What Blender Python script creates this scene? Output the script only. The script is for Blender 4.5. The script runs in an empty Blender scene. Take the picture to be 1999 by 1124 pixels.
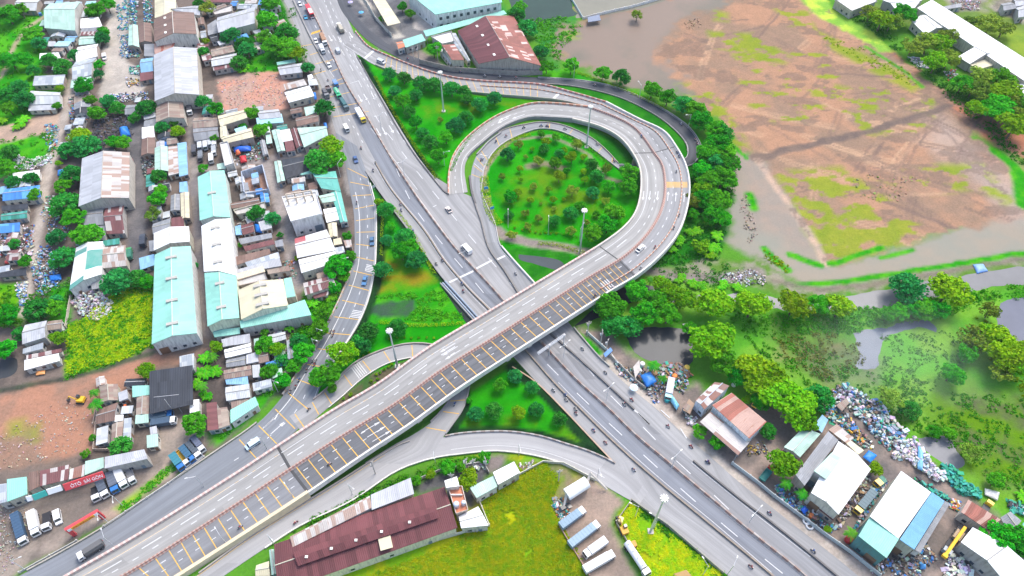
import bpy, bmesh, math, random
import numpy as np
from mathutils import Vector, Matrix
R = math.radians
random.seed(7)
sc = bpy.context.scene
COL = sc.collection
# ------------------------------------------------------------------ camera, light, exposure
H, F, PITCH = 215.0, 1386.0, 50.9
cam = bpy.data.objects.new("camera", bpy.data.cameras.new("camera"))
COL.objects.link(cam)
cam.location = (0, 0, H)
cam.rotation_euler = (R(90 - PITCH), 0, 0)
cam.data.sensor_width = 36
cam.data.lens = 36 * F / 1999
cam.data.clip_start, cam.data.clip_end = 1, 9000
sc.camera = cam
SUN_EL, SUN_AZ = 58, 35            # azimuth: clockwise from +Y
world = bpy.data.worlds.new("World"); sc.world = world
world.use_nodes = True
wn = world.node_tree.nodes; wl = world.node_tree.links
sky = wn.new("ShaderNodeTexSky"); sky.sky_type = 'NISHITA'; sky.sun_disc = False
sky.sun_elevation = R(SUN_EL); sky.sun_rotation = R(SUN_AZ)
sky.dust_density = 3; sky.air_density = 1.0; sky.ozone_density = 1.0
wn["Background"].inputs[1].default_value = 0.15
wl.new(sky.outputs[0], wn["Background"].inputs[0])
sl = bpy.data.lights.new("sun", 'SUN'); sl.energy = 1.15; sl.angle = R(28); sl.color = (1, .965, .91)
so = bpy.data.objects.new("sun", sl); COL.objects.link(so)
sd = Vector((math.sin(R(SUN_AZ)) * math.cos(R(SUN_EL)), math.cos(R(SUN_AZ)) * math.cos(R(SUN_EL)), math.sin(R(SUN_EL))))
so.rotation_euler = sd.to_track_quat('Z', 'Y').to_euler()
so.location = (0, 0, 400)
sc.view_settings.view_transform = 'Standard'; sc.view_settings.look = 'None'
sc.view_settings.exposure = 1.2; sc.view_settings.gamma = 1
sc.cycles.max_bounces = 5; sc.cycles.diffuse_bounces = 4; sc.cycles.glossy_bounces = 2
sc.cycles.transmission_bounces = 2; sc.cycles.volume_bounces = 0; sc.cycles.use_denoising = True
sc.cycles.volume_step_rate = 4
# ------------------------------------------------------------------ projection
_c, _s = math.cos(R(PITCH)), math.sin(R(PITCH))
def P(px, py, z=0.0):
    x = (px - 999.5) / F; y = (562 - py) / F
    t = (H - z) / (_s - y * _c)
    return Vector((x * t, (_c + y * _s) * t, z))
def PX(v):
    dz = v[2] - H
    f = v[1] * _c - dz * _s; u = v[1] * _s + dz * _c
    return (999.5 + F * v[0] / f, 562 - F * u / f)
TILES = dict(A=(0, 0), B=(0, 375), C=(0, 749), D=(350, 0), E=(350, 375), F=(350, 749), G=(700, 0), U=(700, 375), V=(700, 749),
             H=(1050, 0), I=(1050, 375), W=(1050, 749), J=(1350, 375), L=(1350, 749), K=(1599, 0), N=(1599, 375), M=(1599, 749), X=(1350, 0), O=(0, 0))
SC = {k: 2.9975 for k in TILES}; SC['O'] = 1.0
TILES['Q'] = (930, 250); SC['Q'] = 4.888
TILES['S'] = (880, 720); SC['S'] = 5.62
TILES['T'] = (1060, 920); SC['T'] = 5.51
TILES['Z'] = (560, 640); SC['Z'] = 6.245
def tp(t, x, y):
    o = TILES[t]; return (o[0] + x / SC[t], o[1] + y / SC[t])
def pts(t, s):
    return [tp(t, *map(float, q.split(','))) for q in s.split()]
# ------------------------------------------------------------------ noise (numpy)
def vnoise(x, y, seed=0):
    xi = np.floor(x).astype(np.int64); yi = np.floor(y).astype(np.int64)
    fx = x - xi; fy = y - yi; fx = fx * fx * (3 - 2 * fx); fy = fy * fy * (3 - 2 * fy)
    def h(a, b):
        n = (a * 374761393 + b * 668265263 + seed * 974711) & 0xffffffff
        n = ((n ^ (n >> 13)) * 1274126177) & 0xffffffff
        return ((n ^ (n >> 16)) & 0xffff) / 65535.0
    return (h(xi, yi) * (1 - fx) + h(xi + 1, yi) * fx) * (1 - fy) + (h(xi, yi + 1) * (1 - fx) + h(xi + 1, yi + 1) * fx) * fy
def fbm(x, y, seed=0, o=4):
    a, t, s = .5, 0, 0
    for k in range(o):
        t = t + a * vnoise(x, y, seed + k); s += a; x = x * 2.03 + 7; y = y * 2.03 + 3; a *= .55
    return t / s
# ------------------------------------------------------------------ materials
MATS = {}
class NT:
    def __init__(s, name, rough=.9, spec=.2):
        m = bpy.data.materials.new(name); m.use_nodes = True
        s.m = m; s.n = m.node_tree.nodes; s.l = m.node_tree.links; s.b = s.n["Principled BSDF"]
        s.b.inputs["Roughness"].default_value = rough; s.b.inputs["Specular IOR Level"].default_value = spec
    def node(s, t, **k):
        n = s.n.new(t)
        for a, v in k.items(): setattr(n, a, v)
        return n
    def link(s, a, b): s.l.new(a, b)
    def setin(s, sock, v):
        if isinstance(v, (int, float)): sock.default_value = v
        elif isinstance(v, (tuple, list)): sock.default_value = tuple(v) + ((1,) if len(v) == 3 and sock.type == 'RGBA' else ())
        else: s.link(v, sock)
    def noise(s, vec, scale, det=4, rough=.6):
        n = s.node("ShaderNodeTexNoise"); n.inputs["Scale"].default_value = scale; n.inputs["Detail"].default_value = det; n.inputs["Roughness"].default_value = rough
        if vec is not None: s.link(vec, n.inputs["Vector"])
        return n.outputs["Fac"]
    def ramp(s, fac, a, b, c0=(0, 0, 0), c1=(1, 1, 1), const=False):
        r = s.node("ShaderNodeValToRGB"); e = r.color_ramp.elements
        e[0].position = a; e[1].position = b; e[0].color = tuple(c0) + (1,); e[1].color = tuple(c1) + (1,)
        if const: r.color_ramp.interpolation = 'CONSTANT'
        s.link(fac, r.inputs[0]); return r.outputs[0]
    def mix(s, fac, a, b, mode='MIX'):
        n = s.node("ShaderNodeMix", data_type='RGBA', blend_type=mode)
        s.setin(n.inputs[0], fac); s.setin(n.inputs[6], a); s.setin(n.inputs[7], b); return n.outputs[2]
    def math(s, op, a, b=0.0):
        n = s.node("ShaderNodeMath", operation=op); s.setin(n.inputs[0], a); s.setin(n.inputs[1], b); return n.outputs[0]
    def mapping(s, vec, scale=(1, 1, 1), rot=(0, 0, 0), loc=None):
        n = s.node("ShaderNodeMapping"); n.inputs["Scale"].default_value = scale; n.inputs["Rotation"].default_value = rot
        s.link(vec, n.inputs["Vector"])
        if loc is not None: s.link(loc, n.inputs["Location"])
        return n.outputs[0]
    def coord(s, w="Object"): return s.node("ShaderNodeTexCoord").outputs[w]
    def geo(s): return s.node("ShaderNodeNewGeometry").outputs["Position"]
    def rnd(s): return s.node("ShaderNodeObjectInfo").outputs["Random"]
    def bump(s, h, st, d=.1):
        b = s.node("ShaderNodeBump"); b.inputs["Strength"].default_value = st; b.inputs["Distance"].default_value = d
        s.link(h, b.inputs["Height"]); s.link(b.outputs[0], s.b.inputs["Normal"])
    def col(s, c): s.setin(s.b.inputs["Base Color"], c)
def cached(f):
    def g(*a, **k):
        key = (f.__name__,) + a + tuple(sorted(k.items()))
        if key not in MATS: MATS[key] = f(*a, **k)
        return MATS[key]
    return g
def sc3(c, k): return tuple(min(1, x * k) for x in c)
@cached
def plain(c, rough=.6, spec=.3, metal=0.0, var=.12):
    t = NT("plain", rough, spec); t.b.inputs["Metallic"].default_value = metal
    n = t.noise(t.coord(), 1.7)
    t.col(t.mix(n, sc3(c, 1 - var * 1.6), sc3(c, 1 + var))); return t.m
@cached
def plaster(c, dirt=.5):
    t = NT("plaster", .9); p = t.geo()
    a = t.noise(p, .5); b = t.noise(t.mapping(p, (1.5, 1.5, .25)), 1.0, 5)
    d = t.math('MULTIPLY', t.ramp(b, .45, .72), dirt)
    t.col(t.mix(d, t.mix(a, sc3(c, .85), sc3(c, 1.1)), sc3((.12, .11, .1), 1))); return t.m
@cached
def tin(c, rust=.2, rough=.55, panel=.16, c2=None, pc=(1.1, 5.0), amount=.5):
    """corrugated sheet roof; uv in metres, u along the ridge, v down the slope"""
    t = NT("corrugated_sheet", rough, .3)
    uv = t.coord("UV"); r = t.rnd(); off = t.math('MULTIPLY', r, 91.0)
    uvo = t.mapping(uv, loc=off)
    w = t.node("ShaderNodeTexWhiteNoise", noise_dimensions='2D')
    fl = t.node("ShaderNodeVectorMath", operation='FLOOR'); t.link(t.mapping(uvo, (1 / pc[0], 1 / pc[1], 1)), fl.inputs[0]); t.link(fl.outputs[0], w.inputs["Vector"])
    v = w.outputs["Value"]
    base = t.mix(v, sc3(c, 1 - panel), sc3(c, 1 + panel))
    if c2 is not None:
        w2 = t.node("ShaderNodeTexWhiteNoise", noise_dimensions='2D')
        ad = t.node("ShaderNodeVectorMath", operation='ADD'); ad.inputs[1].default_value = (17, 5, 0); t.link(fl.outputs[0], ad.inputs[0]); t.link(ad.outputs[0], w2.inputs["Vector"])
        base = t.mix(t.ramp(w2.outputs["Value"], 0, 1 - amount, (0, 0, 0), (1, 1, 1), True), base, c2)
    big = t.noise(t.mapping(uvo, (.12, .12, 1)), 1, 4)
    base = t.mix(t.math('MULTIPLY', t.ramp(big, .35, .72), .42), base, sc3(c, .58))
    st = t.noise(t.mapping(uvo, (1.6, .16, 1)), 1, 5, .7)
    lo = .72 - .5 * rust
    base = t.mix(t.ramp(st, lo, lo + .16), base, (.23, .10, .055) if rust >= .12 else sc3(c, .8))
    t.col(base)
    wv = t.node("ShaderNodeTexWave"); wv.inputs["Scale"].default_value = .55; t.link(uv, wv.inputs["Vector"])
    t.bump(wv.outputs["Fac"], .35, .12); return t.m
@cached
def asphalt(c, streak=.33, stain=.5, patch=.6):
    t = NT("road_surface", .85, .25); uv = t.coord("UV"); p = t.geo()
    s1 = t.noise(t.mapping(uv, (.55, .012, 1)), 1, 5, .65)
    n1 = t.noise(p, .05, 5); n2 = t.noise(p, 1.3, 6, .8)
    b = t.mix(t.ramp(s1, .3, .7), sc3(c, 1 - streak), sc3(c, 1 + streak * .7))
    b = t.mix(t.math('MULTIPLY', t.ramp(n1, .4, .75), stain), b, sc3(c, .62))
    b = t.mix(t.math('MULTIPLY', n2, .3), b, sc3(c, .7))
    # repair patches
    w = t.node("ShaderNodeTexWhiteNoise", noise_dimensions='2D'); fl = t.node("ShaderNodeVectorMath", operation='FLOOR')
    t.link(t.mapping(uv, (1 / 3.6, 1 / 14.0, 1)), fl.inputs[0]); t.link(fl.outputs[0], w.inputs["Vector"])
    b = t.mix(t.math('MULTIPLY', t.ramp(w.outputs["Value"], .91, .915), .55 * patch), b, sc3(c, .55))
    st = t.noise(p, .35, 5, .75)
    b = t.mix(t.math('MULTIPLY', t.ramp(st, .66, .74), .5 * patch), b, sc3(c, .5))
    t.col(b); t.bump(n2, .2, .02); return t.m
@cached
def banded(c1, c2, period=2.0, duty=.5):
    t = NT("painted_concrete", .85); uv = t.coord("UV")
    sx = t.node("ShaderNodeSeparateXYZ"); t.link(uv, sx.inputs[0])
    f = t.math('FRACT', t.math('DIVIDE', sx.outputs[1], period))
    b = t.mix(t.math('GREATER_THAN', f, duty), c1, c2)
    n = t.noise(t.geo(), .9, 6, .7)
    t.col(t.mix(t.math('MULTIPLY', t.ramp(n, .42, .75), .55), b, (.2, .17, .15))); return t.m
@cached
def concrete(c=(.5, .47, .43), dirt=.5):
    t = NT("concrete", .9); p = t.geo(); n = t.noise(p, .6, 6, .7); m = t.noise(p, .1, 3)
    b = t.mix(m, sc3(c, .85), sc3(c, 1.1))
    t.col(t.mix(t.math('MULTIPLY', t.ramp(n, .45, .75), dirt), b, sc3(c, .45))); t.bump(n, .2, .03); return t.m
@cached
def leaf(c, c2, hue=.04):
    t = NT("foliage", .7, .04)
    p = t.geo(); n = t.noise(p, .55, 3); n2 = t.noise(p, 3.0, 2)
    b = t.mix(t.ramp(n, .35, .65), c, c2)
    b = t.mix(t.math('MULTIPLY', n2, .4), b, sc3(c, .62))
    h = t.node("ShaderNodeHueSaturation")
    r = t.rnd()
    t.link(t.math('ADD', t.math('MULTIPLY', r, hue), .5 - hue / 2), h.inputs["Hue"])
    t.link(t.math('ADD', t.math('MULTIPLY', t.math('FRACT', t.math('MULTIPLY', r, 7.3)), .5), .75), h.inputs["Value"])
    t.link(b, h.inputs["Color"]); t.col(h.outputs[0])
    tr = t.node("ShaderNodeBsdfTranslucent"); t.link(h.outputs[0], tr.inputs[0])
    mx = t.node("ShaderNodeMixShader"); mx.inputs[0].default_value = .22
    t.link(t.b.outputs[0], mx.inputs[1]); t.link(tr.outputs[0], mx.inputs[2])
    t.link(mx.outputs[0], t.n["Material Output"].inputs[0]); return t.m
@cached
def vcol(rough=.7):
    t = NT("mixed_scrap", rough); a = t.node("ShaderNodeVertexColor", layer_name="tint")
    n = t.noise(t.geo(), 2.0); t.col(t.mix(t.math('MULTIPLY', n, .5), a.outputs[0], (.1, .09, .08))); return t.m
@cached
def water(c, rough=.08, c2=None):
    t = NT("water", max(rough, .16), .12); p = t.geo(); n = t.noise(p, .06, 5); 
    t.col(t.mix(t.ramp(n, .35, .7), c, c2 or sc3(c, .8)))
    t.bump(t.noise(p, .8, 3), .08, .05); return t.m
WHITE = (.8, .8, .78); YEL = (.75, .42, .05)
@cached
def paint(c):
    t = NT("road_paint", .8); n = t.noise(t.geo(), 1.6, 5, .75)
    t.col(t.mix(t.math('MULTIPLY', t.ramp(n, .5, .68), .55), c, (.28, .27, .27))); return t.m
# ------------------------------------------------------------------ objects
THINGS = []            # (object, look, px)
def tag(o, label=None, cat=None, group=None, kind=None):
    if label: o["label"] = label
    if cat: o["category"] = cat
    if group: o["group"] = group
    if kind: o["kind"] = kind
    return o
def mesh(name, V, Fc, mat=None, parent=None, uv=None, mats=None, mi=None, cols=None, smooth=False):
    me = bpy.data.meshes.new(name)
    V = [tuple(v) for v in V] if not isinstance(V, np.ndarray) else V.tolist()
    me.from_pydata(V, [], Fc if not isinstance(Fc, np.ndarray) else Fc.tolist())
    for m in (mats or ([mat] if mat else [])): me.materials.append(m)
    if mi is not None: me.polygons.foreach_set("material_index", np.array(mi, dtype=np.int32))
    if uv is not None:
        l = me.uv_layers.new(name="UVMap")
        vi = np.zeros(len(me.loops), dtype=np.int32); me.loops.foreach_get("vertex_index", vi)
        U = np.array(uv, dtype=np.float32)
        l.data.foreach_set("uv", (U[vi] if len(U) == len(me.vertices) else U).ravel())
    if cols is not None:
        a = me.color_attributes.new("tint", 'FLOAT_COLOR', 'POINT')
        C = np.ones((len(me.vertices), 4), dtype=np.float32); C[:, :3] = cols; a.data.foreach_set("color", C.ravel())
    if smooth: me.polygons.foreach_set("use_smooth", np.ones(len(me.polygons), dtype=bool))
    me.update()
    o = bpy.data.objects.new(name, me); COL.objects.link(o)
    if parent: o.parent = parent
    return o
def empty(name, loc, rz=0.0):
    o = bpy.data.objects.new(name, None); COL.objects.link(o); o.location = loc; o.rotation_euler = (0, 0, rz); o.empty_display_size = .5
    return o
def thing(o, look, cat, px, group=None, label=None):
    """registers a top-level thing; its label is look + where it stands unless one is given"""
    o["category"] = cat
    if group: o["group"] = group
    if label: o["label"] = label
    else: THINGS.append((o, look, cat, px))
    return o
def dup(o, loc, rz, scale=None):
    r = o.copy(); COL.objects.link(r); r.location = loc; r.rotation_euler = (0, 0, rz)
    if scale is not None: r.scale = scale
    for ch in o.children:
        c = ch.copy(); COL.objects.link(c); c.parent = r
        for g in ch.children:
            d = g.copy(); COL.objects.link(d); d.parent = c
    return r
class MB:
    """collects boxes, prisms and tubes into one mesh"""
    def __init__(s): s.v = []; s.f = []; s.m = []; s.c = []
    def add(s, V, Fc, mi=0, col=None):
        b = len(s.v); s.v += [tuple(v) for v in V]; s.f += [tuple(b + i for i in f) for f in Fc]; s.m += [mi] * len(Fc)
        s.c += [col or (1, 1, 1)] * len(V); return s
    def box(s, x0, x1, y0, y1, z0, z1, mi=0, tx=0.0, ty=0.0, col=None, M=None):
        V = [(x0, y0, z0), (x1, y0, z0), (x1, y1, z0), (x0, y1, z0), (x0 + tx, y0 + ty, z1), (x1 - tx, y0 + ty, z1), (x1 - tx, y1 - ty, z1), (x0 + tx, y1 - ty, z1)]
        if M is not None: V = [M @ Vector(v) for v in V]
        return s.add(V, [(3, 2, 1, 0), (4, 5, 6, 7), (0, 1, 5, 4), (1, 2, 6, 5), (2, 3, 7, 6), (3, 0, 4, 7)], mi, col)
    def prof(s, pr, y0, y1, mi=0):
        """profile in (x,z) extruded along y"""
        n = len(pr); V = [(x, y0, z) for x, z in pr] + [(x, y1, z) for x, z in pr]
        return s.add(V, [tuple(range(n))[::-1] if False else tuple(range(n)), tuple(range(2 * n - 1, n - 1, -1))] + [(i, n + i, n + (i + 1) % n, (i + 1) % n) for i in range(n)], mi)
    def tube(s, a, b, r0, r1=None, n=7, mi=0, col=None, caps=True):
        a, b = Vector(a), Vector(b); r1 = r0 if r1 is None else r1
        d = (b - a).normalized(); u = d.orthogonal().normalized(); w = d.cross(u)
        V = [p + (u * math.cos(k * 2 * math.pi / n) + w * math.sin(k * 2 * math.pi / n)) * r for p, r in ((a, r0), (b, r1)) for k in range(n)]
        fs = [(k, (k + 1) % n, n + (k + 1) % n, n + k) for k in range(n)]
        if caps: fs += [tuple(range(n))[::-1], tuple(range(n, 2 * n))]
        return s.add(V, fs, mi, col)
    def ball(s, c, rx, ry, rz, n=8, m=5, mi=0, col=None):
        V = [(c[0], c[1], c[2] - rz)]
        for i in range(1, m):
            a = -math.pi / 2 + math.pi * i / m
            V += [(c[0] + rx * math.cos(a) * math.cos(2 * math.pi * k / n), c[1] + ry * math.cos(a) * math.sin(2 * math.pi * k / n), c[2] + rz * math.sin(a)) for k in range(n)]
        V.append((c[0], c[1], c[2] + rz)); T = len(V) - 1
        fs = [(0, 1 + (k + 1) % n, 1 + k) for k in range(n)]
        for i in range(m - 2):
            b = 1 + i * n; fs += [(b + k, b + (k + 1) % n, b + n + (k + 1) % n, b + n + k) for k in range(n)]
        b = 1 + (m - 2) * n; fs += [(b + k, b + (k + 1) % n, T) for k in range(n)]
        return s.add(V, fs, mi, col)
    def build(s, name, mat, parent=None, smooth=False, cols=False):
        ms = mat if isinstance(mat, (list, tuple)) else [mat]
        return mesh(name, s.v, s.f, None, parent, mats=ms, mi=s.m, smooth=smooth, cols=np.array(s.c) if cols else None)
# ------------------------------------------------------------------ curves and strips
def catmull(Pn, n=8):
    Pn = np.array(Pn, dtype=float); out = []; ts = []
    N = len(Pn)
    for i in range(N - 1):
        p0 = Pn[max(i - 1, 0)] if i > 0 else 2 * Pn[0] - Pn[1]; p1, p2 = Pn[i], Pn[i + 1]; p3 = Pn[i + 2] if i + 2 < N else 2 * Pn[-1] - Pn[-2]
        for k in range(n):
            t = k / n
            out.append(.5 * ((2 * p1) + (-p0 + p2) * t + (2 * p0 - 5 * p1 + 4 * p2 - p3) * t * t + (-p0 + 3 * p1 - 3 * p2 + p3) * t ** 3)); ts.append(i + t)
    out.append(Pn[-1]); ts.append(N - 1.0)
    return np.array(out), np.array(ts)
class Strip:
    """a road: rows of edge points given in the photo (left, [middle,] right) with a height each"""
    def __init__(s, rows, n=8):
        s.k = len(rows[0]) - 1
        cols = []
        for j in range(s.k):
            c, s.t = catmull([P(*r[j], r[-1]) for r in rows], n); cols.append(c)
        s.c = np.stack(cols, 1)                     # samples x columns x 3
        mid = s.c.mean(1); s.mid = mid
        s.d = np.concatenate([[0], np.cumsum(np.linalg.norm(np.diff(mid, axis=0), axis=1))])
        s.px = np.array([PX(m) for m in mid])
    def at(s, d, f, dz=0.0):
        """point at distance d along, fraction f across (0..1 over all columns)"""
        d = min(max(d, 0), s.d[-1]); i = min(int(np.searchsorted(s.d, d, side='right')) - 1, len(s.d) - 2)
        a = (d - s.d[i]) / max(s.d[i + 1] - s.d[i], 1e-6); r = s.c[i] * (1 - a) + s.c[i + 1] * a
        g = f * (s.k - 1); j = min(int(g), s.k - 2); g -= j
        p = r[j] * (1 - g) + r[j + 1] * g; p = p.copy(); p[2] += dz; return Vector(p)
    def tan(s, d):
        a, b = s.at(max(d - 1, 0), .5), s.at(min(d + 1, s.d[-1]), .5); return (b - a).normalized()
    def near(s, px):
        """distance along and fraction across of a pixel"""
        C = s.c.reshape(-1, 3); Q = np.array([PX(p) for p in C]).reshape(len(s.c), s.k, 2)
        best = None; px = np.array(px)
        for i in range(len(Q)):
            for j in range(s.k - 1):
                a, b = Q[i, j], Q[i, j + 1]; ab = b - a; u = float(np.clip(np.dot(px - a, ab) / max(np.dot(ab, ab), 1e-6), 0, 1))
                e = np.linalg.norm(a + ab * u - px)
                if best is None or e < best[0]: best = (e, s.d[i], (j + u) / (s.k - 1))
        return best[1], best[2]
    def sheet(s, name, mats, dz=0.0, thick=.3, lo=None, hi=None, label=None, cols=None):
        i0 = 0 if lo is None else int(np.searchsorted(s.t, lo)); i1 = len(s.c) - 1 if hi is None else int(np.searchsorted(s.t, hi))
        j0, j1 = cols or (0, s.k - 1)
        c = s.c[i0:i1 + 1, j0:j1 + 1]; n, k = c.shape[:2]
        V = []; uv = []
        for i in range(n):
            w = 0
            for j in range(k):
                if j: w += np.linalg.norm(c[i, j] - c[i, j - 1])
                V.append((c[i, j][0], c[i, j][1], c[i, j][2] + dz)); uv.append((w, s.d[i0 + i]))
        for i in range(n):
            for j in (0, k - 1):
                V.append((c[i, j][0], c[i, j][1], max(c[i, j][2] + dz - thick, -.3))); uv.append((0, s.d[i0 + i]))
        b = n * k; fs = []
        for i in range(n - 1):
            for j in range(k - 1): fs.append((i * k + j, i * k + j + 1, (i + 1) * k + j + 1, (i + 1) * k + j))
            fs.append((i * k, (i + 1) * k, b + 2 * (i + 1), b + 2 * i)); fs.append((i * k + k - 1, b + 2 * i + 1, b + 2 * (i + 1) + 1, (i + 1) * k + k - 1))
            fs.append((b + 2 * i, b + 2 * (i + 1), b + 2 * (i + 1) + 1, b + 2 * i + 1))
        o = mesh(name, V, fs, mats, uv=uv); return tag(o, label, None, None, 'structure')
    def edge(s, f, lo=None, hi=None, step=3.0):
        """points along the strip at fraction f"""
        d0 = 0 if lo is None else float(np.interp(lo, s.t, s.d)); d1 = s.d[-1] if hi is None else float(np.interp(hi, s.t, s.d))
        n = max(2, int((d1 - d0) / step)); return [s.at(d0 + (d1 - d0) * i / n, f) for i in range(n + 1)]
def sweep(pl, prof, name, mat, parent=None, dz=0.0, up_uv=True):
    """profile [(offset across, height)] swept along a 3d polyline"""
    n = len(pl); m = len(prof); V = []; uv = []; d = 0
    for i in range(n):
        p = Vector(pl[i])
        t = (Vector(pl[min(i + 1, n - 1)]) - Vector(pl[max(i - 1, 0)])); t.z = 0; t.normalize(); nx = Vector((t.y, -t.x, 0))
        if i: d += (p - Vector(pl[i - 1])).length
        for o, h in prof: V.append(p + nx * o + Vector((0, 0, h + dz))); uv.append((o, d))
    fs = [(i * m + j, i * m + (j + 1) % m, (i + 1) * m + (j + 1) % m, (i + 1) * m + j) for i in range(n - 1) for j in range(m)]
    fs += [tuple(range(m))[::-1], tuple((n - 1) * m + j for j in range(m))]
    return mesh(name, V, fs, mat, parent, uv=uv)
def boxprof(w, h): return [(-w / 2, 0), (-w / 2, h), (w / 2, h), (w / 2, 0)]
def barprof(w, h): return [(-w / 2, 0), (-w / 2, h * .25), (-w * .22, h * .5), (-w * .2, h), (w * .2, h), (w * .22, h * .5), (w / 2, h * .25), (w / 2, 0)]
def sample(ptl, z=0.0, n=6):
    """photo polyline (x,y[,z]) -> smooth 3d polyline"""
    c, _ = catmull([P(q[0], q[1], q[2] if len(q) > 2 else z) for q in ptl], n); return [Vector(v) for v in c]
class Marks:
    """painted road markings: flat quads a little above the road, one mesh per colour"""
    def __init__(s): s.v = []; s.f = []
    def quad(s, a, b, w):
        a, b = Vector(a), Vector(b); t = b - a; t.z = 0
        if t.length < 1e-4: return
        t.normalize(); nx = Vector((t.y, -t.x, 0)) * w / 2; k = len(s.v); s.v += [a - nx, a + nx, b + nx, b - nx]; s.f.append((k, k + 1, k + 2, k + 3))
    def line(s, pl, w):
        for i in range(len(pl) - 1): s.quad(pl[i], pl[i + 1], w)
    def dashes(s, pl, w, on, per, ph=0.0):
        d = [0]
        for i in range(len(pl) - 1): d.append(d[-1] + (Vector(pl[i + 1]) - Vector(pl[i])).length)
        A = np.array([tuple(p) for p in pl]); q = ph
        while q + on < d[-1]:
            a = [float(np.interp(q, d, A[:, k])) for k in range(3)]; b = [float(np.interp(q + on, d, A[:, k])) for k in range(3)]
            s.quad(a, b, w); q += per
    def arrow(s, p, t, L=6.0, w=.35):
        p, t = Vector(p), Vector(t); nx = Vector((t.y, -t.x, 0)); s.quad(p - t * L / 2, p + t * L * .2, w)
        k = len(s.v); a = p + t * L * .2; s.v += [a - nx * w * 2.0, a + nx * w * 2.0, p + t * L / 2]; s.f.append((k, k + 1, k + 2))
    def build(s, name, m, label=None): return tag(mesh(name, s.v, s.f, m), label, None, None, 'structure')
# ================================================================== GROUND
def inpoly(X, Y, poly):
    r = np.zeros(X.shape, dtype=bool); n = len(poly)
    for i in range(n):
        x1, y1 = poly[i]; x2, y2 = poly[(i + 1) % n]
        if y1 == y2: continue
        r ^= ((y1 > Y) != (y2 > Y)) & (X < (x2 - x1) * (Y - y1) / (y2 - y1) + x1)
    return r
def segdist(X, Y, pl):
    d = np.full(X.shape, 1e9)
    for (x1, y1), (x2, y2) in zip(pl[:-1], pl[1:]):
        L = max((x2 - x1) ** 2 + (y2 - y1) ** 2, 1e-6); u = np.clip(((X - x1) * (x2 - x1) + (Y - y1) * (y2 - y1)) / L, 0, 1)
        d = np.minimum(d, np.hypot(X - x1 - u * (x2 - x1), Y - y1 - u * (y2 - y1)))
    return d
EARTH = ((.17, .135, .115), (.09, .075, .068)); YARD = ((.30, .25, .21), (.18, .15, .13))
LAWN = ((.007, .23, .002), (.022, .30, .003)); LAWNB = ((.015, .25, .003), (.115, .22, .005)); LAWNX = ((.24, .19, .01), (.07, .26, .004))
LUSH = ((.19, .36, .003), (.06, .27, .004)); GRN = ((.02, .25, .005), (.065, .33, .008)); DKG = ((.012, .14, .006), (.025, .19, .008))
FIELD = ((.36, .38, .006), (.16, .36, .006)); TAN = ((.375, .215, .135), (.27, .18, .125)); ASP = ((.11, .11, .12), (.17, .17, .175))
MUDW = ((.15, .13, .098), (.20, .15, .115)); PINK = ((.37, .19, .125), (.26, .165, .12))
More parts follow.
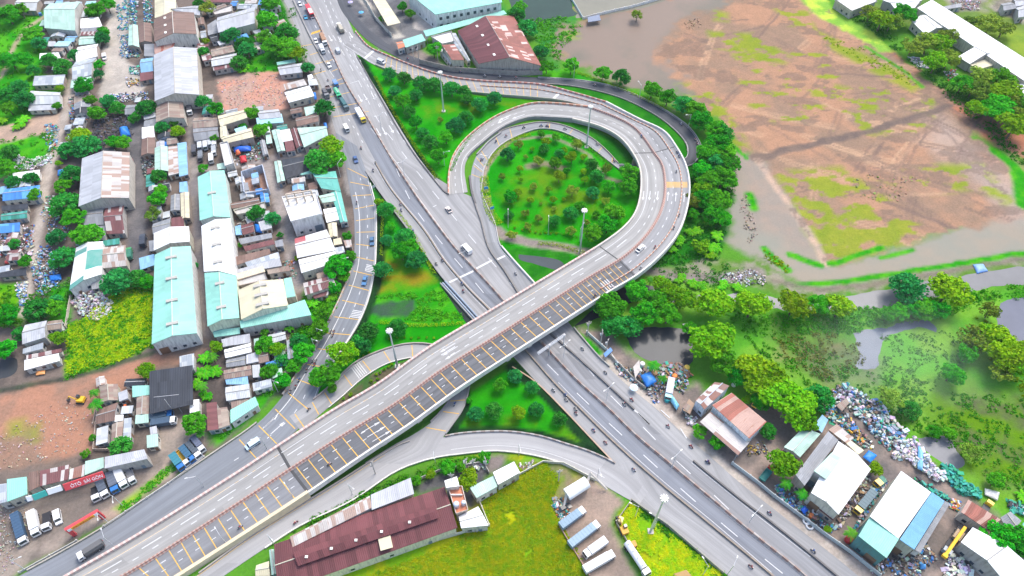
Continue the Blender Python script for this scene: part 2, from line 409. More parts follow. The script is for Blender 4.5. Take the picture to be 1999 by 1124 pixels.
# (polygon in the photo, two colours, noise size m, edge softness m, edge raggedness m, wet, cover 0..1)
Z = [
 (pts('O', "-200,-60 560,-60 600,110 690,330 735,420 730,560 640,690 560,760 420,880 200,1030 -200,1240"), EARTH, 9, 1, 3, 0, 1),
 (pts('O', "-60,10 85,25 78,60 90,150 130,130 118,190 60,235 -60,255"), GRN, 8, 2, 5, 0, 1),
 (pts('O', "-60,285 100,255 112,300 60,330 -60,380"), GRN, 8, 2, 5, 0, 1),
 (pts('O', "-60,255 60,235 118,222 118,243 45,272 -60,290"), ((.45, .32, .24), (.36, .26, .2)), 6, 1, 2, 0, 1),
 (pts('O', "-60,555 45,550 48,640 -60,620"), LUSH, 8, 2, 4, 0, 1),
 (pts('O', "95,560 140,560 135,640 80,640"), GRN, 6, 2, 4, 0, 1),
 (pts('O', "213,575 297,542 299,678 233,706 128,740 128,700 132,636 160,622 215,620"), LUSH, 7, 1, 2, 0, 1),
 (pts('O', "470,0 570,0 600,110 595,130 540,143 500,150 465,130 440,100"), DKG, 6, 2, 4, 0, 1),
 (pts('O', "470,112 540,112 545,140 480,138"), GRN, 6, 2, 3, 0, 1),
 (pts('O', "215,-40 252,-40 246,120 292,150 275,186 195,190 205,100"), ((.46, .41, .36), (.38, .34, .3)), 7, 1, 2, 0, 1),
 (pts('O', "420,155 470,140 545,138 570,165 565,213 440,217"), ((.50, .26, .19), (.40, .27, .22)), 9, 1, 2, 0, 1),
 (pts('O', "-60,780 150,735 300,698 400,688 300,722 280,760 195,775 185,880 -60,935"), PINK, 12, 1.5, 3, 0, 1),
 (pts('O', "-60,955 150,925 290,890 300,835 340,775 395,790 405,880 300,955 200,1026 60,1105 -60,1180"), YARD, 9, 1.5, 3, 0, 1),
 (pts('O', "200,1000 260,960 330,900 345,905 270,975 215,1015"), ((.46, .34, .26), (.36, .28, .23)), 7, 2, 3, 0, .9),
 (pts('O', "600,560 672,552 650,610 620,660 565,735 505,805 420,868 400,850 520,760 560,690"), GRN, 6, 1, 2, 0, 1),
 (pts('O', "225,990 340,900 345,910 240,998"), LUSH, 4, 1, 1, 0, .9),
 (pts('O', "570,422 632,430 637,458 575,462"), ((.12, .08, .07), (.2, .15, .13)), 3, .5, 1, 0, 1),
 # inside the interchange
 (pts('O', "715,338 740,380 800,455 845,520 870,550 915,628 840,690 700,745 610,780 660,690 720,600 736,500 734,400"), LAWN, 8, .5, .5, 0, 1),
 (pts('O', "745,480 800,520 850,546 800,566 735,576 738,500"), LAWNX, 6, 2, 2, 0, 1),
 (pts('O', "735,577 800,566 870,556 905,625 830,632 720,628 715,600"), GRN, 4, 1, 1, 0, 1),
 (pts('O', "700,105 740,135 800,158 870,178 940,188 1035,195 1090,202 1140,215 990,222 925,258 885,305 874,360 800,285 740,190"), LAWN, 8, .5, .5, 0, 1),
 (pts('O', "810,205 850,195 930,200 1000,196 1040,200 960,215 880,245 840,230"), LAWNB, 6, 3, 3, 0, .8),
 (pts('O', "1060,252 1120,266 1195,322 1256,340 1255,375 1243,415 1180,475 1110,518 1020,565 980,485 968,440 945,375 948,320 985,276"), LAWN, 9, .5, .5, 0, 1),
 (pts('O', "1000,345 1060,330 1140,350 1190,380 1180,420 1110,440 1050,450 1000,430 975,380"), LAWNB, 9, 5, 5, 0, .85),
 (pts('O', "1040,240 1083,232 1150,246 1200,272 1240,305 1235,328 1205,322 1180,290 1140,260 1080,243"), DKG, 8, .5, .5, 0, 1),
 (pts('O', "1140,165 1240,203 1310,245 1345,300 1330,310 1300,272 1240,226 1150,185"), ((.2, .24, .015), (.1, .22, .015)), 6, .5, .5, 0, 1),
 (pts('O', "1000,714 1045,745 1100,798 1166,876 1195,900 1120,872 1050,852 950,842 870,850 905,812 918,765"), LAWN, 8, .5, .5, 0, 1),
 (pts('O', "890,838 920,820 990,800 1060,800 1140,850 1160,872 1090,858 1040,846 950,840"), LAWNB, 7, 3, 3, 0, .9),
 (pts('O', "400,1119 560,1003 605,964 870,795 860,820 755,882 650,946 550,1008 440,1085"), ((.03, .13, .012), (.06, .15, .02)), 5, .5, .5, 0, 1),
 (pts('O', "610,840 668,775 720,732 810,696 840,690 740,762 640,822"), ((.05, .12, .03), (.12, .10, .06)), 4, .5, .5, 0, 1),
 (pts('O', "985,485 1050,480 1110,492 1120,515 1045,556"), DKG, 4, 1, 1, 0, 1),
 # east of the interchange
 (pts('O', "1050,150 1200,165 1320,225 1375,285 1420,260 1440,330 1420,470 1380,520 1250,535 1300,490 1345,400 1340,330"), DKG, 8, 1, 1, 0, 1),
 (pts('O', "1050,128 1130,140 1250,185 1330,235 1400,290 1380,300 1310,225 1200,168 1050,150"), GRN, 7, 1, 2, 0, 1),
 (pts('O', "975,0 1010,40 1100,28 1138,42 1135,62 1100,100 1090,140 1060,135 1045,70 960,20"), ((.03, .2, .03), (.06, .22, .03)), 6, 1, 2, 0, 1),
 (pts('O', "1180,-90 1560,-60 1640,45 1748,108 1850,185 1900,250 2100,420 2100,520 1870,445 1700,505 1610,515 1540,420 1470,310 1420,260 1340,185 1200,150 1090,110 1085,60 1130,40"), TAN, 22, 2, 9, 0, 1),
 (pts('O', "1085,60 1130,40 1300,-10 1440,-40 1400,20 1330,40 1295,75 1290,120 1330,160 1370,230 1330,200 1240,172 1140,128 1095,112"), MUDW, 25, 4, 12, 1, 1),
 (pts('O', "1425,300 1490,320 1560,420 1612,515 1710,503 1870,445 1999,425 2100,420 2100,500 1960,512 1790,545 1590,560 1500,530 1420,470 1425,380"), ((.20, .195, .155), (.235, .20, .15)), 20, 2, 4, 1, 1),
 (pts('O', "1440,300 1490,318 1560,425 1600,500 1560,495 1500,450 1450,440"), ((.30, .22, .17), (.25, .21, .175)), 12, 4, 5, .6, .8),
 (pts('O', "1820,215 1880,260 1960,330 2100,420 2100,440 1960,425 1900,340 1800,280"), ((.34, .27, .23), (.38, .28, .22)), 14, 6, 6, .3, .9),
 (pts('O', "1715,95 1760,118 1830,180 1880,240 1960,290 2100,370 2100,300 1990,250 1860,190 1800,150 1740,95"), ((.38, .16, .095), (.34, .19, .13)), 12, 2, 3, 0, 1),
 (pts('O', "1580,-30 1640,25 1700,62 1742,98 1715,102 1655,62 1600,35 1560,0"), ((.46, .60, .07), (.2, .4, .05)), 6, 1.5, 3, 0, 1),
 (pts('O', "1640,20 1720,30 1800,60 1880,140 1999,220 2100,300 2100,-60 1600,-60"), ((.07, .17, .03), (.12, .2, .04)), 9, 2, 4, 0, 1),
 (pts('O', "1900,-60 2100,-60 2100,90 1999,80 1930,60 1840,10"), ((.17, .24, .04), (.12, .2, .04)), 9, 3, 4, 0, 1),
 (pts('O', "1930,60 2100,60 2100,160 1999,118"), ((.22, .30, .03), (.16, .26, .03)), 9, 3, 2, 0, 1),
 (pts('O', "1840,-20 1930,0 1915,22 1860,20"), ((.3, .26, .24), (.2, .17, .15)), 5, 2, 3, 0, .9),
 (pts('O', "1990,-40 2100,-40 2100,60 1985,42 1930,15"), ((.35, .3, .27), (.2, .17, .15)), 5, 2, 3, 0, .9),
 (pts('O', "1470,500 1560,560 1800,530 2100,470 2100,510 1800,552 1660,575 1560,590 1490,570 1420,545 1300,545 1260,520"), ((.26, .24, .18), (.10, .2, .03)), 5, 1, 3, 0, 1),
 (pts('O', "1150,640 1260,530 1400,560 1520,600 1700,600 1850,575 2100,545 2100,1240 1900,960 1800,900 1640,770 1560,800 1430,700 1350,660 1240,640"), ((.075, .29, .018), (.15, .35, .03)), 14, 2, 3, 0, 1),
 (pts('O', "1500,650 1600,640 1670,665 1690,715 1600,740 1520,700"), ((.19, .17, .08), (.09, .17, .03)), 8, 6, 8, 0, 1),
 (pts('O', "1580,700 1700,690 1780,740 1740,800 1660,760"), ((.17, .18, .11), (.1, .2, .05)), 10, 6, 8, 0, .9),
 (pts('O', "1720,650 1850,640 1900,700 1850,740 1760,790 1720,740"), ((.10, .36, .015), (.17, .36, .03)), 14, 4, 4, 0, 1),
 (pts('O', "1780,800 1900,760 2100,800 2100,960 1960,960 1880,900"), ((.10, .22, .006), (.10, .12, .05)), 9, 5, 8, 0, 1),
 # yards on the right below
 (pts('O', "1130,640 1180,640 1240,700 1290,715 1330,760 1360,745 1430,820 1500,760 1600,835 1640,775 1700,800 1800,890 1880,960 2100,1090 2100,1240 1760,1240 1600,1070 1500,985 1337,855 1217,750"), ((.30, .235, .20), (.17, .145, .13)), 7, 1.5, 3, 0, 1),
 (pts('O', "1640,795 1700,870 1790,925 1870,985 1850,1010 1760,950 1670,900 1625,830"), ((.14, .125, .12), (.2, .17, .15)), 5, 2, 2, 0, .9),
 (pts('O', "1118,645 1150,660 1185,695 1190,712 1150,690"), GRN, 4, .6, 1, 0, 1),
 # bottom
 (pts('O', "470,1240 560,1060 700,970 830,905 960,882 1060,890 1120,905 1170,945 1100,1000 1110,1060 1170,1240"), FIELD, 6, 1, 2, 0, 1),
 (pts('O', "1010,905 1060,900 1150,930 1110,970 1080,985 1060,950"), ((.22, .16, .13), (.12, .2, .03)), 5, 3, 5, 0, .9),
 (pts('O', "560,1040 700,962 833,900 940,890 1000,888 1020,900 960,935 940,955 880,960 790,985 640,1040"), ((.05, .16, .02), (.08, .2, .02)), 4, 1, 2, 0, 1),
 (pts('O', "800,950 850,925 930,905 965,905 945,935 930,985 915,990 870,955 815,965"), ((.10, .10, .105), (.15, .14, .14)), 4, 1, 2, 0, 1),
 (pts('O', "950,884 995,886 985,905 965,925 950,915"), ((.2, .17, .16), (.13, .12, .12)), 3, 1, 2, 0, 1),
 (pts('O', "1080,985 1150,930 1175,943 1222,978 1195,1022 1290,1240 1170,1240 1100,1040"), ((.33, .25, .20), (.25, .195, .16)), 7, 1, 1.5, 0, 1),
 (pts('O', "1228,975 1330,1055 1420,1125 1500,1190 1300,1240 1265,1125 1203,1022"), FIELD, 6, .6, 1, 0, 1),
 (pts('O', "1214,966 1250,988 1320,1042 1410,1120 1400,1124 1310,1050 1240,992"), GRN, 4, .5, 1, 0, 1),
 # top
 (pts('O', "660,-60 1000,-60 960,20 870,40 800,110 740,95 690,45"), ASP, 8, 1, 1, 0, 1),
 (pts('O', "690,-10 705,-10 790,72 770,75"), ((.5, .46, .4), (.42, .38, .34)), 5, .8, 1, 0, 1),
 (pts('O', "800,20 845,40 870,48 830,60 808,55"), ((.55, .5, .44), (.45, .4, .36)), 5, .8, 1, 0, 1),
 (pts('O', "770,80 800,85 860,120 880,140 830,130 780,105"), ((.26, .22, .19), (.18, .15, .13)), 4, 1, 1, 0, 1),
]
# (line in the photo, width m, two colours, noise, softness, ragged, wet, cover)
LN = [
 (pts('O', "150,100 135,200 115,260 97,320 85,380 74,450 60,520 48,610"), 4.5, ((.42, .36, .31), (.34, .29, .25)), 5, 1, 1.2, 0, 1),
 (pts('O', "90,30 50,55 28,90 5,145 -20,170"), 2.6, ((.44, .34, .26), (.38, .28, .2)), 4, 1, 1, 0, .95),
 (pts('O', "265,225 263,330 266,420 268,530"), 8, ((.115, .11, .115), (.16, .15, .15)), 5, 1, 1.5, 0, 1),
 (pts('O', "375,200 376,330 386,420 392,520 405,650"), 4.5, ((.19, .17, .17), (.25, .22, .2)), 4, .7, .8, 0, 1),
 (pts('O', "515,310 540,375 557,442 570,498 582,560"), 5.5, ((.33, .29, .27), (.25, .22, .2)), 5, .7, .8, 0, 1),
 (pts('O', "380,335 450,325 520,310 590,298"), 4, ((.30, .27, .25), (.23, .2, .19)), 4, .7, .8, 0, 1),
 (pts('O', "0,762 140,738 235,708 298,690"), 2.2, ((.07, .09, .05), (.04, .05, .04)), 4, .5, .6, 0, .9),
 (pts('O', "972,448 985,462 1040,474 1110,484 1165,500"), 4.5, ((.24, .2, .18), (.3, .25, .2)), 4, .7, .8, 0, 1),
 (pts('O', "948,372 943,350 950,325 965,305 1000,272"), 2.2, ((.42, .3, .26), (.36, .28, .24)), 4, .4, .3, 0, .9),
 (pts('O', "962,450 958,420 950,385"), 2.2, ((.42, .3, .26), (.36, .28, .24)), 4, .4, .3, 0, .9),
 (pts('O', "1010,272 1075,265 1130,290 1150,302 1180,345 1215,357"), 1.8, ((.3, .22, .18), (.25, .2, .16)), 4, .5, .5, 0, .8),
 (pts('O', "1030,325 1065,320 1100,330"), 3.5, ((.2, .15, .12), (.25, .18, .14)), 3, .8, 1, 0, .8),
 (pts('O', "1260,525 1330,540 1410,545 1480,530"), 5, ((.28, .24, .22), (.2, .17, .15)), 4, 1, 1.5, 0, .9),
 (pts('O', "1472,310 1540,292 1620,275 1700,255 1790,228 1850,205"), 4.5, ((.17, .125, .10), (.14, .105, .09)), 6, .8, 2, .2, .95),
 (pts('O', "1480,315 1540,400 1580,455 1612,515"), 3, ((.5, .35, .26), (.36, .28, .23)), 5, 1, 1, 0, .9),
 (pts('O', "1490,485 1510,508 1540,528"), 3.2, GRN, 3, .6, 1.2, 0, 1), (pts('O', "1540,497 1560,503 1600,518"), 3.2, GRN, 3, .6, 1.5, 0, 1),
 (pts('O', "1620,515 1665,500 1720,485"), 2.8, GRN, 3, .6, 1.2, 0, 1), (pts('O', "1720,505 1780,488"), 2, GRN, 3, .6, 1, 0, 1),
 (pts('O', "1418,270 1440,290 1457,310"), 2, GRN, 3, .6, .8, 0, 1), (pts('O', "1462,380 1472,405"), 4, GRN, 3, 1, 1, 0, 1),
 (pts('O', "1940,292 1975,320 1999,350"), 5, GRN, 4, 1, 1.5, 0, 1), (pts('O', "1985,340 1999,400"), 6, GRN, 4, 1, 1.5, 0, 1),
 (pts('O', "1180,700 1230,750 1290,800 1384,885 1440,935 1520,1000 1600,1060 1680,1124"), 4.5, ((.50, .44, .38), (.40, .34, .29)), 4, .7, 1, 0, .95),
 (pts('O', "1005,1122 1030,1100 1060,1070 1085,1040"), 1.6, ((.06, .07, .06), (.09, .1, .06)), 3, .5, .5, 0, .85),
 (pts('O', "705,375 722,375 738,400 742,470 735,540"), 2.5, ((.03, .10, .03), (.05, .14, .03)), 3, .4, .3, 0, 1),
 (pts('O', "555,-10 580,60 600,115 630,170 650,235 672,300 686,375"), 4, ((.34, .31, .29), (.26, .24, .23)), 4, .7, .8, 0, .9),
]
# grass patches over the bare field: only where noise lets them through
GP = [(pts('O', "1380,60 1470,65 1545,110 1530,125 1470,112 1400,95"), .46), (pts('O', "1510,15 1580,20 1590,55 1540,50"), .5), (pts('O', "1590,55 1660,90 1740,130 1800,170 1780,180 1700,140 1620,95"), .42),
      (pts('O', "1320,165 1380,160 1440,240 1465,300 1440,300 1390,230"), .52), (pts('O', "1430,100 1600,100 1840,200 1800,260 1560,270 1450,200"), .60), (pts('O', "1510,335 1640,325 1740,390 1820,460 1700,495 1620,515 1570,450"), .44),
      (pts('O', "1700,345 1840,320 1920,320 1985,400 1900,370 1800,380"), .52), (pts('O', "1860,330 1905,320 1975,395 1960,400"), .47), (pts('O', "1560,150 1700,180 1760,230 1600,210"), .6), (pts('O', "1770,195 1825,200 1815,222 1770,212"), .45),
      (pts('O', "1395,20 1420,25 1420,42 1395,40"), .45), (pts('O', "1100,60 1130,55 1130,75 1105,78"), .45), (pts('O', "20,825 45,820 45,850 18,850"), .3), (pts('O', "60,835 75,830 72,860 60,855"), .35)]
DG = ((.006, .022, .01), (.012, .045, .014))  # dark hedge and gutter green, with kerb shadow painted in along lawn edges
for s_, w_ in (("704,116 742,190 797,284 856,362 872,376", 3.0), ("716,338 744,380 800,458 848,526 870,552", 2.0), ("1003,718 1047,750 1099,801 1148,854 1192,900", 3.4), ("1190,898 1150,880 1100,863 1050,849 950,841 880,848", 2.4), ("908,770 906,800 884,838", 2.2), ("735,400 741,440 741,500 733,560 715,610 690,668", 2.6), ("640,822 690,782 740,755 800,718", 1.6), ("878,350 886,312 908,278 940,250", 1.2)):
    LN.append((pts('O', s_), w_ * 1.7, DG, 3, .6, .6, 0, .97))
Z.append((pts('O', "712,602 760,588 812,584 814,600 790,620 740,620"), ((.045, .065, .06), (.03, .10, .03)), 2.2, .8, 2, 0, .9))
LN += [(pts('O', "1560,557 1650,549 1800,526 1900,509 2050,486"), 2.6, GRN, 3, .6, 1, 0, 1), (pts('O', "1510,548 1600,566 1700,556 1800,540 1900,520 2050,498"), 2.2, ((.16, .15, .11), (.2, .17, .13)), 3, .6, 1, 0, .9), (pts('O', "1690,92 1760,135 1800,170"), 2.5, GRN, 3, .8, 1.5, 0, .9)]
def build_ground():
    def axis(a, b, st, ext):
        x = list(np.arange(a, b + st, st)); e = [a - q for q in ext[::-1]]; f = [x[-1] + q for q in ext]; return np.array(e + x + f)
    gx = axis(-330, 330, 1.05, [15, 50, 150, 500, 1500, 4000]); gy = axis(40, 425, 1.05, [15, 50, 150, 500, 1500, 4000])
    X, Y = np.meshgrid(gx, gy); nx, ny = len(gx), len(gy)
    C = np.zeros(X.shape + (3,)); C[:] = (.08, .24, .02); wet = np.zeros(X.shape)
    w1, w2 = fbm(X / 7, Y / 7, 11, 4) - .5, fbm(X / 7, Y / 7, 47, 4) - .5
    w3, w4 = fbm(X / 2.6, Y / 2.6, 5, 3) - .5, fbm(X / 2.6, Y / 2.6, 77, 3) - .5
    def apply(dist, c2, nz, soft, wt, cov, seed):
        a = np.clip(.5 - dist / (2 * soft), 0, 1) * cov; m = a > 0
        if not m.any(): return
        f = fbm(X[m] / nz, Y[m] / nz, seed, 5); f = np.clip((f - .36) / .28, 0, 1); f = f * f * (3 - 2 * f)
        c = np.array(c2[0]) * (1 - f[:, None]) + np.array(c2[1]) * f[:, None]
        C[m] = C[m] * (1 - a[m][:, None]) + c * a[m][:, None]; wet[m] = wet[m] * (1 - a[m]) + wt * a[m]
    for k, (pl, c2, nz, soft, rag, wt, cov) in enumerate(Z):
        W = [tuple(P(*q)[:2]) for q in pl]; xs = [q[0] for q in W]; ys = [q[1] for q in W]
        Xa, Ya = X + w1 * rag * 2 + w3 * min(rag, 2), Y + w2 * rag * 2 + w4 * min(rag, 2)
        box = (X > min(xs) - 25) & (X < max(xs) + 25) & (Y > min(ys) - 25) & (Y < max(ys) + 25)
        d = np.full(X.shape, 99.); dd = segdist(Xa[box], Ya[box], W + [W[0]]); ins = inpoly(Xa[box], Ya[box], W); d[box] = np.where(ins, -dd, dd)
        apply(d, c2, nz, soft, wt, cov, 100 + k * 7)
    for k, (pl, t) in enumerate(GP):
        W = [tuple(P(*q)[:2]) for q in pl]
        dd = segdist(X, Y, W + [W[0]]); ins = inpoly(X, Y, W); d = np.where(ins, -dd, dd)
        n = fbm(X / 9 + (Y / 30), Y / 5, 300 + k, 5)
        a = np.clip((n - t) / .07, 0, 1) * np.clip(.5 - d / 5, 0, 1)
        g = fbm(X / 4, Y / 4, 9, 3)[..., None]; C[:] = C * (1 - .85 * a[..., None]) + (np.array((.15, .25, .006)) * (1 - g) + np.array((.27, .30, .02)) * g) * .85 * a[..., None]
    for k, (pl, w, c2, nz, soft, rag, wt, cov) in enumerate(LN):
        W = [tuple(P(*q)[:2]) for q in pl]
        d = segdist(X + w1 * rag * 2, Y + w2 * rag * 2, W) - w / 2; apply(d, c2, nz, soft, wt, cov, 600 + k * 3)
    W = [tuple(P(*q)[:2]) for q in next(z for z in Z if z[1] is TAN)[0]]; rg = random.Random(5); ok = (wet < .5) & (C[..., 0] > .2) & (C[..., 0] > C[..., 1] * 1.15)
    for k in range(120):
        x, y = P(rg.uniform(1300, 1960), rg.uniform(60, 470))[:2]
        if not inpoly(np.array([x]), np.array([y]), W)[0]: continue
        a = rg.choice((-.55, -.45, .35, 1.0, -.9)) + rg.gauss(0, .12); l = []; n = rg.randint(3, 9)
        for i in range(n): l.append((x, y)); x += math.cos(a) * 7; y += math.sin(a) * 7; a += rg.gauss(0, .09)
        dk = rg.random() < .62
        for off in ((0, 2.4) if rg.random() < .6 else (0,)):
            m = [(p + off * math.sin(a), q - off * math.cos(a)) for p, q in l]; xs = [q[0] for q in m]; ys = [q[1] for q in m]
            bx = np.where((gx > min(xs) - 4) & (gx < max(xs) + 4))[0]; by = np.where((gy > min(ys) - 4) & (gy < max(ys) + 4))[0]
            if len(bx) < 2 or len(by) < 2: continue
            sl_ = np.s_[by[0]:by[-1] + 1, bx[0]:bx[-1] + 1]; d = segdist(X[sl_] + w3[sl_] * 1.5, Y[sl_] + w4[sl_] * 1.5, m); al = np.clip(1.2 - d / rg.uniform(.7, 1.3), 0, 1) * ok[sl_] * rg.uniform(.35, .8)
            C[sl_] = C[sl_] * (1 - al[..., None]) + np.array((.17, .12, .10) if dk else (.47, .30, .19)) * al[..., None]
    # dark damp blotches on the bare field
    W = [tuple(P(*q)[:2]) for q in next(z for z in Z if z[1] is TAN)[0]]
    ins = inpoly(X, Y, W) & (wet < .3); n = fbm(X / 12 + Y / 40, Y / 7, 900, 5); g = np.clip((n - .55) / .035, 0, 1) * ins * (C[..., 0] > .3)
    C[:] = C * (1 - .6 * g[..., None]) + np.array((.17, .125, .10)) * .6 * g[..., None]
    V = np.stack([X, Y, np.zeros_like(X)], -1).reshape(-1, 3)
    i = np.arange((ny - 1) * (nx - 1)); r, c = i // (nx - 1), i % (nx - 1); a = r * nx + c
    Fq = np.stack([a, a + 1, a + nx + 1, a + nx], 1)
    t = NT("ground", .95, .15); vc = t.node("ShaderNodeVertexColor", layer_name="tint"); wa = t.node("ShaderNodeAttribute", attribute_name="wet"); p = t.geo()
    n1 = t.noise(p, 1.1, 6, .75); n2 = t.noise(p, .22, 5, .7); n3 = t.noise(p, 3.2, 3, .7)
    dry = t.math('SUBTRACT', 1.0, t.math('MULTIPLY', wa.outputs["Fac"], .8))
    b = t.mix(t.math('MULTIPLY', t.ramp(n1, .36, .66), t.math('MULTIPLY', dry, .6)), vc.outputs[0], t.mix(1.0, vc.outputs[0], (.5, .55, .5), 'MULTIPLY'))
    b = t.mix(t.math('MULTIPLY', t.ramp(n2, .45, .8), t.math('MULTIPLY', dry, .4)), b, t.mix(1.0, vc.outputs[0], (1.5, 1.35, 1.3), 'MULTIPLY'))
    b = t.mix(t.math('MULTIPLY', t.ramp(n3, .62, .7), t.math('MULTIPLY', dry, .3)), b, t.mix(1.0, vc.outputs[0], (1.7, 1.6, 1.6), 'MULTIPLY'))
    t.col(b); t.link(t.math('SUBTRACT', .95, t.math('MULTIPLY', wa.outputs["Fac"], .5)), t.b.inputs["Roughness"])
    t.link(t.math('ADD', .03, t.math('MULTIPLY', wa.outputs["Fac"], .1)), t.b.inputs["Specular IOR Level"])
    bp = t.node("ShaderNodeBump"); bp.inputs["Distance"].default_value = .25; t.link(t.math('MULTIPLY', dry, .5), bp.inputs["Strength"]); t.link(n1, bp.inputs["Height"]); t.link(bp.outputs[0], t.b.inputs["Normal"])
    o = mesh("ground", V, Fq, t.m, cols=C.reshape(-1, 3))
    at = o.data.attributes.new("wet", 'FLOAT', 'POINT'); at.data.foreach_set("value", wet.astype(np.float32).ravel())
    tag(o, "flat land of lawns, bare earth, yards and fields round the interchange", None, None, 'structure')
build_ground()
def sheet(name, ptl, mat, z=.03, rag=1.0, label=None, kind='structure'):
    """flat ragged-edged sheet on the ground"""
    W = [P(*q) for q in ptl]; out = []
    c, _ = catmull(W + [W[0]], 10)
    for v in c[:-1]: out.append((v[0] + (float(fbm(np.array(v[0] / 4), np.array(v[1] / 4), 3)) - .5) * rag * 3, v[1] + (float(fbm(np.array(v[0] / 4), np.array(v[1] / 4), 8)) - .5) * rag * 3, z))
    from mathutils.geometry import tessellate_polygon
    return tag(mesh(name, out, [t for t in tessellate_polygon([[Vector(p) for p in out]])], mat), label, None, None, kind)
GREY_W = water((.17, .18, .19)); 
sheet("pond", pts('O', "985,-30 1100,-40 1118,15 1125,30 1085,40 1050,48 1020,46 1000,20"), water((.03, .06, .045), .1), label="dark green pond at the top between reeds and the white wall")
sheet("flood_water", pts('O', "1105,-40 1330,-40 1290,5 1140,35 1125,20"), water((.22, .21, .16), .15), label="grey green flood water behind the white wall")
sheet("canal", pts('O', "1330,578 1480,575 1560,590 1660,578 1780,556 1900,534 2060,515 2060,545 1950,560 1850,575 1730,600 1600,606 1480,602 1340,592"), water((.20, .20, .20), .12), label="grey canal along the earth bank")
sheet("pond", pts('O', "1222,655 1250,640 1320,640 1352,655 1355,690 1340,715 1290,712 1240,690"), water((.045, .05, .055), .06), label="dark pond behind the riverside scrap yard", rag=.6)
sheet("creek", pts('O', "1665,648 1720,640 1760,628 1815,628 1828,648 1790,640 1745,648 1722,672 1710,720 1670,718 1678,690"), water((.14, .17, .21), .08), label="blue grey creek winding through the marsh")
sheet("pond", pts('O', "1955,590 1985,583 2040,590 2040,690 1990,675 1965,650 1945,630"), water((.15, .16, .2), .08), label="grey pond at the right edge of the marsh")
sheet("pond", pts('O', "1790,855 1850,853 1868,880 1885,905 1865,915 1830,895 1800,875"), water((.17, .175, .19), .15), label="grey pool beside the rubbish bank", rag=.5)
sheet("ditch", pts('O', "-30,712 25,698 34,712 20,735 -30,740"), water((.05, .055, .06), .1), label="dark ditch at the left edge", rag=.5)
sheet("ditch", pts('O', "862,560 880,556 945,628 920,640"), water((.02, .035, .03), .12), label="dark ditch below the highway edge", rag=.2, z=.035)
sheet("ditch", pts('O', "1012,497 1050,500 1090,507 1102,520 1085,526 1040,514 1015,507"), water((.06, .075, .08), .12), label="narrow channel in the reeds beside the bridge", rag=.2)
sheet("ditch", pts('O', "1120,640 1200,570 1260,555 1330,580 1330,592 1250,585 1190,610"), water((.04, .045, .05), .12), label="dark channel under the bridge", rag=.5)
# ================================================================== ROADS
hwy = Strip([((500, -60), (557, -60), (640, -60), .12), ((553, 0), (597, 0), (660, 0), .12), ((577, 53), (625, 53), (690, 62), .12), ((597, 110), (651, 110), (697, 110), .12), ((627, 167), (678, 167), (733, 170), .12),
             ((647, 230), (717, 230), (770, 232), .12), ((672, 300), (758, 300), (812, 300), .12), ((715, 334), (780, 334), (838, 336), .12), ((743, 375), (807, 375), (895, 372), .12), ((760, 400), (824, 400), (948, 398), .12), ((790, 438), (852, 438), (966, 438), .12),
             ((822, 482), (886, 482), (977, 482), .12), ((850, 522), (923, 522), (1012, 522), .12), ((874, 555), (954, 555), (1043, 555), .12), ((915, 600), (994, 600), (1085, 600), .12), ((943, 632), (1024, 632), (1112, 632), .12), ((967, 658), (1048, 658), (1133, 658), .12),
             ((1001, 695), (1081, 695), (1167, 695), .12), ((1047, 745), (1129, 745), (1217, 745), .12), ((1101, 799), (1189, 799), (1283, 799), .12), ((1148, 849), (1240, 849), (1337, 849), .12), ((1190, 895), (1295, 895), (1391, 895), .12), ((1212, 940), (1348, 940), (1442, 940), .12),
             ((1245, 985), (1402, 985), (1500, 985), .12), ((1317, 1040), (1467, 1040), (1570, 1040), .12), ((1386, 1096), (1538, 1096), (1642, 1096), .12), ((1475, 1165), (1618, 1165), (1722, 1165), .12)], 6)
lane = Strip([((l[0], l[1]), (r_[0], r_[1]), .145) for l, r_ in (((545, -50), (571, -50)), ((575, 0), (595, 0)), ((610, 77), (634, 77)), ((645, 136), (661, 136)), ((690, 232), (715, 232)), ((735, 318), (768, 318)), ((767, 372), (803, 372)), ((828, 447), (857, 447)), ((868, 507), (910, 507)), ((914, 561), (957, 561)), ((957, 605), (996, 605)), ((1002, 655), (1043, 655)), ((1085, 749), (1131, 749)), ((1132, 796), (1184, 796)), ((1185, 849), (1238, 849)), ((1239, 899), (1297, 899)), ((1305, 956), (1367, 956)), ((1386, 1022), (1444, 1022)), ((1452, 1076), (1512, 1076)), ((1545, 1150), (1600, 1150)))], 6)
lane.sheet("road_lane", asphalt((.21, .222, .245), .35, .3, .8), thick=.05, label="bluish grey middle lanes of the highway left of the median")
lane2 = Strip([((l[0], l[1]), (r_[0], r_[1]), .145) for l, r_ in (((1083, 690), (1108, 690)), ((1131, 749), (1180, 749)), ((1191, 799), (1234, 799)), ((1242, 849), (1300, 856)), ((1297, 895), (1348, 897)), ((1350, 940), (1400, 940)), ((1404, 985), (1455, 985)), ((1469, 1040), (1528, 1040)), ((1540, 1096), (1596, 1096)), ((1612, 1160), (1672, 1160)))], 6)
lane2.sheet("road_lane", asphalt((.26, .262, .268), .35, .4, .8), thick=.05, label="grey middle lanes of the highway right of the median")
RD = (.235, .235, .24); DK = (.135, .14, .15); LT = (.33, .325, .32)
hwy.sheet("highway", asphalt((.315, .312, .308)), thick=.4, label="wide concrete highway with barriers running under the bridge")
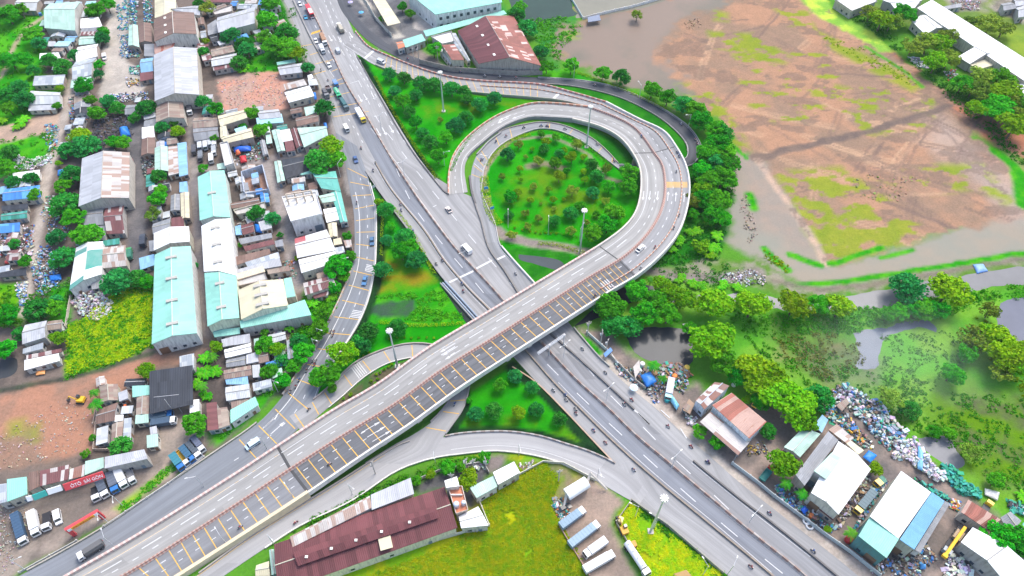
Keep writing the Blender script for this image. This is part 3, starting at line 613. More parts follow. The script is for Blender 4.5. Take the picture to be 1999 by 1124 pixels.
dR = [((60, 1165), (170, 1165), (285, 1165), .8), ((165, 1106), (205, 1147), (240, 1190), 1.0), ((273, 1043), (300, 1089), (335, 1136), 1.6), ((450, 932.5), (476, 976), (510, 1024), 2.8), ((542, 872), (567, 916), (603, 963), 3.8), ((650, 802), (677, 846), (712, 888), 5.0),
      ((740, 749), (768, 791), (803, 828), 6.0), ((833.5, 682), (862, 723), (897, 759.5), 6.8), ((933.5, 622), (962, 661), (997, 694), 7.2), ((1033.5, 562), (1062, 597.5), (1097, 630), 7.2), ((1117, 512), (1150, 542), (1183, 575), 7.0), ((1177, 475), (1217, 502), (1250, 534), 6.8),
      ((1217, 445), (1262, 459), (1303, 485), 6.5), ((1240, 415), (1288, 417), (1333, 437), 6.2), ((1250, 375), (1298, 375), (1346, 376), 5.9), ((1249, 333), (1294, 327), (1340, 327), 5.3), ((1234, 299), (1276, 298), (1319, 286), 4.7), ((1207, 268), (1244, 255), (1294, 256), 3.6), ((1167, 247), (1205, 231), (1246, 233), 2.6), ((1117, 233.5), (1147, 209), (1183, 200), 1.7)]
dR = dR[:1] + dR[2:]
deck = Strip(dR, 10)
inner = Strip([(dR[-1][0], dR[-1][1], 1.7), ((1075, 231), (1090, 203), 1.3), ((1033, 231), (1033, 203.5), 1.0), ((985, 248), (968, 228), .8), ((940, 282), (915, 266), .6), ((914, 307), (886, 303), .45), ((907, 333), (876, 340), .3), ((913, 375), (875, 380), .2)], 10)
outer = Strip([(dR[-1][1], dR[-1][2], 1.7), ((1095, 196.5), (1117, 181), 1.3), ((1033.5, 190), (1050, 165), 1.0), ((933, 182), (940, 158.5), .7), ((867, 173), (873, 149.5), .5), ((800, 153), (812, 131), .4), ((733, 127), (752, 107), .25), ((700, 107), (719, 91), .2), ((672, 90), (694, 62), .16)], 10)
M_LD, M_DD = asphalt((.34, .333, .315)), asphalt((.145, .148, .155), .45, .3, .3)
deck.sheet("bridge_deck", M_LD, thick=1.5, cols=(0, 1), label="light grey carriageway of the loop bridge")
i1 = 3; i2 = 10
deck.sheet("bridge_deck", asphalt((.235, .238, .245)), thick=1.5, cols=(1, 2), hi=i1, label="grey lower approach of the bridge carriageway with yellow bars")
deck.sheet("bridge_deck", M_DD, thick=1.5, cols=(1, 2), lo=i1, hi=i2 - .15, label="dark fresh asphalt carriageway of the bridge with yellow bars")
deck.sheet("bridge_deck", asphalt((.30, .30, .30), .35), thick=1.5, cols=(1, 2), lo=i2 - .15, label="grey outer carriageway round the loop")
inner.sheet("loop_road", M_LD, thick=1.8, label="light inner loop carriageway curving down to the highway")
outer.sheet("ramp_road", asphalt((.31, .305, .30), .3), thick=1.6, label="outer ramp with slanted yellow bars along the top lawn")
slip = Strip([((650, -30), (668, -30), .16), ((664, 15), (686, 15), .16), ((690, 50), (711, 48), .16), ((720, 80), (742, 75), .16), ((765, 106), (778, 98), .16), ((805, 126), (812, 112), .16), ((867, 145), (872, 131), .16), ((933, 157), (935, 142), .16), ((1050, 163), (1050, 151), .16), ((1117, 168), (1133, 157), .16), ((1183.5, 182), (1200, 170), .16),
              ((1233.5, 200), (1265, 197), .16), ((1283.5, 227), (1317, 227), .16), ((1317, 253.5), (1350, 254), .16), ((1338, 278), (1368.5, 287), .16), ((1342, 296), (1362, 310), .16), ((1335, 309), (1345, 324), .16), ((1300, 316), (1300, 333), .16), ((1250, 320), (1250, 337), .16), ((1207, 319), (1213, 334), .16)], 8)
slip.sheet("slip_road", asphalt((.085, .09, .10), .3, .3, .4), thick=.3, label="dark asphalt slip road with a tight bend under the loop bridge")
r6 = Strip([((1207, 319), (1213, 334), .17), ((1183, 293.5), (1176, 305), .17), ((1150, 267), (1138, 277), .17), ((1100, 245), (1095, 256.5), .17), ((1060, 239), (1060, 251), .17), ((1033, 242), (1033, 256), .17), ((983.5, 254), (990, 275), .17), ((953.5, 277), (964, 296), .17), ((931, 302), (947, 324), .17), ((920, 335), (942, 345), .17), ((919, 375), (940, 375), .17), ((930, 405), (950, 402), .17), ((941, 438), (966, 438), .17), ((954, 485), (977, 482), .17), ((984, 528), (1013, 520), .17), ((1011, 573), (1055, 566), .17)], 8)
r6.sheet("slip_road", asphalt((.28, .285, .29), .4), thick=.3, label="narrow road hugging the round lawn inside the loop")
r3 = Strip([((655, 258), (697, 285), .15), ((670, 300), (714, 332), .16), ((683.5, 375), (727, 375), .16), ((691, 420), (734, 412), .16), ((692, 485), (734, 492), .16), ((687, 525), (730, 535), .16), ((670, 572), (719, 585), .16), ((643.5, 628), (699, 633), .16), ((617, 679), (668, 684), .16), ((583, 728), (632, 740), .16), ((553, 772), (600, 815), .16), ((503, 826), (545, 868), .16), ((417, 886), (452, 929), .16), ((300, 965), (330, 1006), .16), ((207, 1028), (243, 1062), .16), ((110, 1085), (140, 1130), .16), ((-40, 1165), (-10, 1215), .16)], 8)
r3.sheet("ramp_road", asphalt((.215, .23, .25), .3), thick=.3, label="curved ramp with yellow bars beside the houses")
r4 = Strip([((565, 812), (590, 845), .18), ((603.5, 788), (618, 815), .18), ((650, 750), (667, 774), .18), ((690, 712), (709, 737), .18), ((735, 689), (752, 711), .18), ((790, 673), (795, 699), .18), ((845, 674), (838, 695), .18), ((895, 695), (872, 712), .18), ((917, 730), (893, 742), .18), ((914, 762), (884, 770), .18), ((903, 799), (868, 796), .18), ((880, 832), (842, 824), .18), ((862, 857), (805, 849), .18), ((842, 886), (768, 869), .18), ((790, 906), (712, 903), .18)], 8)
r4.sheet("ramp_road", asphalt((.33, .328, .325), .2, .4), thick=.3, label="narrow turning road passing under the bridge")
r5 = Strip([((330, 1160), (385, 1160), .17), ((390, 1119), (447, 1117), .17), ((470, 1061), (517, 1070), .17), ((550, 1009), (588, 1025), .17), ((650, 949), (685, 978), .17), ((750, 886), (767, 923), .17), ((800, 862), (820, 901), .17), ((860, 854), (862, 891), .17), ((900, 847), (900, 886), .17), ((950, 843.5), (958, 880), .17), ((1000, 844), (998, 882), .17), ((1053, 852), (1040, 888), .17), ((1100, 866), (1085, 900), .17), ((1150, 882), (1130, 920), .17), ((1200, 905), (1172, 943), .17), ((1235, 930), (1217, 969), .17), ((1265, 960), (1248, 985), .17)], 8)
r5.sheet("service_road", asphalt((.36, .355, .35), .2, .4), thick=.3, label="pale service road curving below the bridge to the highway")
STR = dict(h=hwy, d=deck, i=inner, o=outer, s=slip, r=r6, a=r3, b=r4, c=r5)
# ------------------------------------------------------------------ markings
mw, my = Marks(), Marks()
e = .03
def pl2(s, n=5): return sample([(x, y) for x, y in s], .15 + e, n)
for s_, f in (("770,320 803,395 853,463 918,540 953,582 1000,636 1060,702 1123,764 1228,862 1343,966 1405,1018 1472,1074 1560,1145", 0),):
    mw.dashes(pl2(pts('O', s_)), .28, 6, 15.5, 3)
mw.dashes(pl2(pts('O', "584,-10 630,78 663,140 690,190 730,255 770,320")), .3, 3.2, 9)
mw.dashes(pl2(pts('O', "612,-10 640,50 668,100 704,165 735,230 780,290 830,355 900,440 955,505 1010,568 1085,652 1150,722 1190,770 1253,831 1318,897 1384,957 1440,1010 1500,1063 1565,1115")), .28, 6, 15.5)
mw.dashes(pl2(pts('O', "640,-10 655,30 680,68 700,110 720,160 755,225 800,290 850,355")), .3, 3.2, 8)
mw.dashes(pl2(pts('O', "629,-10 648,40 662,70 690,118 717,165 745,215")), .3, 2.5, 6)
mw.dashes(pl2(pts('O', "1290,800 1330,838 1352,880")), .34, 4, 9)
mw.dashes(pl2(pts('O', "680,232 695,255 715,290")), .3, 2, 6)
for s_ in ("575,5 612,80 642,135 652,150", "724,250 770,312 815,370"): mw.line(pl2(pts('O', s_)), .2)
for f0 in (.485, .515): mw.line([p + Vector((0, 0, .06)) for p in hwy.edge(f0, None, None, 5)], .22)
for s_ in ("735,320 768,372 828,445 868,505 914,559 958,603", "729,318 762,372 822,446 862,506 908,562 950,606", "1078,746 1131,794 1184,847 1238,897 1304,954 1385,1020 1500,1119", "1090,746 1137,794 1190,845 1244,895 1310,952 1391,1018 1506,1117", "1114,688 1186,753 1240,803", "1350,903 1383,930 1449,983 1582,1087", "690,100 700,122 743,187 798,281 858,361"): mw.line(pl2(pts('O', s_)), .18)
for a_, b_ in (((1237, 798), (1268, 828)), ((1246, 806), (1268, 828))): mw.quad(P(*a_, .15), P(*b_, .15), .4)
for a_, b_ in (((877, 551), (924, 529)), ((930, 524), (960, 508)), ((967, 508), (986, 499)), ((683, 163), (701, 157)), ((845, 404), (852, 400))): mw.quad(P(*a_, .2), P(*b_, .2), .9 if a_[0] > 860 else .3)
hd = (P(745, 215, 0) - P(700, 140, 0)).normalized()
for q in ((663, 77), (685, 68), (703, 192), (714, 190), (729, 188), (739, 258), (750, 256), (764, 252), (645, 75)):
    mw.arrow(P(*q , .15 + e), hd, 6.5, .42)
for (x0, x1, yy) in ((634, 655, 166), (640, 665, 184), (645, 685, 205), (650, 700, 222)): my.quad(P(x0, yy + 6, .15), P(x1 + 20, yy - 5, .15), .3)
for a_, b_ in (((583, 91), (609, 86)), ((605, 107), (630, 99)), ((615, 125), (640, 118)), ((612, 145), (636, 138)), ((636, 122), (650, 115)), ((648, 139), (660, 134)), ((655, 158), (670, 152))): my.quad(P(*a_, .15), P(*b_, .15), .35)
for k in range(6): my.quad(P(608 + k * 2.9, 67 - k * .9, .15), P(610.5 + k * 2.9, 62.5 - k * .9, .15), .8)
def across(m, s, d, f0, f1, w, slant=0.0, dz=.03): m.quad(s.at(d + slant, f0, dz), s.at(d, f1, dz), w)
# bridge markings
dz = .03
mc = deck.c[:, 1]; mpx = np.array([PX(p) for p in mc]); ne = int(np.searchsorted(deck.t, 10))
for x in [210, 240, 270, 302, 328, 352, 375, 397, 424, 449, 473, 497, 520, 544, 577, 600, 622, 645, 667, 690, 712, 734] + [c for c in (840, 858, 879, 899, 918, 938, 957, 977, 996, 1015, 1032, 1050, 1069, 1083, 1094, 1105, 1115, 1125, 1134, 1143, 1152, 1161, 1170, 1179, 1188, 1197)] + [756, 778, 799, 820]:
    d = float(np.interp(x, mpx[:ne, 0], deck.d[:ne])); across(my, deck, d, .52, .965, .26 if x < 1060 else .2)
L10 = float(np.interp(9.6, deck.t, deck.d)); Lend = deck.d[-1]
mw.line([p + Vector((0, 0, dz)) for p in deck.edge(.14)], .2); mw.dashes([p + Vector((0, 0, dz)) for p in deck.edge(.245, None, 11)], .3, 6, 12); mw.dashes([p + Vector((0, 0, dz)) for p in deck.edge(.345, None, 9)], .26, 1.8, 6); mw.dashes([p + Vector((0, 0, dz)) for p in deck.edge(.31, 11)], .28, 1.8, 5)
mw.line([p + Vector((0, 0, dz)) for p in deck.edge(.475)], .2); mw.line([p + Vector((0, 0, dz)) for p in deck.edge(.525)], .2); mw.line([p + Vector((0, 0, dz)) for p in deck.edge(.97)], .2)
mw.dashes([p + Vector((0, 0, dz)) for p in deck.edge(.64, None, 10)], .26, 1.6, 5.2, 1); mw.dashes([p + Vector((0, 0, dz)) for p in deck.edge(.77, None, 9)], .22, 1.3, 5.2, 2); mw.dashes([p + Vector((0, 0, dz)) for p in deck.edge(.665, 10)], .26, 1.6, 5)
for f0 in (.47, .53): my.line([p + Vector((0, 0, dz)) for p in deck.edge(.138, None, 9)], .1) if f0 < .5 else None
d18 = deck.near((720, 845))[0]
for f0 in (.63, .76, .88): mw.arrow(deck.at(d18 + 3 * f0, f0, dz), deck.tan(d18), 7, .22)
d18 = deck.near((885, 690))[0]
for f0 in (.19, .27, .36): mw.arrow(deck.at(d18, f0, dz), -deck.tan(d18), 6.5, .26)
d18 = deck.near((1300, 378))[0]
for f0, sg in ((.07, -1), (.2, -1), (.36, -1), (.57, 1), (.73, 1), (.9, 1)): mw.arrow(deck.at(d18 - 1, f0, dz), deck.tan(d18) * sg, 6, .3)
d18 = deck.near((1322, 362))[0]
for k in range(5): across(my, deck, d18 + k * .75 - 1.5, .53, .96, .38)
d18 = deck.near((1195, 583))[0]; 
for k in range(4): across(mw, deck, d18 + k * 1.0, .72, .96, .35)
# loop and ramps
mw.line([p + Vector((0, 0, dz)) for p in inner.edge(.22)], .22); mw.dashes([p + Vector((0, 0, dz)) for p in inner.edge(.6)], .26, 1.6, 4.6); mw.line([p + Vector((0, 0, dz)) for p in inner.edge(.92)], .2)
for pr in ((980, 237), (985, 230), (1010, 228)): d_, f_ = inner.near(pr); mw.arrow(inner.at(d_, f_, dz), inner.tan(d_), 7, .35)
mw.dashes([p + Vector((0, 0, dz)) for p in outer.edge(.45)], .24, 1.6, 5); mw.line([p + Vector((0, 0, dz)) for p in outer.edge(.06)], .18); mw.line([p + Vector((0, 0, dz)) for p in outer.edge(.94)], .18)
d0, d1 = outer.near((1040, 178))[0], outer.near((748, 118))[0]
for k in range(25): across(my, outer, d0 + (d1 - d0) * k / 24, .05, .95, .22, -4)
d_ = outer.near((722, 104))[0]; across(mw, outer, d_, .05, .95, 1.6); d_ = outer.near((1085, 190))[0]; across(mw, outer, d_, .05, .6, 1.4)
a0, a1 = r3.near((700, 342))[0], r3.near((475, 860))[0]
ks = 20
for k in range(ks): across(my, r3, a0 + (a1 - a0) * k / (ks - 1), .08, .93, .28)
mw.line([p + Vector((0, 0, dz)) for p in r3.edge(.24, 2, 11)], .3); mw.line([p + Vector((0, 0, dz)) for p in r3.edge(.94, 1.5, 9.5)], .2); mw.dashes([p + Vector((0, 0, dz)) for p in r3.edge(.6, 1.5, 12)], .26, 1.6, 6)
for q in ((722, 518), (697, 607)):
    d_ = r3.near(q)[0]
    for k in range(5): mw.quad(r3.at(d_ + k * .8, .6, dz), r3.at(d_ + k * .8, .93, dz), .35)
d_ = r3.near((530, 822))[0]
for f0 in (.25, .55): mw.arrow(r3.at(d_, f0, dz), -r3.tan(d_), 6, .3)
for q in ((582, 818), (614, 798), (640, 770), (673, 737), (712, 713), (755, 697), (802, 685), (885, 808), (905, 780), (856, 838)): d_ = r4.near(q)[0]; across(my, r4, d_, .06, .94, .28)
d_ = r4.near((697, 727))[0]
for k in range(5): across(mw, r4, d_ + k * .8, .1, .9, .3)
mw.line([p + Vector((0, 0, dz)) for p in r4.edge(.06, 2, 5.5)], .18)
my.line([p + Vector((0, 0, dz)) for p in r5.edge(.06, 0, 5)], .12); mw.line([p + Vector((0, 0, dz)) for p in r5.edge(.72, 7.5, 14)], .16)
for q in ((920, 303), (945, 300), (968, 272), (1000, 260), (1075, 247), (1113, 258), (1170, 290), (1194, 312), (936, 333), (932, 345)): d_ = r6.near(q)[0]; across(my, r6, d_, .08, .92, .24)
for q in ((930, 322),): d_ = r6.near(q)[0]; across(mw, r6, d_, .08, .92, .2)
mw.line([p + Vector((0, 0, dz)) for p in r6.edge(.94)], .18); mw.line([p + Vector((0, 0, dz)) for p in slip.edge(.06, 8)], .16); mw.line([p + Vector((0, 0, dz)) for p in slip.edge(.94, 8)], .16)
mw.build("road_marking", paint((.60, .60, .59)), "white painted lane lines, arrows and crossings")
my.build("road_marking", paint((.72, .42, .06)), "yellow painted bars across the carriageways")
mj = Marks()
for t_ in (i1, 9.85, 15.0):
    d_ = float(np.interp(t_, deck.t, deck.d)); mj.quad(deck.at(d_, 0.02, .035), deck.at(d_, .49, .035), .9 if t_ < 5 else .5); mj.quad(deck.at(d_, .51, .035), deck.at(d_, .98, .035), .9 if t_ < 5 else .5)
mj.build("expansion_joint", plain((.07, .07, .07), .8), "dark expansion joints across the bridge deck")
# ------------------------------------------------------------------ parapets, barriers, piers
RW = banded((.58, .40, .35), (.62, .52, .46), 1.6, .55); CR = concrete((.62, .56, .49)); CW = concrete((.68, .65, .6)); RB = banded((.38, .20, .16), (.46, .33, .28), 1.2, .5); GRY = concrete((.3, .29, .28)); DKB = concrete((.16, .15, .145))
def wall(name, pl, prof, mat, label, cat="barrier"):
    o = sweep(pl, prof, name, mat); return tag(o, label, cat)
wall("parapet", deck.edge(.006, None, 9.7), boxprof(.75, 1.0), RW, "pink and white banded parapet along the upper left edge of the straight bridge")
wall("parapet", deck.edge(.006, 9.7), boxprof(.6, 1.0), CR, "cream parapet on the inside of the loop above the round lawn")
wall("parapet", deck.edge(.994, None, 3.0), [(-1.2, -2.6), (-.8, .9), (.25, .9), (.35, -2.6)], concrete((.66, .55, .38), .35), "thick cream retaining wall of the bridge approach beside the service road", "wall")
wall("parapet", deck.edge(.994, 3.0), [(-.5, -1.4), (-.3, 1.0), (.3, 1.0), (.3, -1.4)], CW, "off white parapet on the outer side of the bridge from approach to loop")
wall("median_barrier", deck.edge(.5), barprof(1.15, .9), RB, "red brown median barrier down the middle of the bridge deck")
wall("lane_divider", deck.edge(.84, 9.0), boxprof(.35, .5), banded((.52, .25, .16), (.58, .48, .4), 2.2), "thin rusty divider of the motorbike lane on the outer loop carriageway")
wall("lane_divider", outer.edge(.62, 0, 3), boxprof(.3, .5), banded((.52, .25, .16), (.5, .42, .36), 2.2), "short rusty divider at the start of the ramp past the factory")
wall("parapet", inner.edge(.985), boxprof(.5, 1.0), banded((.55, .27, .18), (.58, .45, .36), 3.5, .6), "orange stained parapet between the inner loop road and the top lawn")
wall("parapet", inner.edge(.02, 0, 5), boxprof(.4, .9), GRY, "grey parapet of the inner loop above the narrow lawn road")
wall("parapet", outer.edge(.99), boxprof(.5, .9), banded((.46, .2, .16), (.55, .44, .4), 3.0, .6), "brown banded wall between the ramp and the dark slip road")
wall("parapet", outer.edge(.01, 0, 6), boxprof(.35, .7), concrete((.45, .42, .36)), "low grey wall along the top lawn beside the yellow barred ramp")
h3 = lambda s, z=.12, n=4: sample(pts('O', s), z, n)
wall("median_barrier", [p for p in hwy.edge(.5, .5, None, 5)], barprof(1.0, .9), banded((.33, .22, .18), (.40, .34, .3), 4), "long brown median barrier between both directions of the highway")
wall("lane_barrier", h3("572,0 590,38 608.5,77 628,112 643,136"), boxprof(.6, .8), GRY, "grey barrier of the side lane at the top of the highway")
wall("lane_barrier", h3("733,318 765,372 826,447 866,507 912,561 955,605 1000,655 1040,700 1083,749 1130,796 1183,849 1237,899 1303.5,956 1384,1022 1450,1076 1510,1126"), boxprof(.5, .7), concrete((.30, .25, .2), .7), "long dark barrier of the motorbike lane on the left of the highway")
wall("lane_barrier", h3("1060,640 1117,689 1150,719 1183,749 1210,774 1238,800"), boxprof(.5, .7), DKB, "dark barrier right of the highway ending at the painted point")
wall("lane_barrier", h3("1353,900 1384,926 1450,979 1500,1016 1583,1083 1640,1130"), boxprof(.5, .7), DKB, "dark barrier on the right of the highway in front of the white scrapyard roof")
wall("lane_barrier", h3("923,375 928,400 940,435 954,485 984,528 1011,572"), boxprof(.5, .8), concrete((.24, .22, .2), .7), "dark curved barrier between the merging loop road and the narrow lawn road")
wall("lane_barrier", h3("931,303 941,292 955,277 978,260"), boxprof(.6, .9), GRY, "short grey crash barrier where the narrow lawn road leaves the inner loop")
wall("lane_barrier", h3("917,345 921,375 928,398"), boxprof(.8, .9), DKB, "short dark hedge like barrier before the loop joins the highway")
wall("guard_wall", h3("979,482 1005,512 1045,556"), boxprof(.5, 1.0), CW, "pale guard wall right of the highway beside the reeds")
wall("guard_wall", h3("873,553 900,586 935,624"), boxprof(.5, .9), GRY, "grey guard wall over the pipes on the left of the highway")
wall("guard_wall", h3("1000,716 1047,747 1100,799 1150,852 1195,900"), boxprof(.4, .35), concrete((.5, .36, .25)), "orange stained kerb of the lower triangular lawn beside the motorbike lane")
wall("guard_wall", h3("697,110 742,190 798,285 858,364 876,380"), boxprof(.5, .5), DKB, "dark kerb wall of the top lawn beside the highway")
wall("guard_wall", h3("714,334 743,377 800,453 850,524 872,552"), boxprof(.5, .5), GRY, "grey kerb wall left of the highway above the lens shaped lawn")
wall("guard_wall", h3("1120,640 1135,658 1168,696 1190,716"), boxprof(.4, .8), concrete((.4, .38, .34)), "low wall at the right highway edge below the bridge")
wall("guard_wall", r3.edge(1.01, 1.6, 9), boxprof(.4, .7), CW, "white kerb wall on the right side of the curved ramp by the lens shaped lawn")
wall("guard_wall", r3.edge(-.02, 5, 10), boxprof(.5, .9), banded((.5, .36, .26), (.45, .42, .38), 2), "brown railing wall on the left side of the curved ramp above the scrub")
wall("guard_wall", r3.edge(-.03, 11, 15.4), boxprof(.4, .6), concrete((.42, .39, .33)), "grey kerb wall between the truck yard and the lower ramp")
wall("guard_wall", r4.edge(-.03, 1.2, 6), boxprof(.4, .7), concrete((.38, .33, .3)), "brown kerb wall on the lawn side of the narrow turning road")
wall("guard_wall", r4.edge(1.03, 1.5, 5.2), boxprof(.3, .5), CW, "pale kerb on the bridge side of the narrow turning road")
wall("guard_wall", r4.edge(-.03, 8.4, 11.6), boxprof(.4, .6), GRY, "grey kerb wall of the lower triangular lawn next to the turning road")
wall("guard_wall", r4.edge(1.03, 8.6, 11), boxprof(.4, .6), concrete((.34, .32, .3)), "grey kerb wall between the turning road and the bridge side grass")
wall("guard_wall", r5.edge(-.02, 1, 6), boxprof(.4, .6), concrete((.40, .36, .32)), "grey kerb wall between the service road and the bridge wall")
wall("guard_wall", r5.edge(-.02, 7.2, 14), boxprof(.4, .7), banded((.30, .25, .22), (.42, .4, .38), 3), "curved dark kerb wall between the service road and the lower triangular lawn")
wall("guard_wall", r5.edge(1.02, 2, 13.4), boxprof(.4, .6), CW, "white kerb wall of the service road above the maroon factory")
wall("guard_wall", slip.edge(1.02, 8, 16), boxprof(.3, .5), concrete((.4, .38, .35)), "grey kerb on the outside of the dark slip road bend")
wall("guard_wall", slip.edge(-.02, 8, 15), boxprof(.3, .5), concrete((.3, .28, .26)), "dark kerb on the inside of the dark slip road bend")
wall("guard_wall", r6.edge(-.03, 0, 6.3), boxprof(.3, .5), concrete((.35, .3, .27)), "brown kerb between the narrow lawn road and the grass below the loop")
wall("guard_wall", r6.edge(1.03, 0, 13), boxprof(.35, .6), concrete((.45, .43, .41)), "grey kerb round the lawn inside the loop")
wall("abutment", deck.edge(.5, 15.0, 15.04)[:2], [(-9.6, -4.6), (-9.6, -1.5), (9.6, -1.5), (9.6, -4.6)], concrete((.6, .5, .36), .3), "cream abutment wall carrying the loop above the slip road")
wall("abutment", deck.edge(.5, i1, i1 + .03)[:2], [(-10.6, -3.6), (-10.6, -1.5), (10.6, -1.5), (10.6, -3.6)], concrete((.5, .45, .38), .4), "concrete abutment under the joint at the lower left of the bridge")
CP = concrete((.5, .47, .43))
for q in ((712, 800), (775, 770), (868, 722), (960, 660), (1002, 632), (1052, 600), (1118, 565), (1180, 525), (1245, 480), (1292, 420), (1300, 350)):
    d_, _ = deck.near(q); t = deck.tan(d_); nx = Vector((t.y, -t.x, 0)); m = MB(); top = deck.at(d_, .5).z - 1.5; c = deck.at(d_, .5); a = math.atan2(nx.y, nx.x)
    Mx = Matrix.Translation((c.x, c.y, 0)) @ Matrix.Rotation(a, 4, 'Z')
    root = empty("bridge_pier", (c.x, c.y, 0), a)
    m.box(-9.5, 9.5, -.9, .9, top - 1.3, top, tx=-.0); m.build("pier_cap", CP, root)
    for xx in (-6, 0, 6): MB().tube((xx, 0, -.2), (xx, 0, top - 1.3), .65, n=10).build("pier_column", CP, root)
    thing(root, "concrete bridge pier with three round columns", "bridge pier", q, "piers of the loop bridge")
# ================================================================== BUILDINGS
RF = dict(
 W=lambda: tin((.80, .80, .78), .06, panel=.05), w=lambda: tin((.50, .52, .52), .16, panel=.12, c2=(.42, .44, .45), amount=.25), M=lambda: tin((.27, .57, .47), .04, panel=.06), m=lambda: tin((.40, .58, .48), .12, panel=.12),
 G=lambda: tin((.25, .26, .275), .16, panel=.18), g=lambda: tin((.42, .43, .45), .14, panel=.14), B=lambda: tin((.19, .12, .095), .3, panel=.2), N=lambda: tin((.31, .25, .20), .28, panel=.2, c2=(.25, .17, .14), amount=.4), R=lambda: tin((.17, .065, .065), .12, panel=.2),
 r=lambda: tin((.18, .075, .075), .2, panel=.2, c2=(.5, .47, .44), amount=.35), C=lambda: tin((.60, .55, .38), .14, panel=.1), P=lambda: tin((.48, .45, .42), .3, panel=.15, c2=(.34, .23, .18), amount=.45, pc=(1.3, 3.6)), p=lambda: tin((.43, .46, .48), .22, panel=.2, c2=(.30, .34, .38), amount=.45, pc=(1.8, 2.6)),
 U=lambda: tin((.06, .22, .55), .05, panel=.2, c2=(.12, .36, .6), amount=.3), u=lambda: tin((.22, .42, .62), .18, panel=.15), D=lambda: tin((.035, .04, .05), .05, panel=.25), E=lambda: tin((.04, .23, .17), .06, panel=.25, c2=(.07, .32, .28), amount=.4), T=lambda: tin((.14, .45, .37), .1, panel=.1),
 K=lambda: tin((.26, .085, .06), .3, panel=.35, c2=(.42, .27, .22), amount=.45, pc=(1.5, 30.0)), k=lambda: tin((.50, .47, .44), .24, panel=.18, c2=(.25, .12, .09), amount=.4, pc=(1.3, 30.0)), S=lambda: tin((.64, .65, .64), .06, panel=.08, c2=(.42, .06, .07), amount=.3, pc=(3.2, 40.0)), e=lambda: tin((.70, .72, .71), .06, panel=.06, c2=(.05, .27, .22), amount=.22, pc=(2.6, 40.0)),
 F=lambda: tin((.14, .045, .048), .06, panel=.28, pc=(1.6, 60.0)), Q=lambda: tin((.25, .085, .065), .34, panel=.2, c2=(.6, .45, .4), amount=.16, pc=(1.6, 3.5)), L=lambda: tin((.15, .36, .55), .05, panel=.06), c=lambda: concrete((.5, .48, .45), .6), y=lambda: concrete((.66, .65, .62), .4), O=lambda: concrete((.55, .22, .13), .3), b=lambda: tin((.35, .60, .66), .08, panel=.08))
CW_ = {'W': 'white', 'w': 'whitish patched', 'M': 'mint green', 'm': 'pale mint', 'G': 'grey', 'g': 'light grey', 'B': 'brown', 'N': 'beige and brown', 'R': 'maroon', 'r': 'maroon and grey patched', 'C': 'cream', 'P': 'rust patched pale', 'p': 'grey patched', 'U': 'blue', 'u': 'light blue', 'D': 'black', 'E': 'dark green', 'T': 'teal green', 'K': 'rust striped', 'k': 'pale rust striped', 'S': 'white and red striped', 'e': 'white and green striped', 'F': 'dark maroon', 'Q': 'rusty red', 'L': 'sky blue', 'c': 'bare concrete', 'y': 'pale concrete', 'O': 'orange tiled', 'b': 'turquoise'}
WALLS = [(.62, .58, .50), (.50, .48, .45), (.66, .64, .60), (.42, .40, .37), (.55, .52, .42), (.40, .33, .28)]
GLASS = plain((.05, .07, .09), .15, .6); DOORM = plain((.16, .22, .27), .6); DOORB = plain((.22, .13, .08), .7); SKYL = plain((.80, .78, .70), .4)
def lerp(a, b, t): return a * (1 - t) + b * t
def roof_mesh(name, A, B, C_, D_, za, zb, mat, parent, M, th=.16):
    """sloped sheet from edge A-B (height za) down to edge D-C (height zb); uv u along A-B, v down the slope"""
    T = [Vector((A.x, A.y, za)), Vector((B.x, B.y, za)), Vector((C_.x, C_.y, zb)), Vector((D_.x, D_.y, zb))]
    L = (T[1] - T[0]).length; Wd = (T[3] - T[0]).length
    V = T + [v - Vector((0, 0, th)) for v in T]
    uv4 = [(0, 0), (L, 0), (L, Wd), (0, Wd)]
    V = [M @ v for v in V]
    up = (V[1] - V[0]).cross(V[3] - V[0]).z > 0
    fs = [(0, 1, 2, 3), (7, 6, 5, 4), (0, 4, 5, 1), (1, 5, 6, 2), (2, 6, 7, 3), (3, 7, 4, 0)]
    if not up: fs = [f[::-1] for f in fs]
    return mesh(name, V, fs, mat, parent, uv=uv4 + uv4)
BPOLY, BROT = [], []
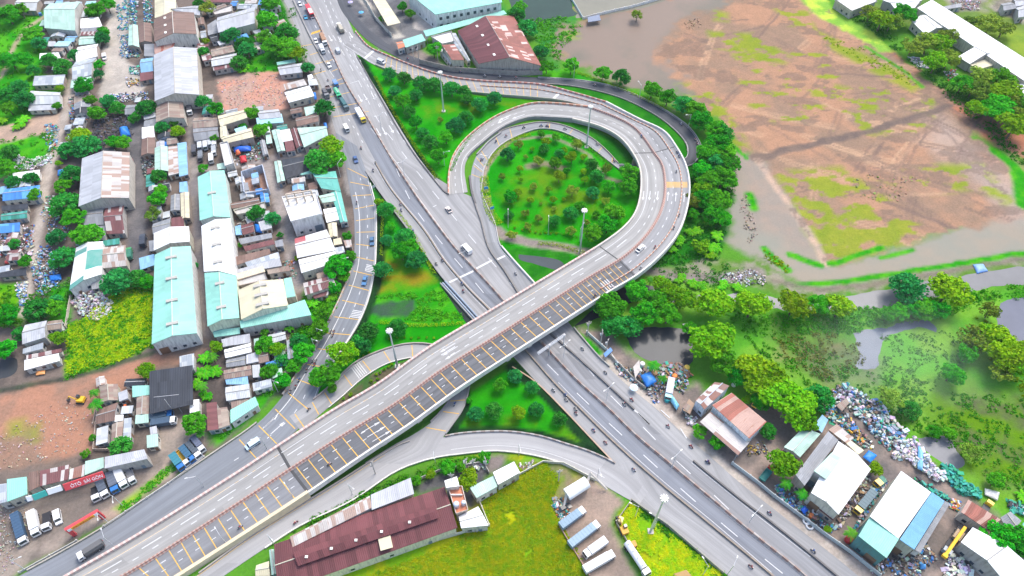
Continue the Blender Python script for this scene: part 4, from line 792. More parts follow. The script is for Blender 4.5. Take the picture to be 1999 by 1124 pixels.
def building(tile, q, h, ty, rc, look=None, name="house", cat=None, wallc=None, label=None, rc2=None, group=None, pitch=.13, open_=False, z0=0.0, sky=0, vents=0):
    W = q if tile is None else [P(*p, h) for p in pts(tile, q)]; px = [PX(v) for v in W]
    c = sum(W, Vector()) / 4; c.z = 0
    ax = (W[1] - W[0]) if ty.endswith('x') or ty in 'f' else (W[3] - W[0]); rz = math.atan2(ax.y, ax.x)
    root = empty(name, (c.x, c.y, z0), rz); M = Matrix.Rotation(-rz, 4, 'Z') @ Matrix.Translation((-c.x, -c.y, 0))
    if ty.endswith('y'): A, B, C_, D_ = W[0], W[3], W[2], W[1]
    else: A, B, C_, D_ = W
    rm = RF[rc](); rm2 = RF[rc2]() if rc2 else rm
    # now A-B and D-C are the eaves (or A-B the high edge of a lean-to)
    span = ((A - D_).length + (B - C_).length) / 2
    wc = wallc or WALLS[int(px[0][0] * 7 + px[0][1] * 3) % len(WALLS)]; wm = plaster(wc, .55)
    tops = {}
    if ty[0] == 'g':
        rh = h + span * pitch
        mA, mB = lerp(A, D_, .5), lerp(B, C_, .5)
        roof_mesh("roof", mA, mB, B, A, rh, h, rm, root, M); roof_mesh("roof", mB, mA, D_, C_, rh, h, rm2, root, M)
        m = MB(); ra, rb = M @ Vector((mA.x, mA.y, rh + .05)), M @ Vector((mB.x, mB.y, rh + .05)); m.tube(ra, rb, .16, n=5); m.build("ridge_cap", plain(tuple(x * .8 for x in wc), .7), root)
    elif ty[0] == 's':
        rh = h + span * .07; roof_mesh("roof", A, B, C_, D_, rh, h, rm, root, M)
    else:
        rh = h; roof_mesh("roof", A, B, C_, D_, h, h, rm, root, M, .25)
        pl = [M @ Vector((p.x, p.y, h)) for p in W]
        if rc in 'cyO': sweep(pl + [pl[0]], boxprof(.25, .7), "roof_parapet", plaster(wc, .5), root)
    # walls (inset)
    ins = [lerp(p, Vector((c.x, c.y, p.z)), min(.3, .5 / max((p - c).length, 1))) for p in (A, B, C_, D_)]
    th = .18
    def top(i):
        if ty[0] == 's' and i in (0, 1): return h + span * .07 - th
        return h - th
    V = []; fs = []
    for i, p in enumerate(ins): V += [M @ Vector((p.x, p.y, -.1)), M @ Vector((p.x, p.y, top(i)))]
    for i in range(4): j = (i + 1) % 4; fs.append((2 * i, 2 * j, 2 * j + 1, 2 * i + 1))
    if ty[0] == 'g':
        for a_, b_ in ((0, 3), (1, 2)):
            mp = lerp(ins[a_], ins[b_], .5); V.append(M @ Vector((mp.x, mp.y, rh - th))); fs.append((2 * a_ + 1, 2 * b_ + 1, len(V) - 1))
    if open_:
        m = MB()
        for p in ins: v = M @ Vector((p.x, p.y, 0)); m.tube((v.x, v.y, -.1), (v.x, v.y, h - th), .14, n=5)
        for i in range(0): pass
        for k in (.33, .66):
            for a_, b_ in ((0, 1), (3, 2)):
                v = M @ lerp(ins[a_], ins[b_], k); m.tube((v.x, v.y, -.1), (v.x, v.y, h - th), .12, n=5)
        m.build("post_frame", plain((.3, .3, .31), .6), root)
    else: mesh("wall", V, fs, wm, root)
    # doors and windows on the sides turned to the camera
    if not open_:
        best = []
        for i in range(4):
            a, b = ins[i], ins[(i + 1) % 4]; n = Vector((b.y - a.y, a.x - b.x, 0)); mid = (a + b) / 2
            if n.dot(mid - c) < 0: n = -n
            n.normalize(); vis = n.dot(Vector((-mid.x * .6, -mid.y, 0)).normalized())
            if vis > .25: best.append((vis * (b - a).length, a, b, n))
        best.sort(key=lambda t: -t[0])
        for k, (_, a, b, n) in enumerate(best[:2]):
            L = (b - a).length; t = (b - a).normalized(); nw = max(1, min(3, int(L / 4.5)))
            for w in range(nw + (1 if k == 0 else 0)):
                f = (w + .7) / (nw + 1.4); p = a + t * L * f; dr = (k == 0 and w == 0); ww, z0_, z1_ = (.55, 0, 2.1) if dr else (.6, 1.1, min(2.3, h - .5))
                if h > 6 and dr: ww, z1_ = 1.6, 3.6
                Vq = []
                for o in (-.1, .06): Vq += [p + t * s_ * ww + n * o + Vector((0, 0, z - p.z)) for s_, z in ((-1, z0_), (1, z0_), (1, z1_), (-1, z1_))]
                Vq = [M @ v for v in Vq]; mesh("door" if dr else "window", Vq, [(4, 5, 6, 7), (0, 1, 5, 4), (1, 2, 6, 5), (2, 3, 7, 6), (3, 0, 4, 7)], (DOORM if int(px[0][0]) % 2 else DOORB) if dr else GLASS, root)
    for k in range(sky):
        f = (k + .5) / sky; p = lerp(lerp(A, B, f), lerp(D_, C_, f), .3 if ty[0] == 'g' else .5); z = h + (.6 * span * pitch if ty[0] == 'g' else .05) + .15; v = M @ Vector((p.x, p.y, z))
        MB().box(v.x - .9, v.x + .9, v.y - .6, v.y + .6, -.35 + v.z, v.z + .08, col=None).build("skylight", SKYL, root)
    for k in range(vents):
        f = (k + .5) / vents; p = lerp(lerp(A, B, f), lerp(D_, C_, f), .5); v = M @ Vector((p.x, p.y, rh))
        m = MB(); m.box(v.x - .6, v.x + .6, v.y - span * .14, v.y + span * .14, v.z - .7, v.z + .3); m.build("roof_vent", plain((.42, .40, .36), .7), root)
    BPOLY.append([(v.x, v.y) for v in W]); BROT.append((c.x, c.y, rz))
    mx = (sum(p[0] for p in px) / 4, sum(p[1] for p in px) / 4)
    area = (W[1] - W[0]).length * (W[3] - W[0]).length
    if not look:
        sz = "tiny" if area < 25 else "small" if area < 70 else "medium" if area < 170 else "large"
        form = dict(g="gabled", s="lean-to", f="flat")[ty[0]]
        look = f"{sz} {CW_[rc]} {form} roofed house" if name == "house" else f"{sz} {CW_[rc]} {form} roofed {name.replace('_', ' ')}"
    thing(root, look, cat or name.replace('_', ' '), mx, group, label)
    return root, M, W, rh
for ln in """A 100,0 240,-6 212,62 90,58|4|gx|w
A 290,20 470,8 440,178 260,163|7|gx|m
A 475,115 580,105 600,155 470,165|4|sx|W
A 470,215 580,210 575,252 460,262|4|gx|m
A 455,275 575,255 570,328 445,360|4.5|gx|W
A 442,360 565,335 535,438 422,468|5|gx|p
A 420,472 538,450 520,498 410,515|4|sx|m
A 235,315 345,310 355,338 230,345|3.5|sx|W
A 285,240 325,240 330,270 275,270|3|f|g
A 205,450 385,440 370,493 190,500|4|sx|p
A 180,530 355,540 355,605 165,612|4|gx|w
A 170,615 330,605 325,640 165,648|3|sx|g
A 75,1015 235,995 230,1035 75,1045|3.5|sx|W
A 755,150 805,145 815,275 750,265|5|gy|m
A 808,140 885,135 890,245 812,250|5|gy|B
A 905,0 1030,0 1025,100 905,105|5|gy|C
A 980,52 1180,27 1170,88 1040,72|5|gx|g
A 845,260 902,255 902,330 845,330|4|sy|G
A 825,345 898,335 898,415 825,425|4|gx|u
A 820,430 898,420 898,460 820,475|3.5|sx|R
A 740,615 810,610 800,665 730,670|3.5|gx|G
A 845,710 915,695 915,735 840,740|3.5|sx|G
A 830,745 900,735 905,800 830,810|4|f|W
A 830,815 905,803 910,898 825,910|4|gy|B
A 905,865 980,855 985,1000 905,1000|4.5|gy|m
A 985,860 1038,850 1050,1010 987,1030|4|sy|P
A 1040,840 1090,830 1100,1020 1050,1035|4|sy|u
A 1050,1065 1095,1060 1100,1124 1050,1124|3.5|f|u
A 565,870 670,860 660,900 560,910|3|f|D
B 10,82 165,67 165,95 10,110|3|sx|D
B 10,127 160,107 160,150 5,165|3.5|gx|E
B 0,190 120,180 115,230 0,240|3|sx|U
B 0,315 50,310 60,340 0,345|3|f|w
B 0,470 150,440 155,485 0,500|3|f|D
B 490,100 610,80 610,190 490,195|4|gx|G
B 615,88 725,75 730,240 625,245|4|gx|r
B 570,200 622,190 618,280 575,282|3.5|f|G
B 605,322 735,310 745,430 600,445|4.5|gx|P
B 535,505 600,500 610,555 535,570|3.5|f|G
B 605,285 700,270 700,302 605,315|3.5|sx|E
B 1000,20 1053,10 1053,105 997,110|4|gy|G
B 1055,5 1105,0 1110,150 1060,155|4.5|gy|C
B 895,185 998,150 1000,232 895,245|4|gx|G
B 1003,155 1075,145 1078,205 1003,212|4.2|sx|R
B 960,305 1090,280 1100,310 955,335|6|f|y
B 815,390 905,365 905,425 820,455|3.5|sx|u
B 870,285 900,280 900,345 875,345|3|f|G
B 280,755 365,745 360,798 280,808|4|gx|N
B 145,985 345,945 350,985 142,1042|4|sx|W
B 155,955 360,915 362,935 152,978|3.5|sx|r
B 135,918 255,880 250,915 132,945|4|sx|p
B 1050,960 1135,942 1135,1040 1052,1048|4|f|p
C 580,15 690,0 690,95 590,110|4|gy|N
C 575,150 690,108 670,215 560,237|4|gx|B
C 670,185 722,180 720,214 668,222|3|f|W
C 655,238 722,218 712,330 650,348|4|gy|N
C 727,205 770,198 765,330 720,340|3.5|sy|p
C 775,15 880,10 880,63 775,78|4.5|sx|M
C 800,80 875,67 870,178 795,185|4|gy|N
C 795,185 870,178 870,226 790,235|4|sx|m
C 875,255 915,245 920,290 880,300|3.5|f|g
C 860,305 925,295 925,365 860,375|4|sx|m
C 1110,95 1165,90 1165,160 1110,170|4|f|W
D 140,-6 300,-6 300,12 150,14|4|sx|R
D 200,70 310,30 310,70 210,90|5|f|c
D 165,150 215,112 225,190 170,210|4|sy|G
D 185,290 310,262 325,300 190,330|4.5|gx|N
D 190,340 335,310 340,362 190,388|5|gx|w
D 195,392 330,362 330,388 200,412|4|sx|r
D 570,365 675,345 682,362 572,380|4|sx|M
D 575,392 718,367 720,422 590,438|4|gx|g
D 610,495 730,465 748,495 620,525|4|sx|P
D 615,540 760,500 790,560 640,600|5|gx|W
D 730,628 800,615 810,652 740,678|4|f|m
D 680,690 820,662 815,708 688,740|4|gx|B
D 690,748 862,737 870,790 730,862|5|gx|m
D 652,757 690,747 728,850 685,868|4|gy|R
D 590,762 645,752 665,820 600,830|4.5|f|W
D 540,762 588,757 620,880 575,890|4.5|gy|m
D 617,833 665,823 680,878 625,888|4|sx|R
D 505,790 535,785 545,835 510,842|3.5|f|m
D 455,650 580,637 600,685 470,698|5|gx|g
D 450,694 600,668 610,715 455,728|4.5|sx|b
D 85,690 225,680 225,738 80,750|3.5|gx|N
D 80,752 228,742 232,800 90,825|3.5|gx|G
D 240,842 285,832 320,960 270,975|7|f|y
D 555,945 595,940 620,1055 575,1070|4.5|gy|m
D 600,932 748,912 760,998 622,1048|4|gx|D
D 705,987 770,977 775,1013 710,1023|4|f|M
D 775,1012 915,1000 945,1120 830,1100|5|gx|T
D 220,962 268,952 273,985 225,990|3.5|sx|m
D 470,822 500,817 520,900 490,910|4|gy|G
D 750,440 775,432 785,455 755,465|3.5|f|W
D 752,465 800,460 815,495 760,500|3.5|f|w
E 842,100 915,87 935,160 862,178|4.5|gx|W
E 815,22 903,2 918,50 838,62|5|gx|m
E 867,185 920,177 925,258 882,265|4|gy|C
E 887,2 945,-4 985,172 942,178|4.5|gy|T
E 900,275 945,265 955,302 905,310|4|f|C
E 960,282 1005,277 1010,318 975,325|4|f|P
E 905,325 960,315 970,350 915,365|3.5|f|p
E 770,592 880,562 870,602 790,622|3.5|sx|r
E 300,65 465,30 475,73 305,95|4|gx|B
E 320,110 500,62 510,100 340,135|3.5|f|c
E 362,195 433,175 440,230 372,250|4|gx|R
E 325,200 358,190 368,248 330,250|3.5|f|u
E 345,275 540,240 545,265 360,305|4|sx|G
E 375,320 550,277 560,303 388,345|4.5|sx|R
E 557,285 605,275 610,315 565,320|4|f|G
E 320,382 530,332 535,360 320,432|5|sx|B
E 385,412 580,352 590,385 400,440|5|sx|p
E 330,457 588,387 600,430 340,475|5|sx|g
E 330,482 490,432 503,465 340,510|5|sx|C
E 340,520 500,472 518,515 350,553|5|f|c
E 512,455 640,430 650,458 520,480|4|sx|N
E 245,862 320,842 320,893 255,905|4|f|g
E 320,845 413,830 415,880 320,895|4.2|sx|g
E 262,922 418,882 423,935 270,970|4.5|gx|W
E 275,982 388,957 388,1010 275,1025|4|gx|G
E 392,952 460,932 465,990 392,1005|4.4|f|g
E 462,935 520,925 525,988 465,1003|4|gx|N
E 260,1042 420,1012 425,1070 265,1095|4.5|gx|N
E 270,1097 400,1075 405,1124 275,1124|4|sx|u
E 425,1012 470,1007 475,1080 430,1085|4|f|w
E 520,835 620,815 625,858 530,890|4|gx|w
E 627,870 665,860 680,968 635,980|3.5|gy|p
E 540,1042 600,1027 605,1070 545,1090|3.5|f|m
E 195,812 355,792 355,828 205,848|4|sx|M
F 270,20 410,0 415,78 275,100|5|gx|w
F 302,107 410,82 410,120 305,148|4|sx|N
F 300,155 445,77 465,122 300,232|5|sx|M
F 160,115 218,105 233,265 165,275|4.5|sy|R
F 222,145 280,135 295,240 232,265|4.5|sy|N
F 450,1062 525,1037 530,1124 445,1124|4|gx|C
F 525,972 553,967 575,1110 540,1120|4|gy|m
G 425,217 545,187 560,245 490,260|5|f|y
G 515,202 568,192 655,355 640,360|4.5|gy|p
G 472,292 490,285 545,365 538,378|4|sy|w
K 90,0 330,-16 335,12 190,68|6|f|y
K 370,0 610,-5 560,45 450,60|6|gx|W
K 540,122 638,87 735,160 622,200|6|gy|W
K 812,330 978,272 1045,305 882,373|6|gy|W
K 882,377 978,342 1038,375 932,405|5|f|C
K 1062,430 1120,420 1160,465 1090,495|5|f|C
K 1152,500 1199,482 1210,560 1162,562|5|gx|W
K 1005,330 1090,300 1230,420 1230,510|6|sy|M
K 1130,-8 1199,-8 1199,28 1150,38|5|gx|g
K 1062,22 1120,12 1155,48 1080,62|4.5|gx|G
K 1150,45 1199,32 1210,95 1165,102|5|gx|g
K 722,40 830,20 835,40 730,55|3.5|sx|G
L 715,245 765,180 800,210 760,290|4|sy|u
L 800,270 850,235 950,318 905,350|4|sy|P
L 900,345 930,330 1010,390 975,415|4|sy|C
L 525,387 545,375 635,440 620,465|3.5|sy|R
L 742,735 768,702 853,770 825,800|4|sy|R
M 1062,782 1120,747 1185,802 1110,880|5|gy|G
M 1172,850 1195,810 1240,850 1199,900|4.5|gy|T
L 845,125 905,85 925,110 880,160|3|f|N
W 845,140 885,98 905,112 875,165|3.2|sy|N""".split("\n"):
    t_, h_, ty, rc = ln.split("|"); til, q = t_.split(" ", 1)
    building(til, q, max(2.5, float(h_) * .78), ty, rc)
WH = (.70, .69, .66)
B_ = building
B_('O', "302,497 372,480 384,650 296,672", 7.5, 'gy', 'M', name="warehouse", wallc=WH, label="long mint green warehouse with gabled front beside the lush grass lot", vents=4)
B_('O', "386,345 438,332 449,424 390,430", 7.5, 'gy', 'M', name="warehouse", wallc=(.6, .66, .6), label="mint warehouse with white middle strip, farthest of the joined long row", vents=1)
B_('O', "393,441 450,426 460,537 398,530", 7.8, 'gy', 'W', name="warehouse", wallc=WH, label="white middle section of the long warehouse row with small roof vents", vents=3)
B_('O', "399,533 461,538 467,620 405,637", 7.6, 'gy', 'M', name="warehouse", wallc=(.66, .68, .52), label="mint near section of the long warehouse row with cream front wall", vents=2)
B_('A', "900,320 1150,280 1165,553 905,590", 8, 'gy', 'g', name="warehouse", wallc=(.55, .5, .42), label="large plain light grey gabled warehouse right of the tan yard")
B_('A', "900,112 1135,72 1150,198 902,243", 8, 'gy', 'B', name="warehouse", wallc=(.7, .68, .62), label="brown rusty gabled warehouse with white front wall behind the grey warehouse", sky=3)
B_('A', "912,600 1068,580 1080,690 912,715", 5, 'gy', 'N', name="shed", label="weathered beige shed in front of the large grey warehouse")
B_('A', "904,262 1028,252 1000,308 904,315", 4.5, 'sx', 'K', name="shed", label="rust orange shed roof between the brown and the grey warehouse")
B_('O', "160,309 253,297 252,386 153,403", 7, 'gy', 'g', name="warehouse", rc2='P', wallc=(.5, .46, .4), label="wide warehouse with pale left slope and rust patched right slope")
B_('O', "10,369 78,361 80,384 5,392", 4, 'gx', 'U', name="shed", label="bright blue roofed shed at the left edge beside the sandy lane")
B_('B', "445,325 603,287 593,480 405,575", 5, 'gy', 'e', name="shed", wallc=WH, label="white shed with dark green roof stripes beside the sandy lane trees")
B_('B', "900,240 1105,200 1110,288 900,340", 6.5, 'gy', 'W', name="shed", label="white gabled shed right behind the long mint warehouse")
B_('B', "145,777 275,750 265,848 130,890", 4.5, 'gx', 'g', name="shed", label="light grey sheet roof shed beside the lush grass lot")
B_('O', "294,728 378,716 377,789 292,808", 4.5, 'sx', 'D', name="shed", wallc=(.2, .3, .28), label="black roofed shed with antenna beside the palm clump", open_=True)
B_('E', "603,32 800,2 838,130 655,175", 9, 'f', 'y', name="house", wallc=(.74, .73, .72), label="tall white flat roofed building with an open framed top storey")
B_('E', "675,272 862,218 915,340 690,385", 5, 'gx', 'S', name="shed", label="white shed roof with red stripes beside the dark soil lot")
B_('E', "697,395 910,345 930,405 715,473", 5, 'gx', 'W', name="shed", label="white roof just in front of the red striped shed")
B_('E', "725,532 893,487 918,545 737,603", 4.5, 'gx', 'r', name="house", label="maroon patched house at the lower end of the village lane")
B_('E', "345,572 608,508 635,662 362,745", 8, 'gy', 'C', name="warehouse", wallc=(.7, .66, .55), label="broad cream white factory roof between mint strips", vents=3)
B_('E', "612,508 655,497 680,608 628,620", 6, 'sy', 'M', name="shed", label="mint side strip right of the broad cream factory roof")
B_('E', "355,757 735,632 773,718 360,795", 6, 'sx', 'M', name="shed", label="mint front strip below the broad cream factory roof")
B_('D', "225,677 385,642 398,688 240,738", 5, 'gx', 'C', name="house", label="cream roofed rear wing of the courtyard house")
B_('D', "237,742 275,735 280,798 240,805", 5, 'gy', 'C', name="house", label="cream roofed link wing of the courtyard house")
B_('D', "242,806 420,747 435,800 265,840", 5, 'gx', 'C', name="house", label="cream roofed front wing of the courtyard house")
B_('D', "222,102 448,37 443,135 227,190", 6, 'gx', 'g', name="warehouse", label="pale grey warehouse roof left of the tall roadside trees")
B_('C', "45,562 160,547 160,645 42,690", 5, 'sx', 'M', name="shop", label="mint green roof at the left end of the sign covered shop row")
B_('C', "0,592 43,585 40,690 -10,703", 5, 'sx', 'p', name="shop", label="grey and white roof at the left picture edge of the shop row")
B_('C', "170,522 233,510 228,600 168,632", 5, 'sx', 'B', name="shop", label="brown streaked roof beside the mint end of the shop row")
B_('C', "236,512 410,475 398,560 232,600", 5, 'sx', 'r', name="shop", label="maroon and grey roof in the middle of the shop row behind the red sign")
B_('C', "412,502 500,472 490,540 402,560", 5, 'sx', 'k', name="shop", label="pale striped roof of the shop row behind the red sign letters")
B_('C', "502,455 608,432 608,490 494,535", 5, 'sx', 'm', name="shop", label="maroon edged mint roof of the shop row next to the long grey roof")
B_('C', "615,430 845,385 865,438 612,495", 5.5, 'sx', 'g', name="shop", label="long light grey roof at the right end of the shop row")
B_('O', "535,1062 868,950 893,1030 545,1155", 5.2, 'gx', 'F', name="factory", wallc=(.72, .68, .52), label="large dark maroon factory roof with raised ridge monitor")
B_('V', "72,652 305,552 325,643 77,738", 6, 'sx', 'g', name="shed", label="grey corrugated lean-to behind the maroon factory")
B_('O', "566,1048 722,968 727,990 571,1068", 6, 'sx', 'P', name="shed", label="cream and rust patched lean-to along the back of the maroon factory")
B_('V', "502,567 575,542 590,598 512,608", 9, 'f', 'W', name="house", label="white roofed stair tower behind the orange rooftop terrace")
B_('V', "527,615 605,602 640,740 572,762", 6.5, 'f', 'O', name="house", wallc=(.6, .5, .42), label="building with orange tiled rooftop terrace and water tanks")
B_('V', "585,775 700,717 760,828 600,845", 5, 'gx', 'W', name="house", label="white roofed annex in front of the orange rooftop terrace")
B_('V', "650,607 790,537 813,600 690,668", 5, 'f', 'm', name="house", label="pale mint flat house with roof recess right of the factory yard")
B_('V', "786,520 910,457 945,518 816,590", 5.5, 'sx', 'W', name="house", label="white sloped roof house near the curve of the service road")
B_('O', "725,-4 750,-4 782,44 757,52", 5, 'sy', 'C', name="shed", label="long cream canopy beside the dark forecourt at the top", open_=True)
B_('O', "795,-16 975,-30 980,4 850,28", 10, 'f', 'M', name="office_building", cat="office", wallc=(.78, .78, .76), label="white two storey office building with mint roof at the top")
B_('G', "378,182 850,62 868,80 395,213", 5, 'sx', 'M', name="shed", label="very long narrow mint canopy behind the rusty factory", open_=True)
B_('G', "258,237 370,202 393,235 275,278", 4, 'sx', 'M', name="house", label="mint roofed gatehouse at the end of the long canopy")
B_('G', "220,247 256,240 272,272 232,285", 4, 'gx', 'O', name="house", label="little red orange tiled guard house beside the slip road")
B_('O', "893,60 1002,30 1057,128 934,124", 5.5, 'gy', 'F', rc2='Q', name="factory", wallc=(.42, .38, .34), label="rusty red factory with stained wall beside the slip road", sky=4)
B_('G', "487,267 560,257 618,350 547,353", 6, 'sy', 'Q', name="shed", label="small brick red shed at the corner of the rusty factory")
B_('K', "655,8 1230,372 1230,492 575,45", 6, 'sx', 'W', name="factory", label="very long white roofed row at the upper right corner")
B_('L', "22,97 135,-10 222,12 75,150", 6, 'gx', 'k', name="house", wallc=(.66, .72, .8), label="pale rust striped house with light blue front below the big rounded tree")
B_('L', "118,130 235,52 440,222 335,325", 7.5, 'sy', 'K', name="house", wallc=(.7, .74, .78), label="house with strongly rust striped roof beside the highway yard")
B_('L', "45,232 108,172 338,345 272,418", 5, 'sx', 'k', name="house", wallc=(.6, .6, .58), label="low pale lean-to in front of the rust striped house", open_=True)
B_('L', "540,370 645,265 755,293 635,430", 5, 'gx', 'm', name="house", label="pale mint hipped house left of the white scrapyard roof")
B_('L', "600,545 800,277 860,330 652,608", 6, 'sy', 'G', name="shed", label="grey corrugated strip roof left of the white scrapyard roof")
B_('L', "860,335 1050,500 860,765 700,638", 8, 'gy', 'W', name="warehouse", label="large white scrapyard roof beside the mint roof patch")
B_('L', "712,515 820,402 880,435 782,563", 8.8, 'sy', 'm', name="shed", label="mint roof patch set between grey strip and white scrapyard roof")
B_('M', "475,515 655,635 465,905 292,780", 9, 'sy', 'W', name="warehouse", label="brilliant white half of the big hall next to its blue half")
B_('M', "657,636 735,686 557,970 469,913", 8.6, 'sy', 'L', name="warehouse", label="sky blue half of the big hall next to its white half")
B_('M', "737,687 765,702 592,990 560,972", 6, 'sy', 'G', name="shed", label="narrow dark grey lean-to along the sky blue hall")
B_('M', "292,784 465,908 395,1020 230,890", 8.4, 'sx', 'M', name="warehouse", wallc=(.1, .25, .25), label="mint green front bay of the big white hall")
B_('M', "870,680 1060,798 985,853 830,750", 5, 'sx', 'K', name="shed", label="rust striped shed roof beside the grey rounded tent")
B_('O', "1876,1058 1899,1029 2020,1112 1965,1140", 6, 'gx', 'W', name="warehouse", label="long white roof at the lower right corner beside the crane")
# ------------------------------------------------------------------ details fixed to particular buildings
def child_at(root, name, fn, mat):
    """adds a part built in world space"""
    m = MB(); fn(m); M = Matrix.Rotation(-root.rotation_euler.z, 4, 'Z') @ Matrix.Translation((-root.location.x, -root.location.y, -root.location.z))
    m.v = [tuple(M @ Vector(v)) for v in m.v]; return m.build(name, mat, root)
def bylabel(s): return next(o for o in bpy.data.objects if o.get("label", "").startswith(s))
fac = bylabel("large dark maroon")
# raised ridge monitor, cream roof light, small white skylights, antenna
a, b, c_, d_ = [P(*q, 7.4) for q in ((572, 1078), (850, 987), (858, 1010), (582, 1105))]
Mf = Matrix.Rotation(-fac.rotation_euler.z, 4, 'Z') @ Matrix.Translation((-fac.location.x, -fac.location.y, 0))
mA, mB = lerp(a, d_, .5), lerp(b, c_, .5)
roof_mesh("ridge_monitor", mA, mB, b, a, 8.2, 7.4, RF['F'](), fac, Mf); roof_mesh("ridge_monitor", mB, mA, d_, c_, 8.2, 7.4, RF['F'](), fac, Mf)
for f in (.08, .25, .42, .6, .8):
    p = lerp(mA, mB, f); child_at(fac, "skylight", lambda m: m.box(p.x - .4, p.x + .4, p.y - 1.0, p.y - .3, 7.6, 8.2), SKYL)
def tilted(q4, z):
    return lambda m: m.add([P(*q, z) for q in q4] + [P(*q, z) - Vector((0, 0, .2)) for q in q4], [(3, 2, 1, 0), (4, 5, 6, 7), (0, 1, 5, 4), (1, 2, 6, 5), (2, 3, 7, 6), (3, 0, 4, 7)])
child_at(fac, "roof_light", tilted(((738, 1052), (762, 1045), (767, 1068), (743, 1075)), 7.0), RF['C']())
# orange terrace: dividing wall, water tanks
ter = bylabel("building with orange")
child_at(ter, "terrace_wall", lambda m: m.box(*(lambda a, b: (min(a.x, b.x), max(a.x, b.x), min(a.y, b.y), min(a.y, b.y) + .3))(P(880, 968, 6.6), P(903, 962, 6.6)), 6.5, 7.5), plaster((.7, .68, .64), .3))
for q, r_ in (((891, 986), .9), ((905, 983), .7)):
    p = P(*q, 7); child_at(ter, "water_tank", lambda m: (m.tube((p.x, p.y, 6.5), (p.x, p.y, 8.2), r_, n=12), m.ball((p.x, p.y, 8.2), r_, r_, .35, 12, 4)), plain((.55, .6, .68), .35, .5, .3))
tw = bylabel("white roofed stair"); p = P(883, 945, 9); child_at(tw, "antenna_mast", lambda m: (m.tube((p.x, p.y, 9), (p.x, p.y, 17), .12, n=5), m.tube((p.x - 1, p.y, 16), (p.x + 1, p.y, 16), .06, n=4), m.tube((p.x - .7, p.y, 15), (p.x + .7, p.y, 15), .06, n=4)), plain((.5, .5, .5), .5))
bl = bylabel("black roofed shed"); p = P(333, 795, 4.6)
child_at(bl, "antenna_mast", lambda m: (m.tube((p.x, p.y, 4.3), (p.x, p.y, 10), .1, n=5), m.tube((p.x - 4, p.y + 1, 9.6), (p.x + 4, p.y + 2, 9.6), .08, n=4)), plain((.45, .45, .46), .5))
op = bylabel("tall white flat")
for i in range(4):
    for j in range(2):
        f, g = .12 + .25 * i, .12 + .2 * j
        A, B, C2, D2 = [P(*tp('E', *q), 9.0) for q in ((603, 32), (800, 2), (838, 130), (655, 175))]
        p = lerp(lerp(A, B, f), lerp(D2, C2, f), g); child_at(op, "column", lambda m: m.box(p.x - .25, p.x + .25, p.y - .25, p.y + .25, 9, 12), plaster((.6, .5, .4), .4))
for g in (.12, .32):
    p, q_ = lerp(lerp(A, B, .12), lerp(D2, C2, .12), g), lerp(lerp(A, B, .87), lerp(D2, C2, .87), g); child_at(op, "beam", lambda m: m.tube((p.x, p.y, 12.1), (q_.x, q_.y, 12.1), .3, n=4), plaster((.6, .5, .4), .4))
ofc = bylabel("white two storey")
A, B = P(852, 28, 10), P(978, 5, 10); n_ = Vector((B.y - A.y, A.x - B.x, 0)).normalized(); n_ = n_ if n_.y < 0 else -n_; t_ = (B - A).normalized()
for z_ in (2.0, 6.2):
    for k in range(9):
        p = A + t_ * ((B - A).length * (k + .6) / 9.5)
        child_at(ofc, "window", lambda m: m.add([p + t_ * s_ * .8 + n_ * (o - .25) + Vector((0, 0, zz - p.z)) for o in (0, .12) for s_, zz in ((-1, z_), (1, z_), (1, z_ + 1.6), (-1, z_ + 1.6))], [(4, 5, 6, 7), (0, 1, 5, 4), (1, 2, 6, 5), (2, 3, 7, 6), (3, 0, 4, 7)]), GLASS)
# brick shell without a roof
q = pts('D', "362,1002 485,962 518,1095 378,1120"); W4 = [P(*v, 4.5) for v in q]; c0 = sum(W4, Vector()) / 4; root = empty("roofless_house", (c0.x, c0.y, 0))
for i in range(4):
    a_, b_ = W4[i], W4[(i + 1) % 4]; sweep([Vector((v.x - c0.x, v.y - c0.y, 0)) for v in (a_, b_)], boxprof(.3, 4.5 if i != 2 else 3.6), "wall", plaster((.45, .5, .58), .5), root)
mesh("floor", [(v.x - c0.x, v.y - c0.y, .15) for v in W4], [(3, 2, 1, 0)], concrete((.4, .24, .18), .6), root); thing(root, "", "house", (0, 0), label="roofless brick shell with red earth floor beside the village lane")
# roof text boards of the shop row
FONTC = {}
def text_on(root, body, a, b, hgt, mat, name="lettering", out=.06, up=None):
    """letters between two world points, lying on a plane that leans back"""
    cu = bpy.data.curves.new("lettering", 'FONT'); cu.body = body; cu.extrude = .03; cu.align_x = 'CENTER'; cu.align_y = 'CENTER'
    ob = bpy.data.objects.new("tmp", cu); COL.objects.link(ob); dg = bpy.context.evaluated_depsgraph_get(); me = bpy.data.meshes.new_from_object(ob.evaluated_get(dg)); bpy.data.objects.remove(ob)
    xs = [v.co.x for v in me.vertices]; ys = [v.co.y for v in me.vertices]; sx = (b - a).length / (max(xs) - min(xs)); sy = hgt / (max(ys) - min(ys))
    t = (b - a).normalized(); u = (up or Vector((0, 0, 1))).normalized(); u = (u - t * u.dot(t)).normalized(); n = t.cross(u)
    mid = (a + b) / 2; cx, cy = (max(xs) + min(xs)) / 2, (max(ys) + min(ys)) / 2
    L = root.matrix_basis.inverted() if root else Matrix()
    for v in me.vertices: v.co = L @ (mid + t * (v.co.x - cx) * sx + u * (v.co.y - cy) * sy + n * (v.co.z + out))
    me.materials.clear(); me.materials.append(mat); o = bpy.data.objects.new(name, me); COL.objects.link(o); o.parent = root; return o
